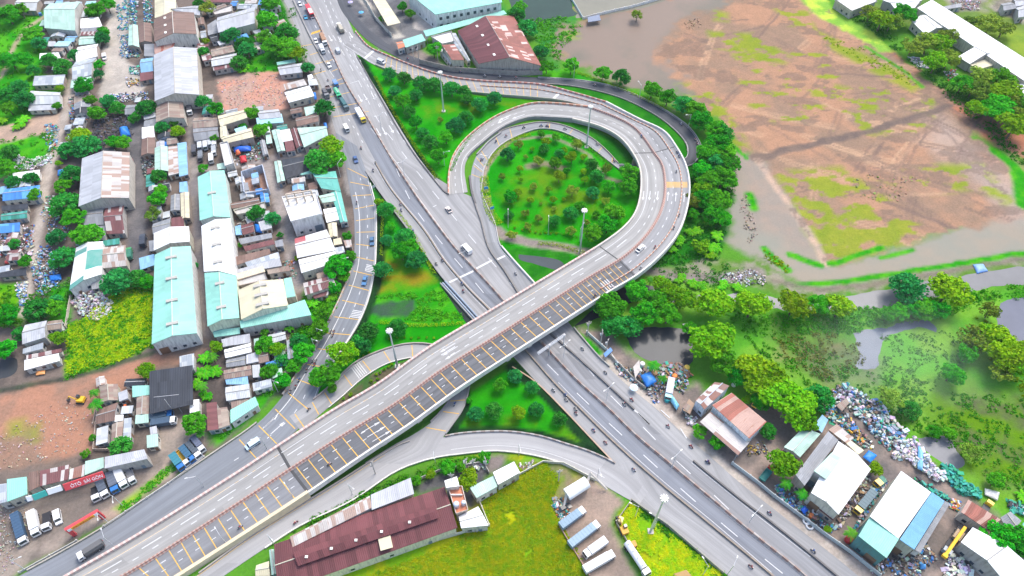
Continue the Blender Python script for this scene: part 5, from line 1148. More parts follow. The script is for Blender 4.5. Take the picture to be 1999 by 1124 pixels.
def board(name, a_, b_, z0, z1, mat, label, cat="sign", lean=.5):
    a, b = P(*a_, z1), P(*b_, z1); a.z = b.z = 0; c = (a + b) / 2; t = (b - a).normalized(); n = Vector((t.y, -t.x, 0)); n = n if n.y < 0 else -n
    root = empty(name, (c.x, c.y, 0), math.atan2(t.y, t.x)); L = root.matrix_basis.inverted()
    V = []
    for o in (0, .25): V += [L @ (p + n * (o + (lean if lo else 0)) + Vector((0, 0, z0 if lo else z1))) for p, lo in ((a, 1), (b, 1), (b, 0), (a, 0))]
    mesh("panel", V, [(4, 5, 6, 7), (3, 2, 1, 0), (0, 1, 5, 4), (1, 2, 6, 5), (2, 3, 7, 6), (3, 0, 4, 7)], mat, root)
    root["category"] = cat; root["label"] = label
    return root, a, b, n, z0, z1, lean
REDP = plain((.62, .07, .08), .5); WP = plain((.8, .8, .8), .5, var=.04)
s_ = board("shop_sign", (122, 945), (200, 919), 4.2, 6.1, REDP, "red shop sign with white letters on the long shop row", lean=1.3)
rt, a, b, n, z0, z1, le = s_
mid0 = lambda f: a * (1 - f) + b * f + n * (le / 2 + .27) + Vector((0, 0, (z0 + z1) / 2))
text_on(rt, "\u00d4T\u00d4  S\u00c0I G\u00d2N", mid0(.16), mid0(.96), 1.35, WP, up=-n * le + Vector((0, 0, z1 - z0)), out=.03)
s_ = board("shop_sign", (62, 966), (88, 956), 4.2, 5.8, plain((.05, .38, .33), .5), "green banner sign at the left part of the shop row", lean=1.0)
s_ = board("shop_sign", (90, 955), (118, 946), 4.2, 5.8, WP, "white banner sign between the green and the red shop signs", lean=1.0)
s_ = board("shop_sign", (50, 969), (61, 966), 4.2, 5.6, WP, "short white sign left of the green banner", lean=.9)
# red entrance arch
a, b = P(*tp('C', 440, 885), 0), P(*tp('C', 608, 785), 0); c = (a + b) / 2; t = (b - a).normalized(); L = (b - a).length
root = empty("entrance_arch", (c.x, c.y, 0), math.atan2(t.y, t.x)); Lx = L / 2
for s in (-1, 1): MB().box(s * Lx - .55, s * Lx + .55, -.4, .4, 0, 3.9).build("pillar", REDP, root)
MB().box(-Lx - .55, Lx + .55, -.55, .45, 3.9, 5.5).build("beam", REDP, root); MB().box(-Lx * .78, Lx * .78, -.66, -.56, 4.05, 5.35).build("name_panel", plain((.85, .42, .05), .5), root)
for s in (-1, 1): MB().box(s * Lx * .9 - .55, s * Lx * .9 + .55, -.66, -.56, 4.1, 5.3).build("emblem_panel", WP, root)
nb = Vector((t.y, -t.x, 0)); zz = Vector((0, 0, 4.7))
bpy.context.view_layer.update()
text_on(root, "B\u00c3I \u0110\u1eacU XE", c - t * Lx * .68 + nb * .68 + zz, c + t * Lx * .68 + nb * .68 + zz, .9, plain((.55, .05, .04), .5), out=.02)
root["category"] = "gate"; root["label"] = "red entrance arch with yellow name panel across the truck yard"
# ================================================================== TREES AND PLANTS
def rv(rng): v = rng.normal(size=3); return v / np.linalg.norm(v)
def leafquads(cent, nrm, size, rng, asp=1.0):
    """n quads: centres, normals, sizes -> verts, faces"""
    n = len(cent); r = rng.normal(size=(n, 3)); u = np.cross(nrm, r); u /= np.linalg.norm(u, axis=1)[:, None] + 1e-9; w = np.cross(nrm, u)
    u = u * size[:, None]; w = w * size[:, None] * asp
    bend = nrm * size[:, None] * .25
    V = np.stack([cent - u - bend, cent - w * .8, cent + u - bend, cent + w * .8], 1).reshape(-1, 3)
    Fq = np.arange(4 * n).reshape(-1, 4); return V, Fq
def crown(rng, rx, rz, z0, ncl, per, cr, ls, low=-.35, gap=0.0):
    """leaf clumps over an ellipsoid envelope: uneven outline, gaps between clumps"""
    Vs = []; Fs = []; k = 0; lobes = [rv(rng) for _ in range(6)]
    for i in range(ncl):
        d = rv(rng)
        while d[2] < low: d = rv(rng)
        q = .62 + .38 * rng.random() ** .5
        if rng.random() < .25: q *= .6
        q *= .74 + .5 * max(max(0, float(d @ l)) for l in lobes) ** 3
        c = np.array([d[0] * rx * q, d[1] * rx * q, z0 + d[2] * rz * q]); r = cr * (.65 + .7 * rng.random())
        n = int(per * (r / cr) ** 2); dd = rng.normal(size=(n, 3)); dd /= np.linalg.norm(dd, axis=1)[:, None]; dd[:, 2] = np.where(dd[:, 2] < -.2, -dd[:, 2] * .5, dd[:, 2])
        cen = c + dd * r * (.75 + .35 * rng.random((n, 1))) * np.array([1, 1, .75]); nr = dd + rng.normal(size=(n, 3)) * .45 + np.array([0, 0, .35]); nr /= np.linalg.norm(nr, axis=1)[:, None]
        V, Fq = leafquads(cen, nr, ls * (.6 + .8 * rng.random(n)), rng); Vs.append(V); Fs.append(Fq + k); k += len(V)
    return np.concatenate(Vs), np.concatenate(Fs)
BARK = plain((.16, .12, .09), .9)
def trunk_mb(rng, h, r, spread, nb=5, lean=.15):
    m = MB(); top = (rng.normal() * lean, rng.normal() * lean, h * .55); m.tube((0, 0, -.1), top, r, r * .7, n=6)
    for k in range(nb):
        a = k * 6.283 / nb + rng.random(); e = (top[0] + math.cos(a) * spread * .6, top[1] + math.sin(a) * spread * .6, h * (.75 + .2 * rng.random())); m.tube(top, e, r * .5, r * .15, n=5, caps=False)
    return m
LEAFM = dict(r=leaf((.035, .34, .01), (.11, .48, .015)), d=leaf((.018, .28, .045), (.055, .40, .04)), y=leaf((.13, .40, .005), (.28, .48, .01)), o=leaf((.17, .32, .025), (.29, .38, .04)), p=leaf((.035, .30, .02), (.12, .42, .02)), b=leaf((.08, .40, .01), (.2, .5, .015)), s=leaf((.12, .34, .006), (.24, .42, .01)))
PROTO = {}
def proto_tree(k, v):
    """unit prototypes with crown radius about 1 x scale R"""
    rng = np.random.default_rng(sum(map(ord, k)) * 17 + v); root = bpy.data.objects.new("tmp", None)
    if k in 'rydo':
        Rr = 4.0; sh = dict(r=(1, .8), y=(1, .6), d=(1, .85), o=(1, .7))[k]
        V, Fq = crown(rng, Rr * .86, Rr * sh[1] * .86, dict(r=4.6, y=5.2, d=3.6, o=3.8)[k], dict(r=46, y=52, d=52, o=34)[k], dict(r=52, y=48, d=40, o=34)[k], dict(r=1.05, y=1.1, d=.95, o=.95)[k], dict(r=.34, y=.34, d=.36, o=.30)[k], -.5 if k in 'rd' else -.25)
        if k == 'd':   # spiky outline: leaf tufts standing out of the crown
            n = 260; dd = rng.normal(size=(n, 3)); dd[:, 2] = np.abs(dd[:, 2]); dd /= np.linalg.norm(dd, axis=1)[:, None]
            cen = np.array([0, 0, 3.4]) + dd * Rr * np.array([.98, .98, .85]) * (.8 + .3 * rng.random((n, 1))); side = np.cross(dd, rng.normal(size=(n, 3))); side /= np.linalg.norm(side, axis=1)[:, None]
            V2, F2 = leafquads(cen, side, np.full(n, .42), rng); F2 = F2 + len(V); V = np.concatenate([V, V2]); Fq = np.concatenate([Fq, F2])
        tr = trunk_mb(rng, dict(r=5, y=6, d=3.6, o=4)[k], .28, Rr)
    elif k in 'pb':
        m = MB(); nf, L, z0 = (16, 3.6, 6.0) if k == 'p' else (13, 2.6, 1.6)
        Vs = []; Fs = []; q = 0
        stems = [(0, 0)] if k == 'p' else [(rng.normal() * 1.3, rng.normal() * 1.3) for _ in range(4)]
        for sx, sy in stems:
            for f in range(nf if k == 'p' else 7):
                a = f * 2.4 + rng.random() * .5; up = .25 + .75 * rng.random(); pr = None; wd = (.62 if k == 'p' else .55) * (.8 + .4 * rng.random()); LL = L * (.75 + .35 * rng.random())
                for s in range(6):
                    t = s / 5; x = LL * t * (1 - .12 * t); z = z0 + up * LL * .55 * t - (1.15 if k == 'p' else .9) * LL * .62 * t * t; c = np.array([sx + math.cos(a) * x, sy + math.sin(a) * x, z]); w = wd * math.sin(math.pi * (.12 + .84 * t)); sd_ = np.array([-math.sin(a), math.cos(a), 0]) * w
                    l, mid, rr = c + sd_ - np.array([0, 0, w * .45]), c, c - sd_ - np.array([0, 0, w * .45])
                    if pr is not None:
                        for (a1, b1), (a2, b2) in (((pr[0], pr[1]), (l, mid)), ((pr[1], pr[2]), (mid, rr))):
                            if k == 'p':   # split leaflets
                                for g in range(2):
                                    ga, gb = g / 2, g / 2 + .34; Vs += [a1 * (1 - ga) + a2 * ga, b1 * (1 - ga) + b2 * ga, b1 * (1 - gb) + b2 * gb, a1 * (1 - gb) + a2 * gb]; Fs.append((q, q + 1, q + 2, q + 3)); q += 4
                            else: Vs += [a1, b1, b2, a2]; Fs.append((q, q + 1, q + 2, q + 3)); q += 4
                    pr = (l, mid, rr)
        V = np.array(Vs); Fq = np.array(Fs); tr = MB()
        for sx, sy in stems: tr.tube((sx, sy, -.1), (sx * 1.02, sy * 1.02, z0 + .1), .22 if k == 'p' else .16, .15, n=6)
    else:
        V, Fq = crown(rng, 1.0, .8, .8, 16, 30, .42, .17, -.1); tr = MB(); tr.tube((0, 0, -.1), (0, 0, .9), .1, .05, n=5)
        for s_ in range(3): tr.tube((0, 0, .3), (math.cos(s_ * 2.1) * .5, math.sin(s_ * 2.1) * .5, 1.0), .05, .02, n=4)
    me = bpy.data.meshes.new("crown"); me.from_pydata(V.tolist(), [], Fq.tolist()); me.materials.append(LEAFM[k])
    tm = bpy.data.meshes.new("trunk"); tm.from_pydata([tuple(v) for v in tr.v], [], tr.f); tm.materials.append(BARK)
    return me, tm
RAD = dict(r=4.0, y=4.0, d=4.0, o=4.0, p=3.4, b=3.2, s=1.0); CZ = dict(r=4.6, y=5.2, d=3.4, o=3.8, p=5.6, b=1.5, s=.7)
TNAME = dict(r="broadleaf_tree", d="dark_evergreen_tree", y="rain_tree", o="flowering_tree", p="palm_tree", b="banana_plant", s="round_shrub")
TLOOK = dict(r="leafy mid green tree", d="dark green dense spiky tree", y="bright yellow green spreading tree", o="olive coloured airy tree", p="palm with arching fronds", b="broad leaved banana clump", s="clipped round shrub")
TCAT = dict(r="tree", d="tree", y="tree", o="tree", p="palm", b="plant", s="shrub")
trng = random.Random(3); NTREE = 0
def tree(px, rpx, k):
    global NTREE
    if k == 'r' and px[0] > 1690 and px[1] < 350 and NTREE % 3: k = 'o' if NTREE % 2 else 'y'
    NTREE += 1; v = NTREE % (4 if k in 'rdyo' else 3)
    if (k, v) not in PROTO: PROTO[(k, v)] = proto_tree(k, v)
    g = P(*px, 0); dist = math.sqrt(g.x ** 2 + g.y ** 2 + H * H); R_ = rpx * dist / F * (.86 if px[0] < 560 and px[1] < 700 else .97)
    s = R_ / RAD[k]; hs = s if k not in 'rdyo' else s * .55 + .45 * min(s, 1.0)
    c = P(px[0], px[1], CZ[k] * hs)
    root = empty(TNAME[k], (c.x, c.y, 0), trng.random() * 6.28); root.scale = (s, s, hs)
    cm, tm = PROTO[(k, v)]
    for nm, me in (("crown", cm), ("trunk", tm)): o = bpy.data.objects.new(nm, me); COL.objects.link(o); o.parent = root
    sz = "tall " if R_ > 5.5 else "small " if R_ < 2.2 and k != 's' else ""
    thing(root, sz + TLOOK[k], TCAT[k], px, TNAME[k].replace('_', ' ') + "s round the interchange")
TR = """G 180,440,40,d;265,460,40,d;360,490,45,d;440,500,50,d;545,525,50,d;620,545,40,d;215,535,35,d;335,560,38,d;255,590,45,r;300,655,35,d;640,585,35,d;710,615,45,d;795,580,45,d;335,715,40,r;625,695,45,d;570,740,50,d;375,785,40,d;510,800,42,r;415,835,45,d;465,910,50,r;480,700,20,o
Q 300,260,70,d;615,50,40,r;760,85,45,r;665,130,50,y;650,200,50,d;530,195,25,y;470,275,28,o;595,310,55,o;415,385,35,y;425,485,25,y;245,465,40,o;750,330,60,r;840,210,35,y;910,280,60,y;960,160,60,o;790,245,50,d;860,410,42,r;790,460,60,y;1020,270,35,y;1100,355,65,d;1145,465,72,d;1240,385,60,o;1020,410,35,y;1035,490,40,y;1270,565,60,r;1105,620,65,d;915,600,70,o;550,560,45,o;690,580,35,y;320,650,70,r;400,610,45,y;515,685,38,y;730,680,40,y;835,675,20,y;615,720,20,o;465,810,45,o;745,770,30,o;985,740,55,r;900,815,70,d;1145,820,35,r;1230,695,45,o;1310,800,100,r;1250,920,100,r;1110,1000,90,r;905,980,55,o;750,890,60,d;595,865,45,o;485,940,45,o;310,840,50,d;340,1020,60,o;1460,430,95,r;1450,560,85,r;405,160,50,o;1045,900,40,o
H 195,385,50,r;380,430,45,r;490,460,50,d;670,520,55,r;760,570,50,r;850,620,60,d;920,640,60,r;960,700,65,r;1040,760,60,r;1080,790,60,d;1040,840,70,r;990,890,70,r;1100,900,60,r;1120,960,60,r;1040,960,60,d;960,990,60,r;1080,1040,70,r;1000,1060,60,r;1120,1060,50,r;960,1110,50,y
I 900,60,55,o;980,40,60,r;1060,60,70,r;1030,130,60,r;910,130,35,r;1080,160,50,r;880,230,40,b;940,210,35,b;830,290,40,b;1060,260,50,b;1050,310,45,b;1000,370,35,b;990,180,40,b;800,340,35,b;950,330,45,s;660,510,35,p;730,500,40,b;830,510,40,b;920,540,45,b;980,540,40,b;1080,550,40,b;1180,560,40,b
I 580,580,70,r;750,560,75,y;850,620,80,y;690,640,75,r;430,680,90,r;350,660,60,d;620,720,80,r;760,720,70,r;440,790,70,d;540,790,70,d;1030,640,95,y;890,800,40,r
J 135,650,98,y;355,665,95,y;600,660,88,y;740,660,60,r;870,670,75,y;130,880,125,y;190,1000,80,r;370,1030,100,y;470,1090,90,y;280,1080,60,r
N 520,570,90,d;765,565,100,y;690,690,55,r;620,680,60,r;560,690,50,r;470,700,45,r;400,720,45,r
L 520,60,110,y;610,130,110,y;655,210,80,y;430,30,90,y;400,90,60,r;740,90,75,d;540,470,85,y;555,580,45,p;650,640,45,p;150,340,45,r;50,280,40,r;1075,500,40,y;440,275,45,d;330,95,30,y;795,850,22,y
M 190,875,45,p;420,90,70,o;530,160,50,d;670,280,35,r;880,400,55,o;760,290,35,r;1060,900,80,r;1180,920,75,r;1030,570,40,r;1100,1000,50,d;1190,640,40,b
I 680,1010,48,p;730,1090,38,p
F 895,30,30,r
A 560,60,50,r;625,30,45,r;600,230,40,d;610,190,35,r;580,380,30,r;580,440,30,d;490,510,55,r;525,585,35,r;440,330,35,d;290,360,45,d;370,400,50,d;120,520,50,d;140,590,55,d;130,690,50,b;80,740,35,b;640,600,45,d;690,640,40,d;860,640,60,d;790,695,35,d;950,750,40,d;1020,715,30,r;1040,770,45,y;510,860,75,d;400,880,50,d;470,790,60,y;660,830,40,r;720,840,45,r;560,660,50,r;420,1030,60,d;370,1090,45,r;180,1050,40,d;80,1070,40,d;60,900,50,d;350,515,25,y;230,260,40,d;330,620,25,r;1150,230,20,r;1165,30,35,d;930,1035,45,d;940,1110,40,r;340,955,20,y;30,980,50,r;10,700,40,b
A 40,80,60,r;120,60,40,r;190,200,50,r;150,350,45,r;60,350,50,r;40,560,45,d;50,630,40,r;200,420,35,d;540,80,35,d
B 380,80,80,d;430,150,60,r;330,270,50,d;500,250,85,r;370,390,70,d;690,530,90,d;810,510,55,d;860,520,45,r;920,40,55,r;890,130,50,o;145,410,38,r;225,690,70,d;320,680,50,r;40,720,60,r;120,830,40,d;345,845,45,y;860,1040,50,y;1145,430,20,d;30,920,60,r;200,20,40,r;85,305,30,d;330,640,40,d;420,570,30,r
C 545,50,35,p;555,120,50,p;500,410,22,r;540,320,20,r;710,370,55,d;1140,235,65,r;1170,290,32,p;690,95,18,r;1150,20,40,b;1190,60,40,b;1180,10,40,p
D 540,20,60,r;510,110,65,r;500,220,50,r;560,270,70,r;630,200,60,d;640,280,70,r;680,310,50,y;155,240,25,y;160,50,50,o;310,210,50,d;380,260,50,d;400,300,55,d;280,230,40,d;140,310,35,d;750,400,35,d;850,640,55,d;430,660,45,r;480,760,45,r;215,640,50,r;140,600,45,d;520,740,30,r;880,860,70,y;830,950,85,d;910,930,60,r;300,740,25,d;370,740,25,r;205,810,25,r;140,985,30,r;10,770,30,r;350,370,50,d;100,235,20,r;380,390,40,b
E 450,130,55,d;545,165,50,d;690,385,18,y;930,440,75,r;985,260,30,r;1000,370,35,r;960,490,40,r;590,250,20,r;360,310,18,r;650,790,45,b;500,820,30,r;500,900,60,r;570,920,50,y;770,660,45,b;820,810,60,r;730,940,60,r;700,880,50,d;520,1050,50,r;600,990,40,d;670,1020,40,r;610,1100,45,r;220,900,40,y;130,960,50,b;190,960,45,p;190,1040,50,b;120,1040,50,b;850,700,50,r;880,620,40,b;910,560,40,r
U 160,110,50,d;165,285,35,d;270,270,60,d;250,350,60,r;340,400,60,d;300,320,50,r;140,460,55,d;190,200,30,r;120,60,28,y;225,800,55,d;60,820,60,d;20,900,50,d
E 960,930,80,y;1060,880,50,d;875,1060,68,r;815,1092,60,r
S 700,80,80,d;540,180,80,r;890,210,80,d;205,350,38,r;280,500,85,d;480,460,95,d;745,475,82,y;940,450,85,d;1190,560,80,d
V 425,530,30,y;335,570,30,r;525,495,45,r;650,560,60,y;600,490,30,r;740,430,35,r
G 440,290,45,r;255,40,30,r;300,80,30,r;140,110,20,r;920,90,50,d;980,170,55,d;1060,310,45,d;1100,390,40,r;940,50,40,r
H 580,90,38,o
K 500,80,60,r;370,110,60,r;420,130,60,o;550,270,60,o;640,260,70,o;710,250,60,r;760,210,50,o;690,360,60,r;760,350,60,o;840,490,50,r;900,520,60,r;980,460,80,o;1060,470,70,r;1100,540,80,r;980,560,70,r;1050,640,80,r;1120,640,80,r;1150,730,80,r;1190,620,70,r;930,640,50,r;300,80,50,r;1000,150,70,o;1080,170,50,o;900,130,50,o
N 900,870,80,o;1000,830,70,y;870,950,50,r;1080,900,90,y;1120,980,80,y;1060,1050,60,o;1160,1020,60,y;780,1060,60,r;1000,700,50,o;1190,930,60,y"""
for ln in TR.split("\n"):
    t_, q = ln.split(" ", 1)
    for w in q.split(";"): x, y, r_, k = w.split(","); tree(tp(t_, float(x), float(y)), float(r_) / SC[t_], k)
# clipped shrubs in rows on the lawns
for q in "1005,445 1020,449 1035,452 1046,453 1055,456 1065,455 1075,456 1086,456 720,688 710,695 700,699 694,708 760,661 776,660 790,659 803,660 818,659 833,659 847,660".split(): tree(tuple(map(float, q.split(','))), 2.4, 's')
for q in "700,774 686,769 684,772 738,740 732,748 725,744 750,722 742,727 735,731 760,715 671,778 765,711".split(): tree(tuple(map(float, q.split(','))), 3.0, 's')
# ------------------------------------------------------------------ ground cover: stuff
def scatter(poly, n, rng):
    W = [tuple(P(*q)[:2]) for q in poly]; xs = [q[0] for q in W]; ys = [q[1] for q in W]; out = []
    while sum(map(len, out)) < n:
        X = rng.uniform(min(xs), max(xs), 4000); Y = rng.uniform(min(ys), max(ys), 4000); k = inpoly(X, Y, W); out.append(np.stack([X[k], Y[k]], 1))
    return np.concatenate(out)[:n]
def clear(pt):
    k = np.ones(len(pt), dtype=bool); x0, y0 = pt.min(0); x1, y1 = pt.max(0)
    for q in BPOLY:
        xs = [p[0] for p in q]; ys = [p[1] for p in q]
        if max(xs) < x0 or min(xs) > x1 or max(ys) < y0 or min(ys) > y1: continue
        cx, cy = sum(xs) / 4, sum(ys) / 4; k &= ~inpoly(pt[:, 0], pt[:, 1], [(cx + (a - cx) * 1.06, cy + (b - cy) * 1.06) for a, b in q])
    return pt[k]
def scrub(poly, n, size, hgt, mat, seed, name="scrub", label=None, per=14, ls=.32):
    rng = np.random.default_rng(seed); pt = clear(scatter(poly, n, rng)); keep = fbm(pt[:, 0] / 5, pt[:, 1] / 5, seed, 3) > .40; pt = pt[keep]
    big = size * (.35 + 1.1 * rng.random(len(pt)) ** 1.5); V_ = []; N_ = []; S_ = []
    dd = rng.normal(size=(len(pt), per, 3)); dd[..., 2] = np.abs(dd[..., 2]); dd /= np.linalg.norm(dd, axis=2)[..., None]
    c = np.zeros((len(pt), per, 3)); c[..., :2] = pt[:, None]; c += dd * big[:, None, None] * np.array([1, 1, hgt / size]); nr = dd + rng.normal(size=dd.shape) * .5; nr /= np.linalg.norm(nr, axis=2)[..., None]
    V, Fq = leafquads(c.reshape(-1, 3), nr.reshape(-1, 3), ls * (.6 + .8 * rng.random(len(pt) * per)), rng)
    return tag(mesh(name, V, Fq, mat), label, None, None, 'stuff')
SG = leaf((.04, .32, .008), (.14, .46, .012), .0); SD = leaf((.03, .24, .015), (.09, .34, .02), .0); SY = leaf((.24, .46, .004), (.44, .50, .006), .0); SO = leaf((.2, .27, .03), (.32, .31, .06), .0)
scrub(Z[1][0], 420, 1.3, 1.1, SG, 1, label="low green scrub at the upper left corner"); scrub(Z[2][0], 220, 1.3, 1.1, SG, 2, label="low green scrub left of the sandy lane")
scrub(Z[6][0], 900, 1.1, .8, SG, 3, label="yellow green weeds on the lush lot", ls=.28); scrub(Z[7][0], 300, 1.4, 1.4, SD, 4, label="dark undergrowth below the roadside trees")
scrub(Z[14][0], 800, 1.1, 1.1, SG, 5, label="green scrub between the houses and the curved ramp"); scrub(pts('O', "96,560 140,545 135,640 80,640 -20,640 -20,560"), 260, 1.3, 1.1, SG, 6, label="weeds at the left edge beside the rag heap")
scrub(pts('O', "730,580 860,562 905,622 830,628 790,625 815,600 812,582 760,582"), 420, .7, .5, SG, 7, label="bright weeds filling the ditch beside the highway", ls=.25)
scrub(pts('O', "975,10 1010,40 1100,32 1136,46 1128,62 1098,98 1088,135 1060,130 1045,70 1005,40"), 520, 1.1, .9, SG, 8, label="bright reeds round the dark top pond")
scrub(pts('O', "1255,520 1300,490 1345,430 1410,470 1425,520 1400,560 1300,560"), 260, 1.3, 1.2, SD, 9, label="undergrowth below the trees beside the bridge")
scrub(pts('O', "1340,330 1430,250 1435,400 1410,470 1350,470 1345,380"), 420, 1.4, 1.4, SD, 10, label="dark undergrowth of the tree belt beside the loop")
scrub(pts('O', "1480,618 1560,605 1700,600 1850,575 2060,548 2060,572 1920,590 1840,620 1740,630 1660,650 1560,650"), 800, 1.2, 1.0, SG, 11, label="green bank vegetation along the canal")
scrub(pts('O', "1400,590 1530,640 1680,720 1800,760 2050,780 2050,1010 1960,960 1880,890 1780,840 1620,760 1580,760 1470,680"), 1100, .9, .6, SG, 12, label="marsh weeds of the wet meadow", ls=.27)
scrub(pts('O', "1720,655 1850,645 1900,700 1850,745 1760,790 1720,745"), 500, .7, .35, SG, 22, label="short bright reeds on the rounded marsh patch", ls=.2)
scrub(pts('O', "1510,660 1600,645 1680,670 1690,720 1610,745 1540,710"), 300, .9, .6, SO, 13, label="brown dead weeds in the marsh", ls=.26)
scrub(pts('O', "1640,25 1700,20 1760,80 1840,130 1900,200 1999,300 1999,330 1900,240 1800,140 1700,60"), 600, 1.4, 1.2, SD, 14, label="undergrowth before the long white row")
scrub(pts('O', "1905,620 1940,640 1930,700 1990,760 2040,860 2040,700 1960,640"), 260, 1.4, 1.2, SY, 15, label="yellow green bushes beside the right pond")
scrub(pts('O', "570,1035 700,966 820,915 830,925 720,985 585,1048"), 260, .9, .8, SG, 16, label="hedge like weeds behind the maroon factory", ls=.28)
scrub(pts('O', "1214,966 1250,988 1320,1042 1420,1124 1405,1130 1310,1052 1238,995"), 260, .6, .5, SG, 17, label="weeds along the service road wall", ls=.24)
scrub(pts('O', "1485,480 1545,522 1535,532 1480,495"), 60, .7, .5, SY, 18, label="grass spit in the flooded field", ls=.25)
scrub(pts('O', "1640,95 1600,70 1660,85 1760,130 1800,165 1775,165 1700,130"), 160, .8, .5, SY, 19, label="grass ridge across the bare field", ls=.25)
scrub(pts('O', "855,900 940,892 965,900 930,905 830,930 800,945"), 160, .8, .7, SG, 20, label="weeds behind the yard wall below the service road", ls=.26)
scrub(pts('O', "225,992 340,902 350,910 240,1002"), 140, .6, .5, SG, 21, label="verge weeds beside the truck yard", ls=.22)
def tufts(poly, n, hgt, mat, seed, label):
    rng = np.random.default_rng(seed); pt = clear(scatter(poly, n, rng)); pt = pt[fbm(pt[:, 0] / 6, pt[:, 1] / 6, seed, 4) > .34]; n = len(pt); B = 3
    a = rng.random((n, B)) * 6.28; h = hgt * (.5 + rng.random((n, B))) * (.5 + fbm(pt[:, 0] / 9, pt[:, 1] / 9, 5, 3))[:, None]; w = .2 + .14 * rng.random((n, B)); ln_ = 1.3 * h; ax = np.cos(a); ay = np.sin(a)
    base = np.zeros((n, B, 3)); base[..., :2] = pt[:, None] + rng.normal(size=(n, B, 2)) * .15; tip = base + np.stack([ax * ln_, ay * ln_, h * .62], -1); sd_ = np.stack([-ay * w, ax * w, 0 * w], -1); mid = base * .45 + tip * .55 + np.stack([0 * h, 0 * h, h * .18], -1)
    V = np.stack([base - sd_, base + sd_, mid + sd_ * .8, tip, mid - sd_ * .8], 2).reshape(-1, 3); i = np.arange(n * B) * 5
    Fq = [(k, k + 1, k + 2, k + 3, k + 4) for k in i.tolist()]
    return tag(mesh("tall_grass", V, Fq, mat), label, None, None, 'stuff')
GM = leaf((.52, .54, .006), (.22, .50, .008), .0)
tufts(pts('O', "690,1140 860,1075 950,1015 945,975 1000,925 1060,905 1090,940 1070,985 1105,1040 1150,1140"), 9000, .8, GM, 31, "tall yellow green grass of the vacant field at the bottom")
tufts(pts('O', "1234,985 1330,1062 1410,1124 1270,1130 1207,1022"), 3600, .7, GM, 32, "tall yellow green grass in the walled triangle")
tufts(pts('O', "215,580 295,548 297,672 233,704 132,732 135,640 160,625"), 3500, .7, SY, 33, "tall grass of the lush lot")
# hedges
def hedge(ptl, w, h, mat, label, n=3.2):
    pl = sample(ptl, 0, 5); rng = np.random.default_rng(len(label)); C_ = []; N_ = []
    for a, b in zip(pl[:-1], pl[1:]):
        L = (b - a).length; t = (b - a).normalized(); k = int(L * w * 9 * n / 3) + 1
        for _ in range(k):
            p = a.lerp(b, rng.random()) + Vector((t.y, -t.x, 0)) * (rng.random() - .5) * w; z = h * (.4 + .7 * rng.random()); C_.append((p.x, p.y, z)); v = rv(rng); N_.append((v[0], v[1], abs(v[2]) + .4))
    C_ = np.array(C_); N_ = np.array(N_); N_ /= np.linalg.norm(N_, axis=1)[:, None]; V, Fq = leafquads(C_, N_, .22 * (.6 + .8 * rng.random(len(C_))), rng)
    o = mesh("hedge", V, Fq, mat); return tag(o, label, "hedge")
HY = leaf((.20, .38, .005), (.33, .45, .01), .0)
hedge(pts('O', "733,150 752,190 790,255 830,315 853,350"), 1.6, .9, HY, "long yellow green hedge of the top lawn beside the highway")
hedge(pts('O', "880,335 900,295 925,262 965,235"), 1.4, .8, SG, "green hedge between the top lawn and the orange stained parapet")
hedge(pts('O', "945,345 950,390 960,420 975,440"), 4.0, 1.0, HY, "wide bright hedge bed left of the round lawn")
hedge(pts('O', "950,325 970,300 1000,275 1035,263"), 2.4, .9, HY, "bright hedge at the upper left rim of the round lawn")
hedge(pts('O', "1100,265 1140,282 1175,310 1195,330"), 2.0, .8, SG, "green hedge at the upper right rim of the round lawn")
hedge(pts('O', "740,630 820,636 905,632"), 1.6, .8, HY, "yellow hedge line above the lawn by the bridge lamp mast")
hedge(pts('O', "768,405 800,445 825,490 848,535"), 1.4, .8, HY, "yellow hedge line on the lens shaped lawn beside the highway")
hedge(pts('O', "748,400 746,450 744,500"), 1.2, .8, HY, "yellow hedge line on the lens shaped lawn beside the ramp")
hedge(pts('O', "1050,476 1090,480 1130,492 1170,505"), 2.0, .9, HY, "yellow green hedge along the dirt road into the bridge shadow")
hedge(pts('O', "1060,452 1100,458 1150,468"), 1.2, .7, SG, "low hedge between the round lawn and the dirt road")
hedge(pts('O', "1120,140 1170,158 1240,185 1300,215"), 2.0, .8, HY, "yellow green hedge strip outside the dark slip road")
# ================================================================== SCRAP, RUBBISH
def heap(name, poly, n, size, pal, seed, label, hgt=1.0, flat=.5):
    rng = np.random.default_rng(seed); pt = clear(scatter(poly, n, rng)); m = MB()
    for x, y in pt.tolist():
        s = size * (.35 + 1.0 * rng.random() ** 2); c = pal[int(rng.random() * len(pal))]; c = tuple(min(.85, q * (.75 + .5 * rng.random())) for q in c); z = hgt * rng.random() ** 1.6 * max(0, .2 + 1.3 * float(fbm(np.array(x / 3), np.array(y / 3), seed)))
        M = Matrix.Translation((x, y, z)) @ Matrix.Rotation(rng.random() * 6.28, 4, 'Z') @ Matrix.Rotation(rng.normal() * .3, 4, 'X') @ Matrix.Rotation(rng.normal() * .3, 4, 'Y')
        if rng.random() < flat: m.box(-s, s, -s * .5 * (.4 + rng.random()), s * .5, 0, s * .5 * rng.random() + .08, col=c, M=M, tx=s * .15 * rng.random())
        else: b = len(m.v); m.ball((0, 0, s * .3), s * .6, s * .5, s * .4, 6, 4, col=c); m.v[b:] = [tuple(M @ (Vector(v) * (1 + .0 * rng.random()) + Vector(rng.normal(size=3) * s * .1))) for v in m.v[b:]]
    o = m.build(name, vcol(), cols=True); return tag(o, label, None, None, 'stuff')
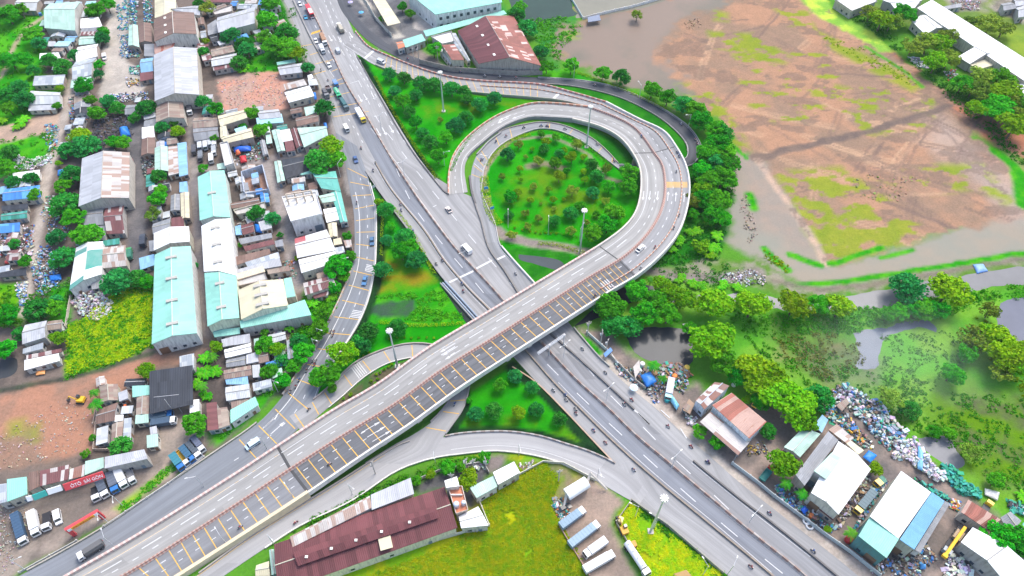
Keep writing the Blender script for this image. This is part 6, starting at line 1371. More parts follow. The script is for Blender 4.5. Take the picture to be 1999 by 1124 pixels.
WH_ = (.75, .76, .76); BL_ = (.06, .25, .6); LB_ = (.3, .5, .7); TQ_ = (.05, .42, .32); DK_ = (.045, .045, .05); BR_ = (.28, .19, .13); GY_ = (.35, .36, .37); RD_ = (.55, .08, .06); YL_ = (.7, .45, .06); OR_ = (.7, .2, .05)
heap("rubbish", pts('O', "1622,760 1650,752 1690,775 1720,790 1745,820 1770,845 1760,870 1735,880 1715,860 1690,830 1660,800 1625,785"), 900, .9, [WH_, WH_, WH_, LB_, BL_, GY_, GY_, TQ_, DK_, BR_, (.55, .6, .6)], 1, "mixed white and blue scrap along the upper part of the rubbish bank", 1.6)
heap("rubbish", pts('O', "1600,790 1630,790 1680,840 1705,870 1690,880 1650,850 1610,815"), 380, .8, [WH_, GY_, DK_, BL_, BR_, TQ_, YL_], 2, "scattered scrap behind the white scrapyard roof", 1.0)
heap("rubbish", pts('O', "1745,865 1780,858 1800,885 1838,925 1848,938 1825,940 1790,915 1765,900 1740,895"), 520, .9, [WH_, WH_, WH_, (.7, .72, .74)], 3, "white rubbish bags heaped above the big hall", 2.0, .2)
heap("rubbish", pts('O', "1838,905 1860,912 1885,945 1915,960 1912,975 1870,962 1840,930"), 420, .8, [(.02, .38, .25), (.03, .45, .32), (.02, .3, .22)], 4, "sea green crates and nets heaped at the end of the rubbish bank", 1.6, .8)
heap("rubbish", pts('O', "1780,930 1800,940 1855,975 1860,982 1830,972 1790,948"), 160, .7, [(.02, .38, .25), (.04, .4, .3), DK_], 5, "sea green crates along the back wall of the big hall", 1.2, .9)
heap("rubbish", pts('O', "137,588 160,570 200,572 223,592 218,615 190,628 160,618"), 520, .7, [WH_, WH_, (.6, .58, .55), (.7, .65, .5), GY_], 6, "white rag heap at the edge of the lush lot", 1.4, .4)
heap("rubbish", pts('O', "75,480 120,485 118,560 75,580 62,530"), 420, .6, [WH_, GY_, BL_, TQ_, (.6, .6, .6), BR_, LB_], 7, "litter and sacks along the right side of the sandy lane", .9, .5)
heap("rubbish", pts('O', "30,555 55,550 52,590 40,600"), 160, .6, [WH_, WH_, GY_, BL_], 8, "white litter left of the sandy lane", .6, .5)
heap("rubbish", pts('O', "30,300 60,312 100,300 102,318 60,332 28,330"), 320, .6, [WH_, WH_, GY_, (.6, .55, .5)], 9, "white scrap rows above the blue roofed shed", .6, .6)
heap("rubbish", pts('O', "88,240 118,245 112,290 98,300 85,270"), 200, .6, [WH_, BL_, LB_, TQ_, GY_, RD_], 10, "coloured litter beside the patch of red dirt", .7, .5)
heap("rubbish", pts('O', "135,190 170,195 175,235 135,245"), 280, .55, [WH_, DK_, BL_, RD_, GY_, TQ_], 11, "coloured scrap between the lane and the black sacks", .8, .5)
heap("rubbish", pts('O', "0,440 68,440 66,500 0,505"), 380, .7, [WH_, WH_, BL_, GY_, BR_, DK_, RD_, WH_, DK_], 12, "sacks and scrap in front of the left sheds", .9, .5)
heap("rubbish", pts('O', "82,380 128,385 150,410 130,470 95,460 80,420"), 300, .6, [WH_, BL_, BR_, GY_, YL_, TQ_], 13, "scrap below the trees right of the sandy lane", .8, .5)
heap("rubbish", pts('O', "228,10 262,0 270,50 258,58 232,60"), 260, .8, [WH_, BL_, TQ_, GY_, (.05, .3, .3)], 14, "stacked drums in the upper yard left half", 1.2, .25)
heap("rubbish", pts('O', "240,-10 270,-10 268,40 250,40"), 200, .8, [TQ_, BL_, WH_, (.03, .35, .3)], 15, "stacked green drums at the top of the yard", 1.2, .25)
heap("rubbish", pts('O', "280,0 298,0 298,45 282,45"), 150, .8, [TQ_, (.03, .35, .25), WH_, BL_], 16, "stacked green drums beside the beige roof at the top", 1.2, .25)
heap("rubbish", pts('O', "232,68 250,68 275,95 274,112 236,115"), 320, .8, [WH_, BL_, BL_, TQ_, GY_, WH_], 17, "blue and white drums beside the pale mint annex", 1.2, .25)
heap("rubbish", pts('O', "252,130 272,130 275,146 255,146"), 110, .7, [WH_, GY_, TQ_], 18, "pallets beside the blue striped shed", .9, .6)
heap("rubbish", pts('O', "247,153 272,153 272,168 248,170"), 120, .7, [WH_, WH_, DK_, YL_], 19, "black and white drums in the tan yard", .9, .25)
heap("rubbish", pts('O', "215,185 290,180 290,198 215,200"), 340, .6, [WH_, WH_, GY_, BL_, DK_], 20, "white scrap row at the lower end of the tan yard", .9, .5)
heap("rubbish", pts('O', "180,228 215,222 250,235 262,260 250,285 190,290 180,260"), 520, .8, [DK_, DK_, (.08, .09, .11), (.12, .14, .17), (.05, .06, .07)], 21, "black sack heaps round the blue tarp", 1.6, .4)
heap("rubbish", pts('O', "275,305 300,305 302,345 278,345"), 150, .6, [DK_, (.06, .12, .14), GY_], 22, "dark crates beside the lane to the mint warehouse", .9, .7)
heap("rubbish", pts('O', "452,270 512,262 515,310 460,325"), 260, .6, [DK_, GY_, BR_, WH_, TQ_], 23, "dark clutter in the courtyard with the blue tarp", .7, .6)
heap("rubbish", pts('O', "455,430 515,420 520,460 455,470"), 220, .6, [GY_, BR_, WH_, OR_, BL_, (.4, .38, .35)], 24, "clutter round the blue tarps of the narrow houses", .7, .6)
heap("rubbish", pts('O', "520,520 575,505 580,545 530,550"), 200, .5, [OR_, GY_, WH_, TQ_, BR_], 25, "orange and grey clutter behind the cream factory roof", .7, .6)
heap("rubbish", pts('O', "525,650 560,645 575,690 560,740 535,730"), 420, .6, [WH_, (.5, .48, .45), GY_, (.45, .6, .5), BR_], 26, "collapsed sheet scrap between the lower houses", .9, .8)
heap("rubbish", pts('O', "1200,710 1240,722 1290,715 1345,745 1335,770 1300,755 1280,790 1255,760 1215,740"), 620, .6, [DK_, DK_, GY_, BR_, BR_, TQ_, WH_, BL_, GY_], 27, "machine scrap in the riverside scrap yard", .9, .6)
heap("rubbish", pts('O', "1290,710 1330,712 1350,735 1300,745"), 260, .8, [(.33, .14, .08), (.4, .2, .1), BR_, GY_, TQ_], 28, "rusty scrap at the shore of the dark pond", 1.2, .8)
heap("rubbish", pts('O', "1338,812 1360,815 1360,832 1340,830"), 70, .6, [WH_, WH_, GY_], 29, "white sacks in front of the low lean-to", .8, .3)
heap("rubbish", pts('O', "1448,875 1490,860 1500,885 1460,890"), 160, .5, [DK_, BR_, GY_, YL_], 30, "clutter at the front corner of the rust striped house", .7, .6)
heap("rubbish", pts('O', "1510,945 1540,950 1580,985 1640,1030 1620,1040 1570,1005 1520,975"), 420, .6, [DK_, WH_, GY_, BL_, BR_, TQ_], 31, "car parts behind the yard fence by the palms", .8, .6)
heap("rubbish", pts('O', "1650,940 1680,925 1700,930 1690,960 1650,1020 1630,1040 1640,1000"), 420, .6, [BR_, GY_, DK_, WH_, (.4, .3, .2)], 32, "brown clutter between white roof and yellow cab truck", .8, .6)
heap("rubbish", pts('O', "1700,950 1725,930 1735,945 1690,1020 1670,1050 1665,1035"), 380, .6, [DK_, TQ_, BL_, GY_, WH_, (.05, .3, .3)], 33, "dark clutter along the left wall of the big hall", .8, .6)
heap("rubbish", pts('O', "1690,1060 1740,1090 1800,1050 1830,1090 1790,1130 1700,1120"), 420, .6, [DK_, DK_, BR_, GY_, GY_, WH_, BL_], 34, "clutter in the yard below the big hall", .6, .6)
heap("rubbish", pts('O', "1850,1085 1885,1080 1915,1110 1880,1130 1840,1130"), 240, 1.0, [WH_, WH_, (.7, .7, .72), GY_, DK_], 35, "white machine parts beside the crane", 1.2, .8)
heap("rubbish", pts('O', "1858,975 1875,980 1870,1000 1850,990"), 90, .6, [RD_, BL_, YL_, WH_, TQ_, OR_], 36, "brightly coloured scrap behind the rust striped shed", .8, .6)
heap("rubbish", pts('O', "1960,975 1999,985 2010,1010 1975,1000"), 120, .8, [(.02, .38, .25), WH_, DK_, TQ_], 37, "sea green bundles at the lower right edge", 1.0, .6)
heap("rubble", pts('O', "0,970 40,960 60,1000 30,1100 0,1124"), 300, .35, [(.45, .4, .36), (.5, .42, .36), (.6, .55, .5), BR_], 38, "pale rubble left of the parked trucks", .3, .7)
heap("rubble", pts('O', "0,850 120,780 180,800 150,880 0,920"), 320, .3, [(.5, .38, .32), (.45, .28, .2), (.6, .55, .5)], 39, "broken brick crumbs on the pink dirt lot", .2, .8)
heap("rubble", pts('O', "425,160 540,145 560,205 445,212"), 600, .35, [(.5, .26, .2), (.6, .4, .33), (.55, .5, .47)], 40, "broken bricks on the red rubble lot", .25, .9)
heap("rubbish", pts('O', "1770,110 1800,115 1815,135 1790,130"), 140, .7, [WH_, WH_, GY_], 41, "white litter slope below the long white row", .6, .6); heap("rubbish", pts('O', "1840,140 1865,135 1870,155 1850,158"), 110, .7, [WH_, GY_, RD_], 42, "white litter heap below the crossing wing", .6, .6)
heap("rubbish", pts('O', "1850,-5 1915,-5 1910,20 1865,22"), 260, .7, [WH_, GY_, (.45, .3, .25), BR_], 43, "pale rubble at the top beside the olive meadow", .7, .7)
heap("rubble", pts('O', "1400,545 1450,520 1490,535 1500,555 1440,560"), 260, .5, [(.55, .52, .5), (.4, .37, .35), WH_, DK_], 44, "grey stones on the earth bank beside the banana clumps", .5, .7)
heap("rubbish", pts('O', "1078,968 1100,975 1115,1010 1100,1020 1082,1000"), 160, .7, [DK_, (.02, .4, .42), GY_, WH_, OR_], 45, "turquoise and black machine parts beside the parked trucks", 1.0, .6)
heap("rubbish", pts('O', "1012,905 1040,900 1050,915 1020,920"), 60, .5, [WH_, GY_, BR_], 46, "bits of litter near the white sloped roof", .4, .6)
heap("rubbish", pts('O', "905,903 950,903 950,918 905,915"), 90, .6, [WH_, GY_, (.4, .3, .25)], 47, "scrap behind the yard wall below the service road", .9, .7)
heap("rubble", pts('O', "1455,375 1470,420 1480,460 1460,480 1452,440 1440,400"), 120, .6, [(.45, .33, .25), (.36, .27, .2)], 48, "earth clods on the muddy island", .5, .2)
heap("rubble", pts('O', "1660,355 1700,340 1790,345 1780,375 1740,400 1680,385"), 150, .5, [(.42, .28, .18), (.36, .25, .16), (.22, .32, .06)], 49, "rows of earth clods on the bare field", .4, .3)
heap("rubble", pts('O', "1335,45 1365,35 1370,52 1345,60"), 50, .6, [(.44, .28, .18), (.38, .25, .17)], 50, "small earth mound at the upper left of the bare field", .6, .2)
# tarps
def tarp(name, q, z, c, label, cat="tarp", sag=.5):
    A = [P(*p, z) for p in pts(*q)]; n = 9; V = []; c0 = sum(A, Vector()) / 4; rng = np.random.default_rng(len(label))
    for i in range(n):
        for j in range(n):
            u, v = i / (n - 1), j / (n - 1); p = lerp(lerp(A[0], A[1], u), lerp(A[3], A[2], u), v); e_ = max(abs(u - .5), abs(v - .5)) * 2
            V.append((p.x - c0.x, p.y - c0.y, z * (1 - sag * e_ ** 2) + rng.normal() * .08))
    o = mesh(name, V, [(i * n + j, i * n + j + 1, (i + 1) * n + j + 1, (i + 1) * n + j) for i in range(n - 1) for j in range(n - 1)], plain(c, .45, .4), smooth=True); o.location = (c0.x, c0.y, 0)
    md = o.modifiers.new("thickness", 'SOLIDIFY'); md.thickness = .06
    return tag(o, label, cat)
UB = (.02, .19, .62)
tarp("tarp", ('A', "680,725 735,710 752,765 690,785"), 3.4, UB, "big bright blue tarp over a heap among black sacks", sag=.95)
tarp("tarp", ('A', "935,820 1000,812 1000,852 935,858"), 2.5, UB, "blue tarp between the beige shed and the sheet roofed houses")
tarp("tarp", ('D', "310,850 412,838 415,868 314,876"), 3, (.02, .12, .55), "long blue tarp roof over the cluttered courtyard"); tarp("tarp", ('D', "345,902 385,895 392,935 355,943"), 2.5, (.55, .03, .04), "red tarp below the long blue tarp in the courtyard"); tarp("tarp", ('D', "322,868 350,862 355,888 328,895"), 2.8, (.7, .16, .06), "small orange tarp beside the long blue tarp")
tarp("tarp", ('E', "432,170 490,180 492,225 442,220"), 3, (.02, .22, .7), "blue tarp awning among the narrow village houses"); tarp("tarp", ('B', "280,480 350,470 355,505 285,512"), 1.5, UB, "blue tarp on the litter right of the sandy lane")
tarp("tarp", ('B', "20,395 70,390 70,410 22,412"), 1.5, (.6, .06, .05), "red tarp among the sacks at the left edge"); tarp("tarp", ('A', "330,985 395,975 400,1010 330,1018"), 2, UB, "blue tarp beside the lane above the dark tree")
tarp("tarp", ('I', "600,1065 660,1040 700,1100 640,1135"), 3, (.02, .17, .52), "large blue tarp roof of the riverside scrap yard", sag=.3); tarp("tarp", ('L', "1005,425 1040,385 1090,415 1050,460"), 3, (.01, .2, .66), "clean blue tarp roof behind the white scrapyard roof", sag=.15)
tarp("tarp", ('N', "905,415 965,410 995,455 930,470"), 1, (.2, .36, .7), "blue and white tarp on the bank of the grey canal", sag=.8); tarp("tarp", ('M', "585,358 625,365 610,505 580,490"), 2.5, (.18, .45, .68), "long light blue tarp across the white rubbish bags", sag=.3)
tarp("tarp", ('O', "1303,769 1312,765 1328,788 1322,797"), 2.2, (.22, .55, .72), "long sky blue tarp beside the sidewalk", sag=.6); tarp("tarp", ('L', "640,730 668,705 690,735 660,760"), 2, (.01, .1, .5), "dark blue tarp behind the fence by the palms", sag=.3)
tarp("tarp", ('D', "778,528 795,525 802,565 785,570"), 3, UB, "small blue tarp beside the white roadside roof"); tarp("tarp", ('D', "840,708 858,706 865,735 848,740"), 2.5, UB, "small blue awning beside the roadside tree"); tarp("parasol", ('M', "602,1045 635,1045 638,1075 605,1075"), 2.4, (.1, .35, .75), "blue parasol in the yard below the big hall", "parasol", .7)
tarp("tarp", ('M', "975,605 1065,630 1050,680 975,645"), 1.5, (.7, .68, .62), "pale sheet beside the rusty striped shed", sag=.4); tarp("tarp", ('C', "715,115 735,110 738,140 715,142"), 1.5, (.75, .16, .05), "small orange sheet in the alley by the palm")
tarp("tarp", ('B', "205,1045 262,1035 258,1060 205,1070"), 1, (.8, .35, .12), "orange and white sheet below the white left shed")
# ================================================================== VEHICLES
RUB = plain((.03, .03, .03), .8); RIM = plain((.5, .5, .52), .4, .5, .5); LAMP = plain((.6, .6, .58), .3, .5, var=.02); TAIL = plain((.5, .03, .03), .4); CHAS = plain((.06, .06, .065), .7)
def wheels(root, xs, half, r, w=.24):
    for x in xs:
        for s in (-1, 1):
            wh = MB().tube((x, s * (half - w), r), (x, s * half, r), r, n=12).build("wheel", RUB, root); MB().tube((x, s * half, r), (x, s * (half + .02), r), r * .55, n=10).build("rim", RIM, wh)
def lamps(root, x, half, z, xr):
    for s in (-1, 1):
        MB().box(x - .02, x + .04, s * half * .75 - .16, s * half * .75 + .16, z, z + .16).build("headlight", LAMP, root); MB().box(xr - .04, xr + .02, s * half * .8 - .12, s * half * .8 + .12, z, z + .18).build("tail_light", TAIL, root)
@cached
def carpaint(c): return plain(c, .28, .6, var=.03)
GL = plain((.03, .04, .05), .08, .7, var=.02)
def car(col, L=4.5, W=1.8, Hh=1.5, van=False):
    root = empty("van" if van else "car", (0, 0, 0)); h = W / 2; x0, x1 = -L / 2, L / 2
    if van: pr = [(x0, .35), (x1, .35), (x1, .95), (x1 - .75, 1.15), (x1 - 1.25, Hh), (x0 + .15, Hh), (x0, 1.2)]
    else: pr = [(x0, .35), (x1, .35), (x1, .75), (x1 - 1.15, .92), (x0 + .75, .95), (x0, .85)]
    b = MB(); b.prof(pr, -h, h); b.build("body", carpaint(col), root)
    if van:
        g = MB()
        for s in (-1, 1): g.box(x0 + .3, x1 - 1.4, s * (h + .005) - .01, s * (h + .005) + .01, 1.2, Hh - .25)
        g.add([(x1 - .78, -h * .88, 1.18), (x1 - .78, h * .88, 1.18), (x1 - 1.22, h * .85, Hh - .06), (x1 - 1.22, -h * .85, Hh - .06)], [(0, 1, 2, 3)]); g.v = [(v[0] + (.03 if i >= 16 else 0), v[1], v[2]) for i, v in enumerate(g.v)]
        g.build("window", GL, root)
    else:
        c = MB(); c.add([(x1 - 1.25, -h * .9, .92), (x1 - 1.25, h * .9, .92), (x0 + .35, h * .9, .94), (x0 + .35, -h * .9, .94), (x1 - 1.95, -h * .74, Hh), (x1 - 1.95, h * .74, Hh), (x0 + 1.0, h * .74, Hh), (x0 + 1.0, -h * .74, Hh)], [(0, 1, 5, 4), (1, 2, 6, 5), (2, 3, 7, 6), (3, 0, 4, 7)]); c.build("window", GL, root)
        MB().box(x0 + .98, x1 - 1.93, -h * .75, h * .75, Hh - .02, Hh + .05, tx=.08, ty=.05).build("roof", carpaint(col), root)
    wheels(root, (x1 - .85, x0 + .85), h, .33); lamps(root, x1, h, .6, x0); return root
def truck(cabc, boxc, L=8.0, W=2.4, cabL=1.9, Hb=2.9, kind="box", Hc=2.5):
    root = empty("truck", (0, 0, 0)); h = W / 2; x0, x1 = -L / 2, L / 2; xc = x1 - cabL
    cb = MB(); cb.prof([(xc + .05, .7), (x1, .7), (x1, 1.5), (x1 - .35, Hc), (xc + .05, Hc)], -h * .95, h * .95); cab = cb.build("cab", carpaint(cabc), root)
    MB().add([(x1 - .0, -h * .82, 1.55), (x1 - .0, h * .82, 1.55), (x1 - .31, h * .78, Hc - .12), (x1 - .31, -h * .78, Hc - .12)], [(0, 1, 2, 3)]).build("windshield", GL, cab).location = (.03, 0, 0)
    for s in (-1, 1): MB().box(xc + .5, x1 - .55, s * h * .96 - .015, s * h * .96 + .015, 1.55, Hc - .25).build("side_window", GL, cab)
    MB().box(x0, x1 - .3, -.5, .5, .5, .75).build("chassis", CHAS, root)
    if kind == "box":
        MB().box(x0, xc - .1, -h, h, .85, Hb).build("cargo_box", tin(boxc, .05, panel=.06, pc=(1.4, 30.)) if False else plain(boxc, .5, .3), root)
        m = MB()
        for k in range(int((L - cabL) / 1.1)): m.box(x0 + .5 + k * 1.1, x0 + .58 + k * 1.1, -h * .99, h * .99, Hb - .02, Hb + .05)
        m.build("roof_rib", plain(tuple(c * .8 for c in boxc), .5), root)
    elif kind == "bed":
        m = MB(); m.box(x0, xc - .15, -h, h, .85, 1.05); m.box(x0, x0 + .08, -h, h, 1.05, 1.75); m.box(xc - .25, xc - .15, -h, h, 1.05, 1.9)
        for s in (-1, 1): m.box(x0 + .08, xc - .25, s * h - .04, s * h + .04, 1.05, 1.75)
        m.build("cargo_bed", plain(boxc, .6), root)
    elif kind == "load":
        m = MB(); m.box(x0, xc - .15, -h, h, .85, 1.9); m.build("cargo_bed", plain(tuple(c * .7 for c in boxc), .6), root); MB().prof([(-h * .95, 1.85), (h * .95, 1.85), (h * .7, Hb), (-h * .7, Hb)], 0, 1).build("tarpaulin", plain(boxc, .7), root)
        o = root.children[-1]; o.data.transform(Matrix(((0, L - cabL - .3, 0, x0 + .05), (1, 0, 0, 0), (0, 0, 1, 0), (0, 0, 0, 1))))
    elif kind == "tank":
        m = MB(); m.tube((x0 + .1, 0, 1.95), (xc - .3, 0, 1.95), 1.1, n=14); m.build("tank", plain(boxc, .35, .5), root)
        m = MB(); 
        for k in range(4): m.tube((x0 + 1 + k * (L - cabL - 2) / 3, 0, 3.0), (x0 + 1 + k * (L - cabL - 2) / 3, 0, 3.2), .35, n=8)
        m.build("tank_lid", plain((.5, .5, .5), .4), root)
    elif kind == "flat":
        MB().box(x0, xc - .15, -h, h, .85, 1.1).build("flat_bed", plain(boxc, .7), root)
    wheels(root, (x1 - 1.1, x0 + 1.9, x0 + .85) if L > 6.5 else (x1 - 1.0, x0 + 1.0), h, .48, .32); lamps(root, x1, h, .85, x0); return root
def bus():
    root = empty("bus", (0, 0, 0)); L, h = 11.5, 1.25; b = MB(); b.box(-L / 2, L / 2, -h, h, .4, 3.1, tx=.12, ty=.06); b.build("body", carpaint((.68, .03, .04)), root)
    MB().box(-.5, L / 2 - 1.0, -h * .8, h * .8, 3.1, 3.3, tx=.2, ty=.2).build("roof_unit", plain((.75, .72, .7), .5), root)
    for s in (-1, 1): MB().box(-L / 2 + .6, L / 2 - .8, s * (h - .01) - .03, s * (h - .01) + .03, 1.5, 2.5).build("window", GL, root)
    MB().box(L / 2 - .1, L / 2 + .02, -h * .85, h * .85, 1.3, 2.7).build("windshield", GL, root); MB().box(L / 2 - .08, L / 2 + .05, -h * .9, h * .9, .45, 1.1).build("bumper", plain((.78, .76, .74), .5), root)
    wheels(root, (L / 2 - 2, -L / 2 + 2.6), h, .5, .3); lamps(root, L / 2 + .05, h, .7, -L / 2); return root
def put(root, px, z=None, to=None, strip=None, rev=False, frm=None, cat="car", look="", label=None, group=None):
    """place a vehicle at a photo point; heading towards `to`, or along a road"""
    if strip:
        s = STR[strip]; d, f = s.near(px); p = s.at(d, f, .01); t = s.tan(d) * (-1 if rev else 1); root.location = p
        root.rotation_mode = 'XYZ'; root.rotation_euler = (0, -math.asin(max(-1, min(1, t.z))), math.atan2(t.y, t.x))
    else:
        p = P(*px, 0); q = P(*to, 0); o = P(*(frm or px), 0); root.location = (p.x, p.y, .02 if z is None else z); root.rotation_euler = (0, 0, math.atan2(q.y - o.y, q.x - o.x))
    thing(root, look, cat, px, group, label); return root
def put2(root, t_, rear, front, **k):
    a, b = tp(t_, *rear), tp(t_, *front); return put(root, ((a[0] + b[0]) / 2, (a[1] + b[1]) / 2), to=b, frm=a, **k)
WC, SV, NB, BK, BC, TC, YC = (.72, .72, .71), (.45, .47, .5), (.04, .1, .25), (.03, .03, .035), (.03, .16, .42), (.04, .28, .36), (.75, .50, .02)
put(car(WC), (586, 11), strip='h', label="white car at the top of the highway left of the red bus")
put(bus(), (606, 27), strip='h', cat="bus", label="long red bus with white front on the upper highway")
put(car((.02, .3, .5), 3.6), (597, 33), strip='h', label="small turquoise car beside the rear of the red bus")
put(truck(WC, (.35, .2, .12), 10, kind="load"), (632, 86), strip='h', cat="truck", label="long brown loaded truck with white cab below the yellow bars")
put(car(WC), (617, 80), strip='h', label="white car left of the brown loaded truck"); put(truck(WC, WC, 6.4, 2.1, 1.7), (630, 105), strip='h', cat="truck", label="white box van truck in front of the brown loaded truck")
put(car(WC), (643, 132), strip='h', label="white car alone below the white box van truck"); put(car(SV, 4.9, 1.9, 1.9, True), (660, 105), strip='h', rev=True, cat="van", label="silver van right of the highway median")
put(truck(WC, (.42, .38, .3), 8.5, kind="load"), (665, 60), strip='h', rev=True, cat="truck", label="beige dump truck driving up on the upper right lanes")
put(truck(BC, (.2, .3, .45), 5.4, 2.0, 1.6, 2.2), (656, 166), strip='h', cat="truck", label="small blue truck behind the green tank truck"); put(truck((.05, .45, .2), (.05, .5, .22), 7, 2.3, 1.6, kind="tank"), (660, 183), strip='h', cat="truck", label="bright green tank truck on the upper highway")
put(truck((.1, .16, .17), (.05, .14, .15), 8.5, kind="load"), (673, 212), strip='h', cat="truck", label="dark teal truck below the green tank truck"); put(truck(WC, (.7, .66, .6), 5, 1.9, 1.6, 2.2), (677, 255), strip='h', cat="truck", label="small white truck approaching the ramp")
put(truck(YC, (.74, .75, .77), 10, kind="box"), (705, 230), strip='h', cat="truck", label="white box truck with yellow cab beside the median")
put(truck((.2, .2, .2), (.12, .12, .13), 6, kind="load"), (637, 188), strip='h', cat="truck", label="dark parked truck at the road edge, left one of two"); put(truck((.12, .1, .1), (.16, .12, .12), 4.6, 2, 1.5, 2.2, kind="bed"), (642, 173), strip='h', cat="truck", label="small dark parked pickup behind the dark parked truck")
put(car(NB), (695, 313), strip='a', label="navy car entering the curved ramp"); put(car(WC, 6.0, 2.1, 2.5, True), (911, 492), strip='h', rev=True, cat="van", label="big white van on the highway before the bridge")
put(car(WC, 4.7), (1248, 489), strip='d', label="white car on the outer carriageway of the loop bridge"); put(car((.6, .52, .47), 3.8), (876, 411), strip='h', rev=True, label="pale brown car where the loop joins the highway")
put(car(SV, 5, 1.9, 1.9, True), (745, 123), strip='o', rev=True, cat="van", label="silver van at the start of the yellow barred ramp")
put(car((.05, .14, .26)), (727, 468), strip='a', label="dark blue car on the curved ramp, upper one of two"); put(car((.06, .2, .4)), (713, 548), strip='a', label="blue car on the curved ramp, lower one of two")
put(car((.5, .62, .7), 5, 1.9, 1.8, True), (498, 866), strip='a', cat="van", label="silver blue van on the lower ramp road"); put(truck(WC, (.13, .13, .13), 7.5, kind="load"), (177, 1081), strip='a', cat="truck", label="white cab truck with dark load on the lower ramp road")
TG = "trucks parked in the yard by the red arch"
put2(truck(WC, (.05, .10, .17), 11, kind="box"), 'C', (105, 765), (158, 950), cat="truck", group=TG, label="long dark blue box truck left of the white box truck near the arch")
put2(truck(WC, WC, 8.5), 'C', (200, 755), (230, 900), cat="truck", group=TG, label="all white box truck beside the long dark blue one")
put2(truck(WC, BK, 6.2, kind="flat"), 'C', (280, 760), (288, 865), cat="truck", group=TG, label="white cab flat truck with black bed between white truck and van"); put(car(WC, 4.8, 1.9, 2.0, True), tp('C', 347, 787), to=tp('C', 355, 830), cat="van", label="white van nearest to the red entrance arch on its left")
put2(truck(WC, BK, 5.5, kind="flat"), 'C', (562, 612), (580, 690), cat="truck", group=TG, label="white cab flat truck at the left end of the row by the shop sign")
put2(truck(WC, (.09, .11, .14), 7.2), 'C', (595, 575), (632, 665), cat="truck", group=TG, label="dark box truck with white cab in the row by the shop sign")
put2(truck(BC, (.12, .14, .18), 7.4), 'C', (660, 540), (690, 640), cat="truck", group=TG, label="dark box truck with blue cab in the row by the shop sign")
put2(truck(WC, WC, 6.8), 'C', (705, 525), (742, 610), cat="truck", group=TG, label="white box truck in the row right of the blue cab truck"); put2(truck(WC, (.25, .25, .26), 5.6, 2, kind="bed"), 'C', (760, 515), (792, 588), cat="truck", group=TG, label="white pickup truck at the right end of the row by the shop sign")
put2(truck(BC, (.06, .1, .14), 8.5), 'C', (890, 215), (1005, 190), cat="truck", label="blue cab box truck just below the black roofed shed"); put2(truck(WC, (.06, .1, .15), 8), 'C', (920, 245), (1022, 228), cat="truck", label="white cab dark box truck below the blue cab one")
RG = "trucks parked beside the ramp wall"
put2(truck(BC, (.04, .2, .25), 6.8), 'C', (1025, 435), (1075, 505), cat="truck", group=RG, label="teal box truck at the left end of the row beside the ramp")
put2(truck(WC, (.7, .4, .04), 7, kind="bed"), 'C', (1050, 408), (1112, 480), cat="truck", group=RG, label="white cab truck with yellow bed in the row beside the ramp")
put2(truck(BC, (.04, .12, .2), 7), 'C', (1082, 392), (1140, 460), cat="truck", group=RG, label="dark box truck with bright blue cab in the row beside the ramp"); put2(truck(WC, (.08, .1, .12), 7), 'C', (1115, 365), (1175, 440), cat="truck", group=RG, label="white cab dark box truck in the row beside the ramp"); put2(truck(WC, (.12, .14, .2), 6.6), 'C', (1140, 335), (1195, 405), cat="truck", group=RG, label="white cab truck at the right end of the row below the palm")
VG = "vans parked in the small lot"
for (a, b, c1, c2, s) in (((125, 835), (128, 895), SV, (.55, .57, .58), "grey white van truck, upper left of the van lot"), ((155, 825), (162, 900), SV, (.6, .6, .58), "pale van truck, second in the upper row of the van lot"), ((182, 825), (190, 870), SV, (.5, .52, .52), "grey van, third in the upper row of the van lot"), ((208, 825), (212, 870), WC, (.55, .55, .55), "small van under the tree in the van lot"), ((130, 895), (130, 960), (.1, .1, .11), (.2, .22, .24), "dark truck, lower left of the van lot"), ((190, 905), (195, 975), WC, (.68, .68, .68), "white van truck at the lower end of the van lot"), ((207, 865), (210, 925), WC, (.4, .42, .44), "grey roofed van right in the van lot"), ((90, 850), (94, 930), (.06, .06, .07), (.10, .10, .11), "black truck on the lane left of the van lot")):
    put2(truck(c1, c2, 6.0, 2.0, 1.6, 2.3), 'D', a, b, cat="truck", group=VG, label=s)
put(car(WC, 4.8, 1.9, 1.9, True), tp('A', 615, 340), to=tp('A', 618, 390), cat="van", label="white van alone at the left edge of the tan yard"); put2(truck((.5, .1, .08), WC, 6, 2, 1.6), 'A', (770, 1000), (772, 945), cat="truck", label="white truck beside the patched warehouse on the dark lane")
put(car(BK, 4.4), tp('A', 1140, 890), to=tp('A', 1138, 850), label="black car on the lane beside the sheet roofed houses"); put2(truck(WC, (.1, .1, .11), 7), 'A', (1115, 620), (1118, 690), cat="truck", label="dark truck with white cab on the lane below the grey warehouse")
put2(truck(WC, (.16, .15, .15), 5.4, 2, kind="bed"), 'B', (958, 85), (965, 35), cat="truck", label="white pickup below the lane side tree"); put2(truck((.05, .3, .1), (.05, .2, .14), 6, 2.2, 1.6), 'B', (765, 420), (765, 330), cat="truck", label="green truck on the dark lane end behind the dark round tree")
put2(truck((.05, .06, .07), (.05, .06, .08), 6.5, 2.2, 1.6), 'B', (845, 330), (848, 265), cat="truck", label="black truck beside the grey shed on the lane")
LG = "trucks parked in the bottom lot"
put2(truck(WC, (.22, .32, .40), 9.5), 'T', (207, 600), (425, 440), cat="truck", group=LG, label="blue grey box truck with white cab, upper one in the bottom lot")
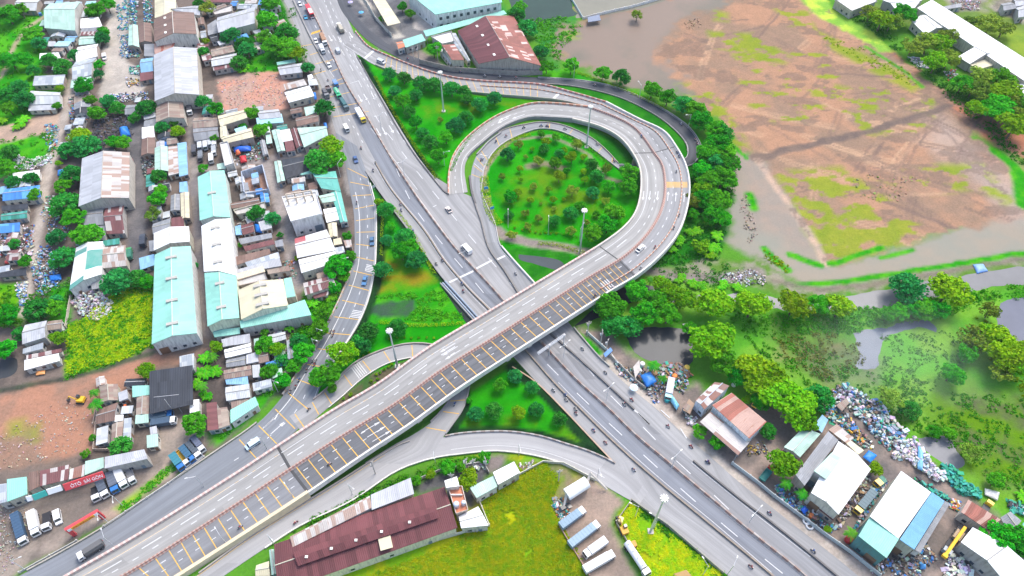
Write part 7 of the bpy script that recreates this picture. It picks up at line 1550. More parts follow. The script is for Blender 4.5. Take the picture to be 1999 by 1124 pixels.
put2(truck(WC, (.26, .36, .43), 11.5), 'T', (310, 795), (572, 595), cat="truck", group=LG, label="long blue grey ribbed box truck with white cab in the bottom lot"); put2(truck(WC, WC, 8.2), 'T', (650, 775), (460, 910), cat="truck", group=LG, label="white box truck facing lower left in the bottom lot")
put2(truck(WC, WC, 10.5), 'T', (470, 1065), (730, 915), cat="truck", group=LG, label="long white box truck nearest the camera in the bottom lot"); put2(truck(WC, (.76, .76, .76), 11, kind="tank"), 'T', (920, 830), (1090, 1085), cat="truck", label="white tank truck along the grass wall of the bottom lot")
put(car(BK, 4.6), tp('T', 230, 400), to=tp('T', 270, 380), label="black car parked above the blue grey box truck")
put2(truck(YC, (.12, .19, .23), 10), 'M', (315, 632), (198, 775), cat="truck", label="yellow cab truck with blue grey container between the white roofs"); put2(truck(YC, (.1, .25, .2), 4.6, 2.3, 2.2, 2.2, kind="flat"), 'M', (375, 560), (318, 605), cat="truck", label="yellow cab truck without load behind the container truck")
put2(truck((.5, .04, .04), (.05, .25, .22), 6, 2.1, 1.4, kind="bed"), 'L', (410, 565), (458, 505), cat="truck", label="green truck with red cab beside the yard tree"); put2(truck((.04, .36, .38), (.5, .5, .56), 8.5, 2.4, 1.8), 'O', (1309, 744), (1302, 784), cat="truck", label="pale grey box truck with turquoise cab in the scrap yard")
put2(truck(YC, (.1, .1, .1), 4, 2, 1.6, kind="flat"), 'M', (960, 745), (985, 705), cat="truck", label="yellow cab beside the sea green heap"); put2(truck(YC, (.3, .25, .1), 4.2, 2, 1.6, kind="bed"), 'L', (385, 105), (365, 135), cat="truck", label="yellow little truck behind the rust striped house")
def digger(px, to, col, label):
    root = empty("excavator", (0, 0, 0))
    for s in (-1, 1): MB().box(-1.4, 1.4, s * 1.0 - .25, s * 1.0 + .25, 0, .8, tx=.25).build("track", CHAS, root)
    MB().box(-1.6, .9, -1.05, 1.05, .9, 1.9, tx=.1).build("body", plain(col, .5), root); MB().box(-.1, 1.0, -1.0, -.05, 1.9, 2.9, tx=.12).build("cab", GL, root)
    m = MB(); m.tube((.8, .3, 1.5), (2.6, .3, 3.6), .22, .18, n=6); m.tube((2.6, .3, 3.6), (4.0, .3, 1.6), .18, .14, n=6); m.build("boom", plain(col, .5), root); MB().box(3.7, 4.5, -.25, .85, .5, 1.6, tx=.15).build("bucket", CHAS, root)
    put(root, px, to=to, cat="excavator", label=label)
digger(tp('C', 478, 103), tp('C', 430, 100), (.7, .42, .03), "yellow and black excavator on the pink dirt lot"); digger(tp('T', 865, 640), tp('T', 830, 560), (.65, .35, .05), "orange excavator beside the walled grass triangle")
def loader(px, to, col, label):
    root = empty("forklift", (0, 0, 0)); MB().box(-1.2, .9, -.7, .7, .4, 1.3, tx=.1).build("body", plain(col, .5), root); m = MB()
    for x in (-.7, .7):
        for y in (-.6, .6): m.tube((x, y, 1.3), (x, y, 2.3), .06, n=5)
    m.box(-.85, .85, -.7, .7, 2.3, 2.4); m.build("cab_frame", plain(col, .5), root); m = MB(); m.tube((1.0, -.4, .1), (1.0, -.4, 2.6), .08, n=5); m.tube((1.0, .4, .1), (1.0, .4, 2.6), .08, n=5); m.box(1.0, 2.1, -.45, -.3, .15, .22); m.box(1.0, 2.1, .3, .45, .15, .22); m.build("fork", CHAS, root); wheels(root, (-.8, .6), .75, .35); put(root, px, to=to, cat="forklift", label=label)
loader(tp('T', 828, 545), tp('T', 800, 620), (.72, .6, .3), "pale yellow forklift at the upper end of the grass wall"); loader(tp('T', 968, 805), tp('T', 990, 850), (.62, .3, .06), "small orange forklift above the white tank truck")
# truck crane with the yellow boom
root = empty("crane_truck", (0, 0, 0)); MB().box(-6, 6, -1.2, 1.2, .6, 1.3).build("chassis", CHAS, root); wheels(root, (4.2, -2.5, -4.2), 1.25, .55, .35); cb = MB(); cb.box(4.3, 6.2, -1.2, 1.2, 1.3, 2.9, tx=.15); cb.build("cab", carpaint((.2, .25, .3)), root); m = MB(); m.box(-3.4, 0, -1.1, 1.1, 1.3, 2.6); m.build("turntable", plain((.4, .3, .2), .6), root); m = MB(); m.box(-4.6, 7.6, -.42, .42, 3.0, 3.9); m.box(7.6, 8.6, -.7, .7, 2.9, 4.0); m.build("boom", plain((.78, .44, .01), .5, var=.05), root)
put2(root, 'M', (822, 862), (735, 985), cat="crane", label="truck crane with a long yellow boom lying flat beside the white roof")
# concrete mixing plant in the bottom lot
c = P(*tp('T', 370, 185), 3); root = empty("mixing_plant", (c.x, c.y, 0), R(30)); m = MB(); m.tube((-4, 0, 3), (3.6, 0, 4), 2.0, 1.9, n=14); m.build("drum", plain((.8, .8, .79), .4, var=.03), root); m = MB()
for x in (-3, 0, 3):
    for y in (-1.2, 1.2): m.tube((x, y, 0), (x, y, 3), .15, n=5)
m.build("leg", plain((.35, .33, .3), .7), root); m = MB(); m.tube((3.6, 0, 4), (5.6, 1.2, 6.5), .5, .3, n=8); m.tube((5.4, 1, 6.3), (8.5, -4.2, 1.0), .35, n=6); m.tube((-4, 0, 3), (-6.8, -2.6, .8), .5, .3, n=7); m.build("chute", plain((.55, .5, .44), .6), root)
thing(root, "", "machine", (0, 0), label="white concrete mixing drum with chutes beside the service road")
# ------------------------------------------------------------------ motorbikes with riders
def skin_person():
    me = bpy.data.meshes.new("rider"); bm = bmesh.new(); L = bm.verts.layers.skin.verify()
    N = dict(pel=((-.12, 0, .82), .15), ch=((-.02, 0, 1.18), .17), nk=((.03, 0, 1.40), .065), hd=((.06, 0, 1.53), .115), ht=((.07, 0, 1.64), .09))
    for s, t in ((1, 'l'), (-1, 'r')):
        N.update({'h' + t: ((-.1, s * .12, .80), .11), 'k' + t: ((.30, s * .2, .74), .085), 'a' + t: ((.18, s * .2, .34), .055), 't' + t: ((.34, s * .2, .30), .045), 's' + t: ((0, s * .2, 1.32), .075), 'e' + t: ((.18, s * .3, 1.12), .055), 'w' + t: ((.42, s * .27, 1.06), .042), 'f' + t: ((.5, s * .26, 1.05), .038)})
    vs = {k: bm.verts.new(p) for k, (p, r) in N.items()}
    for k, (p, r) in N.items(): vs[k][L].radius = (r, r)
    vs['pel'][L].use_root = True
    E_ = [('pel', 'ch'), ('ch', 'nk'), ('nk', 'hd'), ('hd', 'ht')]
    for t in 'lr': E_ += [('pel', 'h' + t), ('h' + t, 'k' + t), ('k' + t, 'a' + t), ('a' + t, 't' + t), ('ch', 's' + t), ('s' + t, 'e' + t), ('e' + t, 'w' + t), ('w' + t, 'f' + t)]
    for a, b in E_: bm.edges.new((vs[a], vs[b]))
    bm.to_mesh(me); bm.free(); o = bpy.data.objects.new("tmp", me); COL.objects.link(o); o.modifiers.new("s", 'SKIN'); sm = o.modifiers.new("u", 'SUBSURF'); sm.levels = 1; sm.render_levels = 1
    dg = bpy.context.evaluated_depsgraph_get(); r = bpy.data.meshes.new_from_object(o.evaluated_get(dg)); bpy.data.objects.remove(o); r.materials.clear(); return r
PB = skin_person(); PB.materials.clear(); SKIN = plain((.42, .26, .18), .7)
def person_mesh(shirt, trou):
    me = PB.copy()
    for m_ in (plain(shirt, .8), plain(trou, .8), SKIN): me.materials.append(m_)
    for p in me.polygons:
        c = p.center; p.material_index = 1 if (c.z < .88 and c.z > .40 or c.x < -.02 and c.z < .9) else 2 if (c.z > 1.42 or c.z <= .40 or c.x > .38) else 0
    return me
def motorbike(col):
    root = empty("motorbike", (0, 0, 0)); m = MB(); m.prof([(-.75, .55), (.1, .38), (.55, .55), (.62, .95), (.42, .98), (.2, .62), (-.1, .68), (-.75, .78)], -.13, .13); m.build("body", carpaint(col), root); MB().box(-.72, .12, -.15, .15, .72, .82, tx=.05).build("seat", CHAS, root)
    for x in (-.62, .62): MB().tube((x, -.06, .29), (x, .06, .29), .29, n=12).build("wheel", RUB, root)
    m = MB(); m.tube((.5, -.34, 1.05), (.5, .34, 1.05), .03, n=5); m.tube((.62, 0, .3), (.5, 0, 1.05), .05, n=5); m.build("handlebar", plain((.3, .3, .3), .4, .5), root); MB().box(.58, .68, -.09, .09, .82, .98).build("headlight", LAMP, root); return root
BCOL = [("dark grey", (.22, .22, .24)), ("red", (.5, .03, .03)), ("white", WC), ("blue", BC), ("grey", SV)]
SHIRT = [("pale", (.6, .6, .58)), ("red", (.5, .06, .07)), ("dark", (.05, .06, .08)), ("blue", (.07, .15, .38)), ("pink", (.6, .25, .3)), ("beige", (.5, .42, .33))]
BPRO = [motorbike(c) for _, c in BCOL]; PPRO = []
HELM = MB().ball((.06, 0, 1.60), .155, .145, .135, 10, 6)
for i, (n_, c_) in enumerate(SHIRT):
    o = bpy.data.objects.new("person", person_mesh(c_, [(.05, .06, .1), (.12, .12, .13), (.2, .17, .14)][i % 3])); COL.objects.link(o); HELM.build("helmet", carpaint([(.7, .7, .7), (.05, .05, .06), (.45, .05, .05), (.1, .15, .4), (.6, .55, .2), (.75, .75, .75)][i]), o, smooth=True); PPRO.append(o)
bused, pused = set(), set(); NB_ = 0
def bike(px, strip, rev=False):
    global NB_
    NB_ += 1; i = (NB_ * 7 + int(px[0])) % 5; j = (NB_ * 5 + int(px[1])) % 6; s = STR[strip]; d, f = s.near(px); p = s.at(d, f, .015); t = s.tan(d) * (-1 if rev else 1); rz = math.atan2(t.y, t.x)
    b = BPRO[i] if i not in bused else dup(BPRO[i], p, rz); bused.add(i); b.location = p; b.rotation_euler = (0, 0, rz)
    q = PPRO[j] if j not in pused else dup(PPRO[j], p, rz); pused.add(j); q.location = p; q.rotation_euler = (0, 0, rz); q.name = "person"
    thing(b, f"{BCOL[i][0]} motorbike", "motorbike", px, "motorbikes riding on the roads"); thing(q, f"helmeted rider in {SHIRT[j][0]} shirt", "person", px, "motorbike riders")
for q, st, rv_ in (("U 245,80;250,115;320,225;455,415;490,410;605,540;612,592", 'h', False), ("U 920,485", 'r', False), ("W 90,28;160,80;165,105;220,145;222,172;325,270;395,350;560,495", 'h', False), ("W 505,115;760,260;895,370;990,450;995,470;548,92", 'h', True), ("I 260,925;395,1050", 'h', True), ("L 95,460;455,770;710,975", 'h', True), ("L 345,1085", 'h', False),
                   ("H 605,800;810,1010;815,900;825,915", 'd', False), ("H 930,845;918,825;835,735;330,500", 's', False), ("H 165,760;350,850;445,945;55,745", 'r', True), ("I 825,145;795,215;605,445;685,325;440,560;340,605", 'd', False), ("E 905,830;785,1000;800,985;835,740;1040,60", 'a', False), ("Z 540,70;565,80;320,430;345,440;250,525;150,650;115,720;60,770", 'a', False), ("Z 265,1005", 'b', True),
                   ("G 100,955;85,1005;15,870", 'h', False), ("G 715,940;730,935;800,835;865,800;970,750;1070,740;1105,740", 'r', True), ("G 590,425;735,450;830,455;935,460;295,355", 's', False), ("G 120,300", 'o', True), ("F 873,480;370,835", 'd', False), ("F 685,810", 'c', True), ("S 45,400", 'b', False), ("D 1135,1005;1065,870;870,465;830,420;940,590", 'h', False)):
    t_, l_ = q.split(" ")
    for w in l_.split(";"): bike(tp(t_, *map(float, w.split(','))), st, rv_)
# ================================================================== SMALL SHEDS BETWEEN THE HOUSES
def fill_sheds(polys, n, keep):
    rg = random.Random(11); cen = np.array([(sum(p[0] for p in q) / 4, sum(p[1] for p in q) / 4) for q in BPOLY]); done = 0
    PW = [[tuple(P(*q)[:2]) for q in pl] for pl in polys]; KW = [[tuple(P(*q)[:2]) for q in pl] for pl in keep]; vp = np.array([o.location[:2] for o in bpy.data.objects if o.parent is None and o.get("category") in ("truck", "car", "van", "bus", "excavator")])
    lanes = [([tuple(P(*q)[:2]) for q in l[0]], l[1]) for l in LN if l[0][0][0] < 600]
    for _ in range(20000):
        if done >= n: break
        pl = rg.choice(PW); xs = [q[0] for q in pl]; ys = [q[1] for q in pl]; x, y = rg.uniform(min(xs), max(xs)), rg.uniform(min(ys), max(ys))
        i = int(np.argmin(np.hypot(cen[:, 0] - x, cen[:, 1] - y))); rz = BROT[i][2] if i < len(BROT) else 0; w, d = rg.uniform(1.7, 4.2), rg.uniform(1.4, 3.2); c, s = math.cos(rz), math.sin(rz)
        gp = [(x + c * u * w - s * v * d, y + s * u * w + c * v * d) for u in (-1, -.5, 0, .5, 1) for v in (-1, 0, 1)]; A = np.array(gp); X_, Y_ = A[:, 0], A[:, 1]
        if not inpoly(X_, Y_, pl).all() or any(inpoly(X_, Y_, k).any() for k in KW): continue
        if (np.hypot(vp[:, 0] - x, vp[:, 1] - y) < w + 3.2).any(): continue
        if any((segdist(X_, Y_, l) < q * .55 + .3).any() for l, q in lanes): continue
        if any(inpoly(X_, Y_, BPOLY[j]).any() for j in np.where(np.hypot(cen[:, 0] - x, cen[:, 1] - y) < 45)[0]): continue
        h = rg.uniform(2.3, 3.4); W = [Vector((x + c * u * w - s * v * d, y + s * u * w + c * v * d, h)) for u, v in ((-1, 1), (1, 1), (1, -1), (-1, -1))]
        building(None, W, h, rg.choice(("gx", "sx", "sx", "f", "gy")), rg.choice("GGNNBPPppprrwwgguuRmUDEb"), name="shed", wallc=rg.choice(WALLS)); cen = np.vstack([cen, [(x, y)]]); done += 1
fill_sheds([pts('O', q) for q in ("262,195 420,190 420,330 270,330", "270,330 380,330 385,480 270,480", "385,205 600,205 670,320 670,560 600,560 385,330", "460,340 680,340 680,560 470,560", "0,330 75,360 66,540 0,545", "100,60 200,60 190,300 110,300", "150,390 262,400 262,540 150,540", "430,640 590,640 560,740 480,830 400,840 430,760", "185,745 300,720 300,860 190,880", "380,0 560,0 600,110 560,160 380,130", "1340,740 1480,860 1640,1020 1540,960 1400,830", "80,10 200,10 200,110 80,110")],
           170, [pts('O', q) for q in ("420,145 570,140 570,216 420,216", "205,0 255,0 300,186 195,190", "385,270 430,270 430,330 380,330", "180,225 262,225 262,300 180,300", "572,422 636,430 640,460 575,462", "128,560 300,560 300,740 128,740", "456,275 505,275 505,318 456,318", "1480,800 1560,800 1560,960 1480,900", "470,110 600,110 600,145 470,145")])
# ================================================================== LAMPS, POLES, GANTRY, FENCES
GALV = plain((.62, .63, .64), .45, .4, .3)
def high_mast(base, top, label):
    p = P(*base, 0); d1 = math.hypot(p.x, p.y); q = P(*top, 0); d2 = math.hypot(q.x, q.y); h = H * (1 - d1 / d2)
    root = empty("high_mast_light", (p.x, p.y, 0)); MB().tube((0, 0, 0), (0, 0, h), .42, .2, n=10).build("pole", GALV, root); m = MB(); m.tube((0, 0, h - .2), (0, 0, h + .1), .8, n=16); m.build("lamp_ring", GALV, root)
    for k in range(8): a = k * math.pi / 4; MB().box(-.26, .26, -.24, .24, -.25, .2, M=Matrix.Translation((math.cos(a) * .95, math.sin(a) * .95, h - .2)) @ Matrix.Rotation(a, 4, 'Z')).build("floodlight", LAMP, root)
    MB().box(-.9, .9, -.9, .9, 0, .25).build("base", concrete(), root); thing(root, "", "light mast", base, "high mast lights", label)
high_mast((866, 217), (862, 140), "tall lamp mast standing in the top triangular lawn"); high_mast((1145, 287), (1152, 207), "tall lamp mast between the round lawn and the loop"); high_mast((1132, 492), (1141, 410), "tall lamp mast at the lower edge of the round lawn"); high_mast((776, 715), (760, 645), "tall lamp mast between the turning road and the bridge"); high_mast((1270, 1037), (1297, 972), "tall lamp mast at the walled grass triangle")
def street_lamp(base, h, az, arm=2.6, double=False, z=0.0):
    p = P(*base, z); root = empty("street_lamp", (p.x, p.y, z), az); MB().tube((0, 0, 0), (0, 0, h), .13, .08, n=6).build("pole", GALV, root)
    for s in ((1, -1) if double else (1,)): MB().tube((0, 0, h - .3), (s * arm, 0, h + .4), .07, .05, n=5).build("arm", GALV, root); MB().box(s * arm - .4, s * arm + .4, -.14, .14, h + .3, h + .5).build("lamp_head", LAMP, root)
    thing(root, "slim grey street lamp with " + ("two arms" if double else "one arm"), "street lamp", base, "street lamps along the roads")
for b_, az in (((1183, 783), .2), ((1311, 912), .2), ((1462, 1020), .2), ((1100, 700), .2), ((908, 520), .2), ((790, 345), .2), ((745, 255), .2)): street_lamp(b_, 9, R(az * 57 + 30), 2.2, True, .9)
for b_, az in (((521, 876), 200), ((398, 950), 200), ((240, 987), 300), ((212, 1020), 300), ((225, 1067), 120), ((50, 1112), 20), ((445, 1063), 130), ((576, 976), 130), ((535, 1062), 320), ((688, 965), 320), ((850, 902), 280), ((1013, 888), 280), ((1165, 935), 280), ((626, 665), 330), ((617, 685), 330), ((665, 345), 60), ((1248, 192), 120), ((1343, 250), 200), ((1120, 152), 120), ((868, 323), 0), ((952, 330), 180), ((992, 445), 90), ((1070, 458), 90), ((1131, 471), 60), ((673, 530), 0), ((543, 765), 330), ((1420, 1121), 60), ((1372, 1122), 120), ((1277, 1030), 150), ((1240, 1008), 160)): street_lamp(b_, 8, R(az))
# gantry under the bridge
a, b = P(1050, 690, 6.5), P(1103, 653, 6.5); t = (b - a).normalized(); c = (a + b) / 2; root = empty("sign_gantry", (c.x, c.y, 0), math.atan2(t.y, t.x)); L = (b - a).length / 2; m = MB()
for y in (-.3, .3): m.tube((-L, y, 6.2), (L, y, 6.2), .1, n=5); m.tube((-L, y, 6.9), (L, y, 6.9), .1, n=5)
for k in range(13): x = -L + k * L / 6; m.tube((x, -.3, 6.2), (x + L / 6 * .0, .3, 6.9), .05, n=4)
m.build("beam", GALV, root); MB().tube((L * .95, 0, 0), (L * .95, 0, 7), .22, n=8).build("post", GALV, root); MB().tube((-L * .15, 0, 0), (-L * .15, 0, 7), .2, n=8).build("post", GALV, root); thing(root, "", "gantry", (0, 0), label="grey lattice sign gantry over the highway just below the bridge")
def utility_pole(base, h=9.0, z=0.0):
    p = P(*base, 0); root = empty("utility_pole", (p.x, p.y, 0), random.random() * 3); MB().tube((0, 0, 0), (0, 0, h), .2, .14, n=7).build("pole", concrete(), root); m = MB(); m.box(-1.1, 1.1, -.08, .08, h - .9, h - .7); m.box(-.9, .9, -.08, .08, h - 1.7, h - 1.5); m.build("crossarm", plain((.35, .33, .3), .8), root); MB().box(-.35, .35, .15, .7, h - 3.2, h - 2.2).build("transformer", plain((.4, .42, .42), .5), root); thing(root, "concrete utility pole with crossarms", "utility pole", base, "utility poles")
for q in ((911, 920), (925, 920), (949, 918), (1146, 655), (1172, 672), (1182, 690), (808, 118), (818, 118), (855, 118), (733, 925), (1090, 940)): utility_pole(q)
def fence(name, q, h, mat, label, z0=0.0, w=.2, cat="fence", post=0):
    pl = [P(x, y, 0) for x, y in pts('O', q)]; fine = []
    for a, b in zip(pl[:-1], pl[1:]):
        n = max(1, int((b - a).length / 3)); fine += [a.lerp(b, i / n) for i in range(n)]
    fine.append(pl[-1]); root = empty(name, fine[0]); rel = [p - fine[0] for p in fine]; sweep(rel, boxprof(w, h), "wall_panel", mat, root); m = MB()
    for p in rel[:: max(1, post or 2)][:90]: m.box(p.x - .18, p.x + .18, p.y - .18, p.y + .18, 0, h + .25)
    m.build("posts_band", mat, root) if False else None
    for p in rel[:: max(2, len(rel) // 24)]: MB().box(p.x - .2, p.x + .2, p.y - .2, p.y + .2, -.05, h + .22).build("post", mat, root)
    root["category"] = cat; root["label"] = label
CF = concrete((.62, .6, .5), .5)
fence("perimeter_wall", "630,1124 760,1082 890,1045 954,1028", 1.8, CF, "pale wall between the maroon factory and the tall grass", cat="wall"); fence("perimeter_wall", "955,1027 934,975", 1.8, CF, "pale wall beside the white annex below the orange terrace", cat="wall"); fence("perimeter_wall", "934,975 1000,935 1060,903 1100,906 1160,938", 1.6, CF, "pale wall along the upper edge of the tall grass field", cat="wall")
fence("perimeter_wall", "1202,1020 1232,978 1300,1025 1410,1119", 1.6, concrete((.36, .34, .28), .6), "mossy wall round the yellow green grass triangle", cat="wall"); fence("perimeter_wall", "1202,1020 1225,1060 1262,1110", 1.2, concrete((.4, .37, .3), .6), "low wall between the truck lot and the grass triangle", cat="wall"); fence("perimeter_wall", "1093,1030 1120,1075 1150,1124", 1.2, concrete((.45, .28, .22), .5), "reddish low wall left of the parked trucks in the bottom lot", cat="wall")
fence("perimeter_wall", "800,945 860,920 935,906 945,906 955,925", 1.8, concrete((.4, .38, .36), .5), "grey yard wall below the service road", cat="wall"); fence("perimeter_wall", "1185,690 1240,745 1260,760", 1.6, concrete((.45, .42, .36), .5), "grey wall in front of the riverside scrap yard", cat="wall"); fence("steel_fence", "1428,906 1480,945 1510,970 1550,1000 1610,1045 1660,1080 1715,1124", 1.8, plain((.42, .47, .47), .6), "grey steel fence along the sidewalk of the scrap dealers")
fence("perimeter_wall", "820,125 880,140 1000,148 1058,146", 3, concrete((.36, .33, .3), .8), "stained tall wall below the rusty factory", cat="wall"); fence("perimeter_wall", "705,-10 735,40 765,72", 2.2, concrete((.6, .57, .5), .4), "pale wall beside the dark forecourt at the top", cat="wall")
fence("white_wall", "1138,38 1180,27 1237,14 1300,-4", 1.6, plaster((.74, .72, .68), .3), "long white wall through the flood water", cat="wall"); fence("white_wall", "1112,-6 1125,15 1137,36", 1.4, plaster((.55, .62, .6), .3), "grey white wall at the right side of the dark top pond", cat="wall")
fence("perimeter_wall", "205,1028 330,945 400,893", 1.0, concrete((.5, .48, .44), .5), "low roadside wall right of the red entrance arch", cat="wall"); fence("perimeter_wall", "40,1118 100,1085 152,1056", 1.0, concrete((.5, .48, .44), .5), "low roadside wall left of the red entrance arch", cat="wall"); fence("perimeter_wall", "130,640 137,595 145,560", 1.5, concrete((.5, .44, .36), .5), "brown low wall left of the white rag heap", cat="wall")
fence("perimeter_wall", "185,830 195,780 185,880 213,880", 1.6, concrete((.45, .36, .3), .5), "broken brick wall in the alley by the palms", cat="wall"); fence("steel_fence", "1145,650 1190,690 1205,712", 1.5, plain((.6, .62, .6), .6), "white railing between lawn strip and dark pond trees")
fence("steel_fence", "1265,935 1290,950", 1, GALV, "short grey railing near the lower highway") if False else None
# pipes beside the highway
root = empty("water_pipe", P(862, 556, 0)); o = P(862, 556, 0)
for k, (a, b) in enumerate((((864, 552), (932, 627)), ((869, 549), (938, 625)))):
    A, B = P(*a, .9) - o, P(*b, .9) - o; MB().tube(A, B, .42, n=10).build("pipe", plain((.25, .3, .36), .4, .4), root)
m = MB()
for f in (.05, .35, .65, .95): p = lerp(P(861, 553, 0), P(929, 629, 0), f) - o; q = lerp(P(872, 547, 0), P(941, 623, 0), f) - o; m.tube((p.x, p.y, .4), (q.x, q.y, .4), .15, n=5)
m.build("support", concrete(), root); sweep([P(860, 555, 0) - o, P(928, 631, 0) - o], boxprof(.35, 1.1), "side_rail", concrete((.4, .38, .36)), root); root["category"] = "pipeline"; root["label"] = "twin grey pipes on supports beside the highway left of the bridge"
# small things
def sign(px, q, col, label):
    p = P(*px, 0); root = empty("road_sign", (p.x, p.y, 0), random.random()); MB().tube((0, 0, 0), (0, 0, 2.6), .06, n=6).build("pole", GALV, root); MB().box(-.9, .9, -.05, .05, 1.5, 2.9).build("sign_panel", plain(col, .5), root); root["category"] = "road sign"; root["label"] = label
sign((949, 374), 0, (.05, .3, .65), "blue road sign at the upper part of the bright hedge bed"); sign((961, 413), 0, (.05, .3, .65), "blue road sign at the lower part of the bright hedge bed"); sign((731, 371), 0, (.4, .45, .45), "grey green road sign panel between ramp and highway")
def hut(px, r, h, c, label, name="storage_tank", cat="tank"):
    p = P(*px, 0); root = empty(name, (p.x, p.y, 0)); m = MB(); m.tube((0, 0, 0), (0, 0, h), r, n=16); m.build("shell", plain(c, .5), root); m = MB(); m.ball((0, 0, h), r, r, r * .25, 16, 4); m.build("lid", plain(tuple(x * .9 for x in c), .5), root); root["category"] = cat; root["label"] = label
hut((1253, 714), .9, 1.6, (.72, .7, .7), "white water tank in the riverside scrap yard"); hut((1277, 731), 1.1, 1.2, (.3, .17, .07), "rusty brown round vat in the riverside scrap yard"); hut((1316, 737), .9, 1.4, (.75, .22, .03), "orange drum in the riverside scrap yard"); hut((1340, 720), 1.0, 1.3, (.75, .5, .08), "yellow drum at the pond shore of the scrap yard"); hut((1302, 782), .9, 1.4, (.05, .42, .42), "turquoise drum in front of the turquoise cab truck"); hut((1432, 752), .8, 1.8, (.6, .62, .64), "grey roof tank behind the pale rust striped house"); hut((1655, 1055), 1.1, 1.6, (.55, .05, .05), "red drum beside the palm below the mint front bay"); hut((1582, 1008), .8, 1.1, (.7, .2, .06), "orange drum behind the steel fence"); hut((80, 30), .9, 1.5, (.06, .22, .5), "blue tank beside the whitish house at the upper left corner")
for q, r_ in (((1574, 1018), .95), ((1580, 1027), 1.0), ((1591, 1000), .8)):
    p = P(*q, 0); root = empty("tyre", (p.x, p.y, .05)); V = []; n, k_ = 16, 8
    for i in range(n):
        for j in range(k_): a, b = i * 6.2832 / n, j * 6.2832 / k_; V.append(((r_ + .3 * math.cos(b)) * math.cos(a), (r_ + .3 * math.cos(b)) * math.sin(a), .3 + .3 * math.sin(b)))
    mesh("ring", V, [(i * k_ + j, ((i + 1) % n) * k_ + j, ((i + 1) % n) * k_ + (j + 1) % k_, i * k_ + (j + 1) % k_) for i in range(n) for j in range(k_)], plain((.6, .6, .6), .6), root); thing(root, "big pale tyre lying flat", "tyre", q, "tyres behind the steel fence")
# dome tent and pump house
p = P(1973, 1015, 0)
def slab(px4, z, c, label, name="platform", cat="platform"):
    W = [P(*q, z) for q in px4]; c0 = sum(W, Vector()) / 4; root = empty(name, (c0.x, c0.y, 0)); V = [(w.x - c0.x, w.y - c0.y, z) for w in W] + [(w.x - c0.x, w.y - c0.y, z - .2) for w in W]; mesh("top", V, [(3, 2, 1, 0), (4, 5, 6, 7), (0, 1, 5, 4), (1, 2, 6, 5), (2, 3, 7, 6), (3, 0, 4, 7)], c, root); m = MB()
    for w in W: m.tube(((w.x - c0.x) * .9, (w.y - c0.y) * .9, -.05), ((w.x - c0.x) * .9, (w.y - c0.y) * .9, z - .2), .12, n=5)
    m.build("post", plain((.3, .26, .22), .8), root); root["category"] = cat; root["label"] = label
slab(((1147, 33), (1170, 28), (1173, 39), (1148, 43)), 2.4, plain((.2, .23, .3), .7), "dark blue roofed hut on stilts at the white wall in the water", "stilt_hut", "hut")
slab(((1236, 716), (1248, 702), (1250, 722), (1240, 738)), 2.4, concrete((.5, .46, .42)), "grey slab roof at the corner of the riverside scrap yard", "shelter", "shelter"); slab(((1333, 800), (1345, 778), (1356, 788), (1347, 808)), 2.6, plain((.36, .25, .17), .8), "brown flat shelter beside the pale rust striped house", "shelter", "shelter")
slab(((1332, 632), (1342, 630), (1368, 656), (1358, 660)), .6, concrete((.55, .52, .48)), "pale footbridge slab between the pond and the green bank", "footbridge", "bridge"); slab(((1178, 690), (1192, 678), (1196, 684), (1182, 697)), 2.5, plain((.1, .25, .6), .5), "blue and red flag like awning beside the highway lawn strip", "awning", "awning")
slab(((1315, 1120), (1340, 1112), (1350, 1124), (1330, 1130)), 2.5, plain((.4, .25, .1), .7), "brown shelter at the bottom of the grass triangle", "shelter", "shelter")
for q in ((640, 118), (652, 112)): pass
def umbrella(px, c, label):
    p = P(*px, 0); root = empty("parasol", (p.x, p.y, 0)); MB().tube((0, 0, 0), (0, 0, 2.4), .05, n=5).build("pole", GALV, root); MB().tube((0, 0, 2.0), (0, 0, 2.6), 1.5, .05, n=8).build("canopy", plain(c, .7), root); root["category"] = "parasol"; root["label"] = label
umbrella((1236, 762), (.6, .75, .85), "white and blue parasol on the sandy sidewalk"); umbrella((685, 10), (.45, .4, .7), "violet parasol beside the slip road at the top"); umbrella((706, 30), (.1, .4, .7), "blue parasol beside the pale wall at the top")
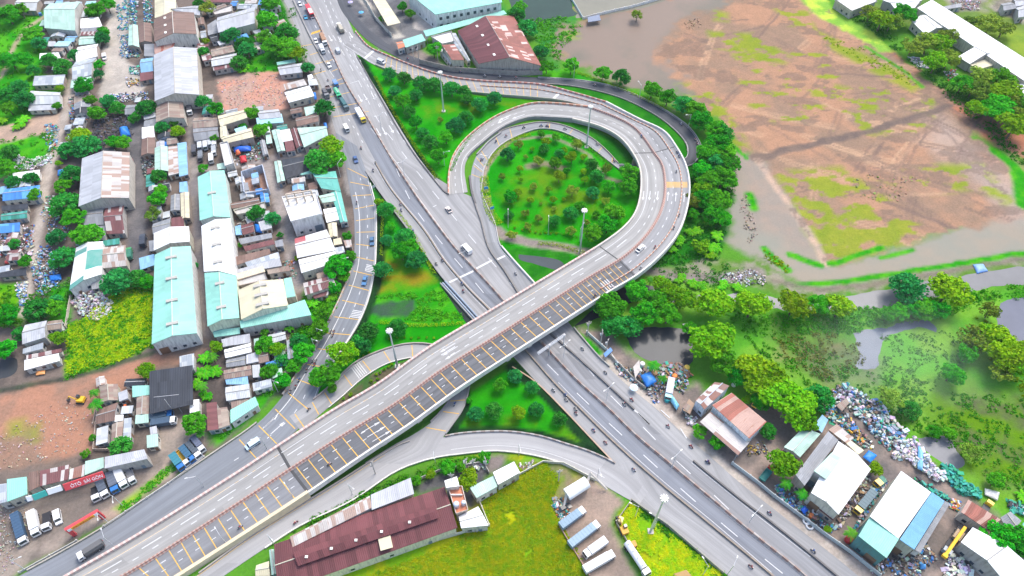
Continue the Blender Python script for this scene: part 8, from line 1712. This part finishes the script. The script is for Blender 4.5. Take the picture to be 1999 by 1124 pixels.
# ================================================================== SMOKE AND HAZE
def volume(name, mn, mx, dens, col, ball=False, label=None):
    if ball: o = MB().ball((0, 0, 0), 1, 1, 1, 16, 10).build(name, None or [bpy.data.materials.new(name)], smooth=True); o.location = ((mn[0] + mx[0]) / 2, (mn[1] + mx[1]) / 2, (mn[2] + mx[2]) / 2); o.scale = ((mx[0] - mn[0]) / 2, (mx[1] - mn[1]) / 2, (mx[2] - mn[2]) / 2)
    else: o = MB().box(mn[0], mx[0], mn[1], mx[1], mn[2], mx[2]).build(name, [bpy.data.materials.new(name)])
    m = o.data.materials[0]; m.use_nodes = True; n = m.node_tree.nodes; n.clear(); out = n.new("ShaderNodeOutputMaterial"); v = n.new("ShaderNodeVolumePrincipled"); v.inputs["Color"].default_value = col + (1,); v.inputs["Density"].default_value = dens; v.inputs["Anisotropy"].default_value = 0.0; m.node_tree.links.new(v.outputs[0], out.inputs["Volume"])
    if ball:
        tc = n.new("ShaderNodeTexCoord"); gr = n.new("ShaderNodeTexGradient"); gr.gradient_type = 'SPHERICAL'; no = n.new("ShaderNodeTexNoise"); no.inputs["Scale"].default_value = 2.2; no.inputs["Detail"].default_value = 4
        m1 = n.new("ShaderNodeMath"); m1.operation = 'MULTIPLY'; m2 = n.new("ShaderNodeMath"); m2.operation = 'MULTIPLY'; m2.inputs[1].default_value = dens; k = m.node_tree.links.new
        k(tc.outputs["Object"], gr.inputs[0]); k(tc.outputs["Object"], no.inputs["Vector"]); k(gr.outputs["Fac"], m1.inputs[0]); k(no.outputs["Fac"], m1.inputs[1]); k(m1.outputs[0], m2.inputs[0]); k(m2.outputs[0], v.inputs["Density"])
    return tag(o, label, None, None, 'stuff')
HAZE = .00005
if HAZE: volume("haze", (-900, -250, -1.2), (900, 1100, H + 6), HAZE, (.86, .90, 1.0), label="thin pale haze over the whole view")
q = P(1745, 735, 0); volume("smoke", (q.x - 38, q.y - 22, -6), (q.x + 40, q.y + 34, 16), .028, (.9, .9, .92), True, "faint smoke drifting over the marsh")
# ================================================================== LABELS
LM = [("long mint warehouse", 340, 590), ("white warehouse row", 430, 490), ("large grey gabled warehouse", 343, 148), ("brown rusty warehouse", 340, 58), ("red rubble lot", 490, 180), ("black roofed shed", 335, 760), ("red entrance arch", 165, 1020), ("red shop sign", 160, 932), ("pink dirt lot", 100, 830), ("maroon factory", 710, 1050), ("orange rooftop terrace", 895, 972), ("dark top pond", 1060, 12), ("upper lawn lamp mast", 865, 205), ("middle loop lamp mast", 1146, 275),
      ("lower lawn lamp mast", 1133, 480), ("bridge lamp mast", 774, 705), ("grass triangle lamp mast", 1275, 1030), ("rusty factory", 965, 90), ("white office building", 905, 15), ("dark shore pond", 1290, 675), ("big rounded tree", 1395, 672), ("rust striped house", 1440, 800), ("white scrapyard roof", 1640, 935), ("big white and blue hall", 1750, 1005), ("yellow crane boom", 1860, 1055), ("white rubbish bags", 1790, 885), ("sea green heap", 1880, 950), ("blue creek", 1700, 660), ("tall white framed house", 590, 395), ("red striped shed roof", 615, 480), ("cream factory roof", 515, 600),
      ("big blue tarp", 238, 250), ("white rag heap", 180, 598), ("lush grass lot", 215, 660), ("rust patched warehouse", 205, 355), ("green striped shed roof", 168, 520), ("courtyard house", 460, 240), ("roofless brick shell", 495, 355), ("loop yellow bars", 1322, 362), ("big white van", 911, 492), ("white car on the loop", 1248, 489), ("red bus", 605, 26), ("bottom lot box trucks", 1130, 1030), ("highway sign gantry", 1077, 672), ("dark slip road bend", 1362, 295), ("bright hedge bed", 955, 400), ("lower triangular lawn", 1010, 800), ("curved ramp cars", 718, 510), ("twin pipes", 900, 590), ("brown lawn patch", 790, 545), ("sandy lane", 70, 480), ("blue roofed shed", 42, 378), ("tan yard", 235, 130), ("van lot", 405, 300), ("roadside palm awnings", 640, 240), ("yellow barred ramp", 960, 172), ("white flood wall", 1220, 20), ("bare brown field", 1560, 220), ("canal tarp", 1915, 522), ("right pond", 1975, 630), ("long white row", 1900, 75), ("crossing white wing", 1910, 110), ("turning road crossing", 697, 727), ("bridge joint", 585, 940), ("green tank truck", 660, 183), ("silver blue van", 498, 866), ("teal green roof", 635, 353), ("top drum stacks", 245, 60), ("black sack heaps", 200, 260), ("mixing drum", 1127, 953), ("service road curve", 1000, 862), ("steel fence palms", 1550, 950), ("lower village houses", 455, 700), ("patched maroon house", 620, 557), ("left grey sheds", 70, 660), ("upper left green", 50, 90), ("mud island", 1462, 420), ("riverside scrap yard", 1290, 740), ("highway painted point", 1255, 815), ("lower right tents", 1970, 1020), ("right meadow bushes", 1960, 690)]
ORD = ["", "second ", "third ", "fourth ", "fifth ", "sixth ", "seventh ", "eighth ", "ninth ", "tenth ", "eleventh ", "twelfth ", "thirteenth ", "fourteenth "]
from collections import defaultdict
bk = defaultdict(list)
for o, look, cat, px in THINGS:
    l = min(LM, key=lambda l: math.hypot(l[1] - px[0], l[2] - px[1])); dx, dy = px[0] - l[1], px[1] - l[2]
    dr = ("right of" if dx > 0 else "left of") if abs(dx) > abs(dy) else ("in front of" if dy > 0 else "behind"); bk[(look, l[0], dr)].append((math.hypot(dx, dy), o))
for (look, l, dr), v in bk.items():
    v.sort(key=lambda t: t[0])
    for i, (_, o) in enumerate(v): o["label"] = f"{look}, {ORD[min(i, 13)]}{'nearest' if len(v) > 1 else 'standing' if o['category'] not in ('person', 'motorbike') else 'riding'} {dr} the {l}" if True else ""
for o in bpy.data.objects:
    if o.parent: 
        if "category" in o: del o["category"]
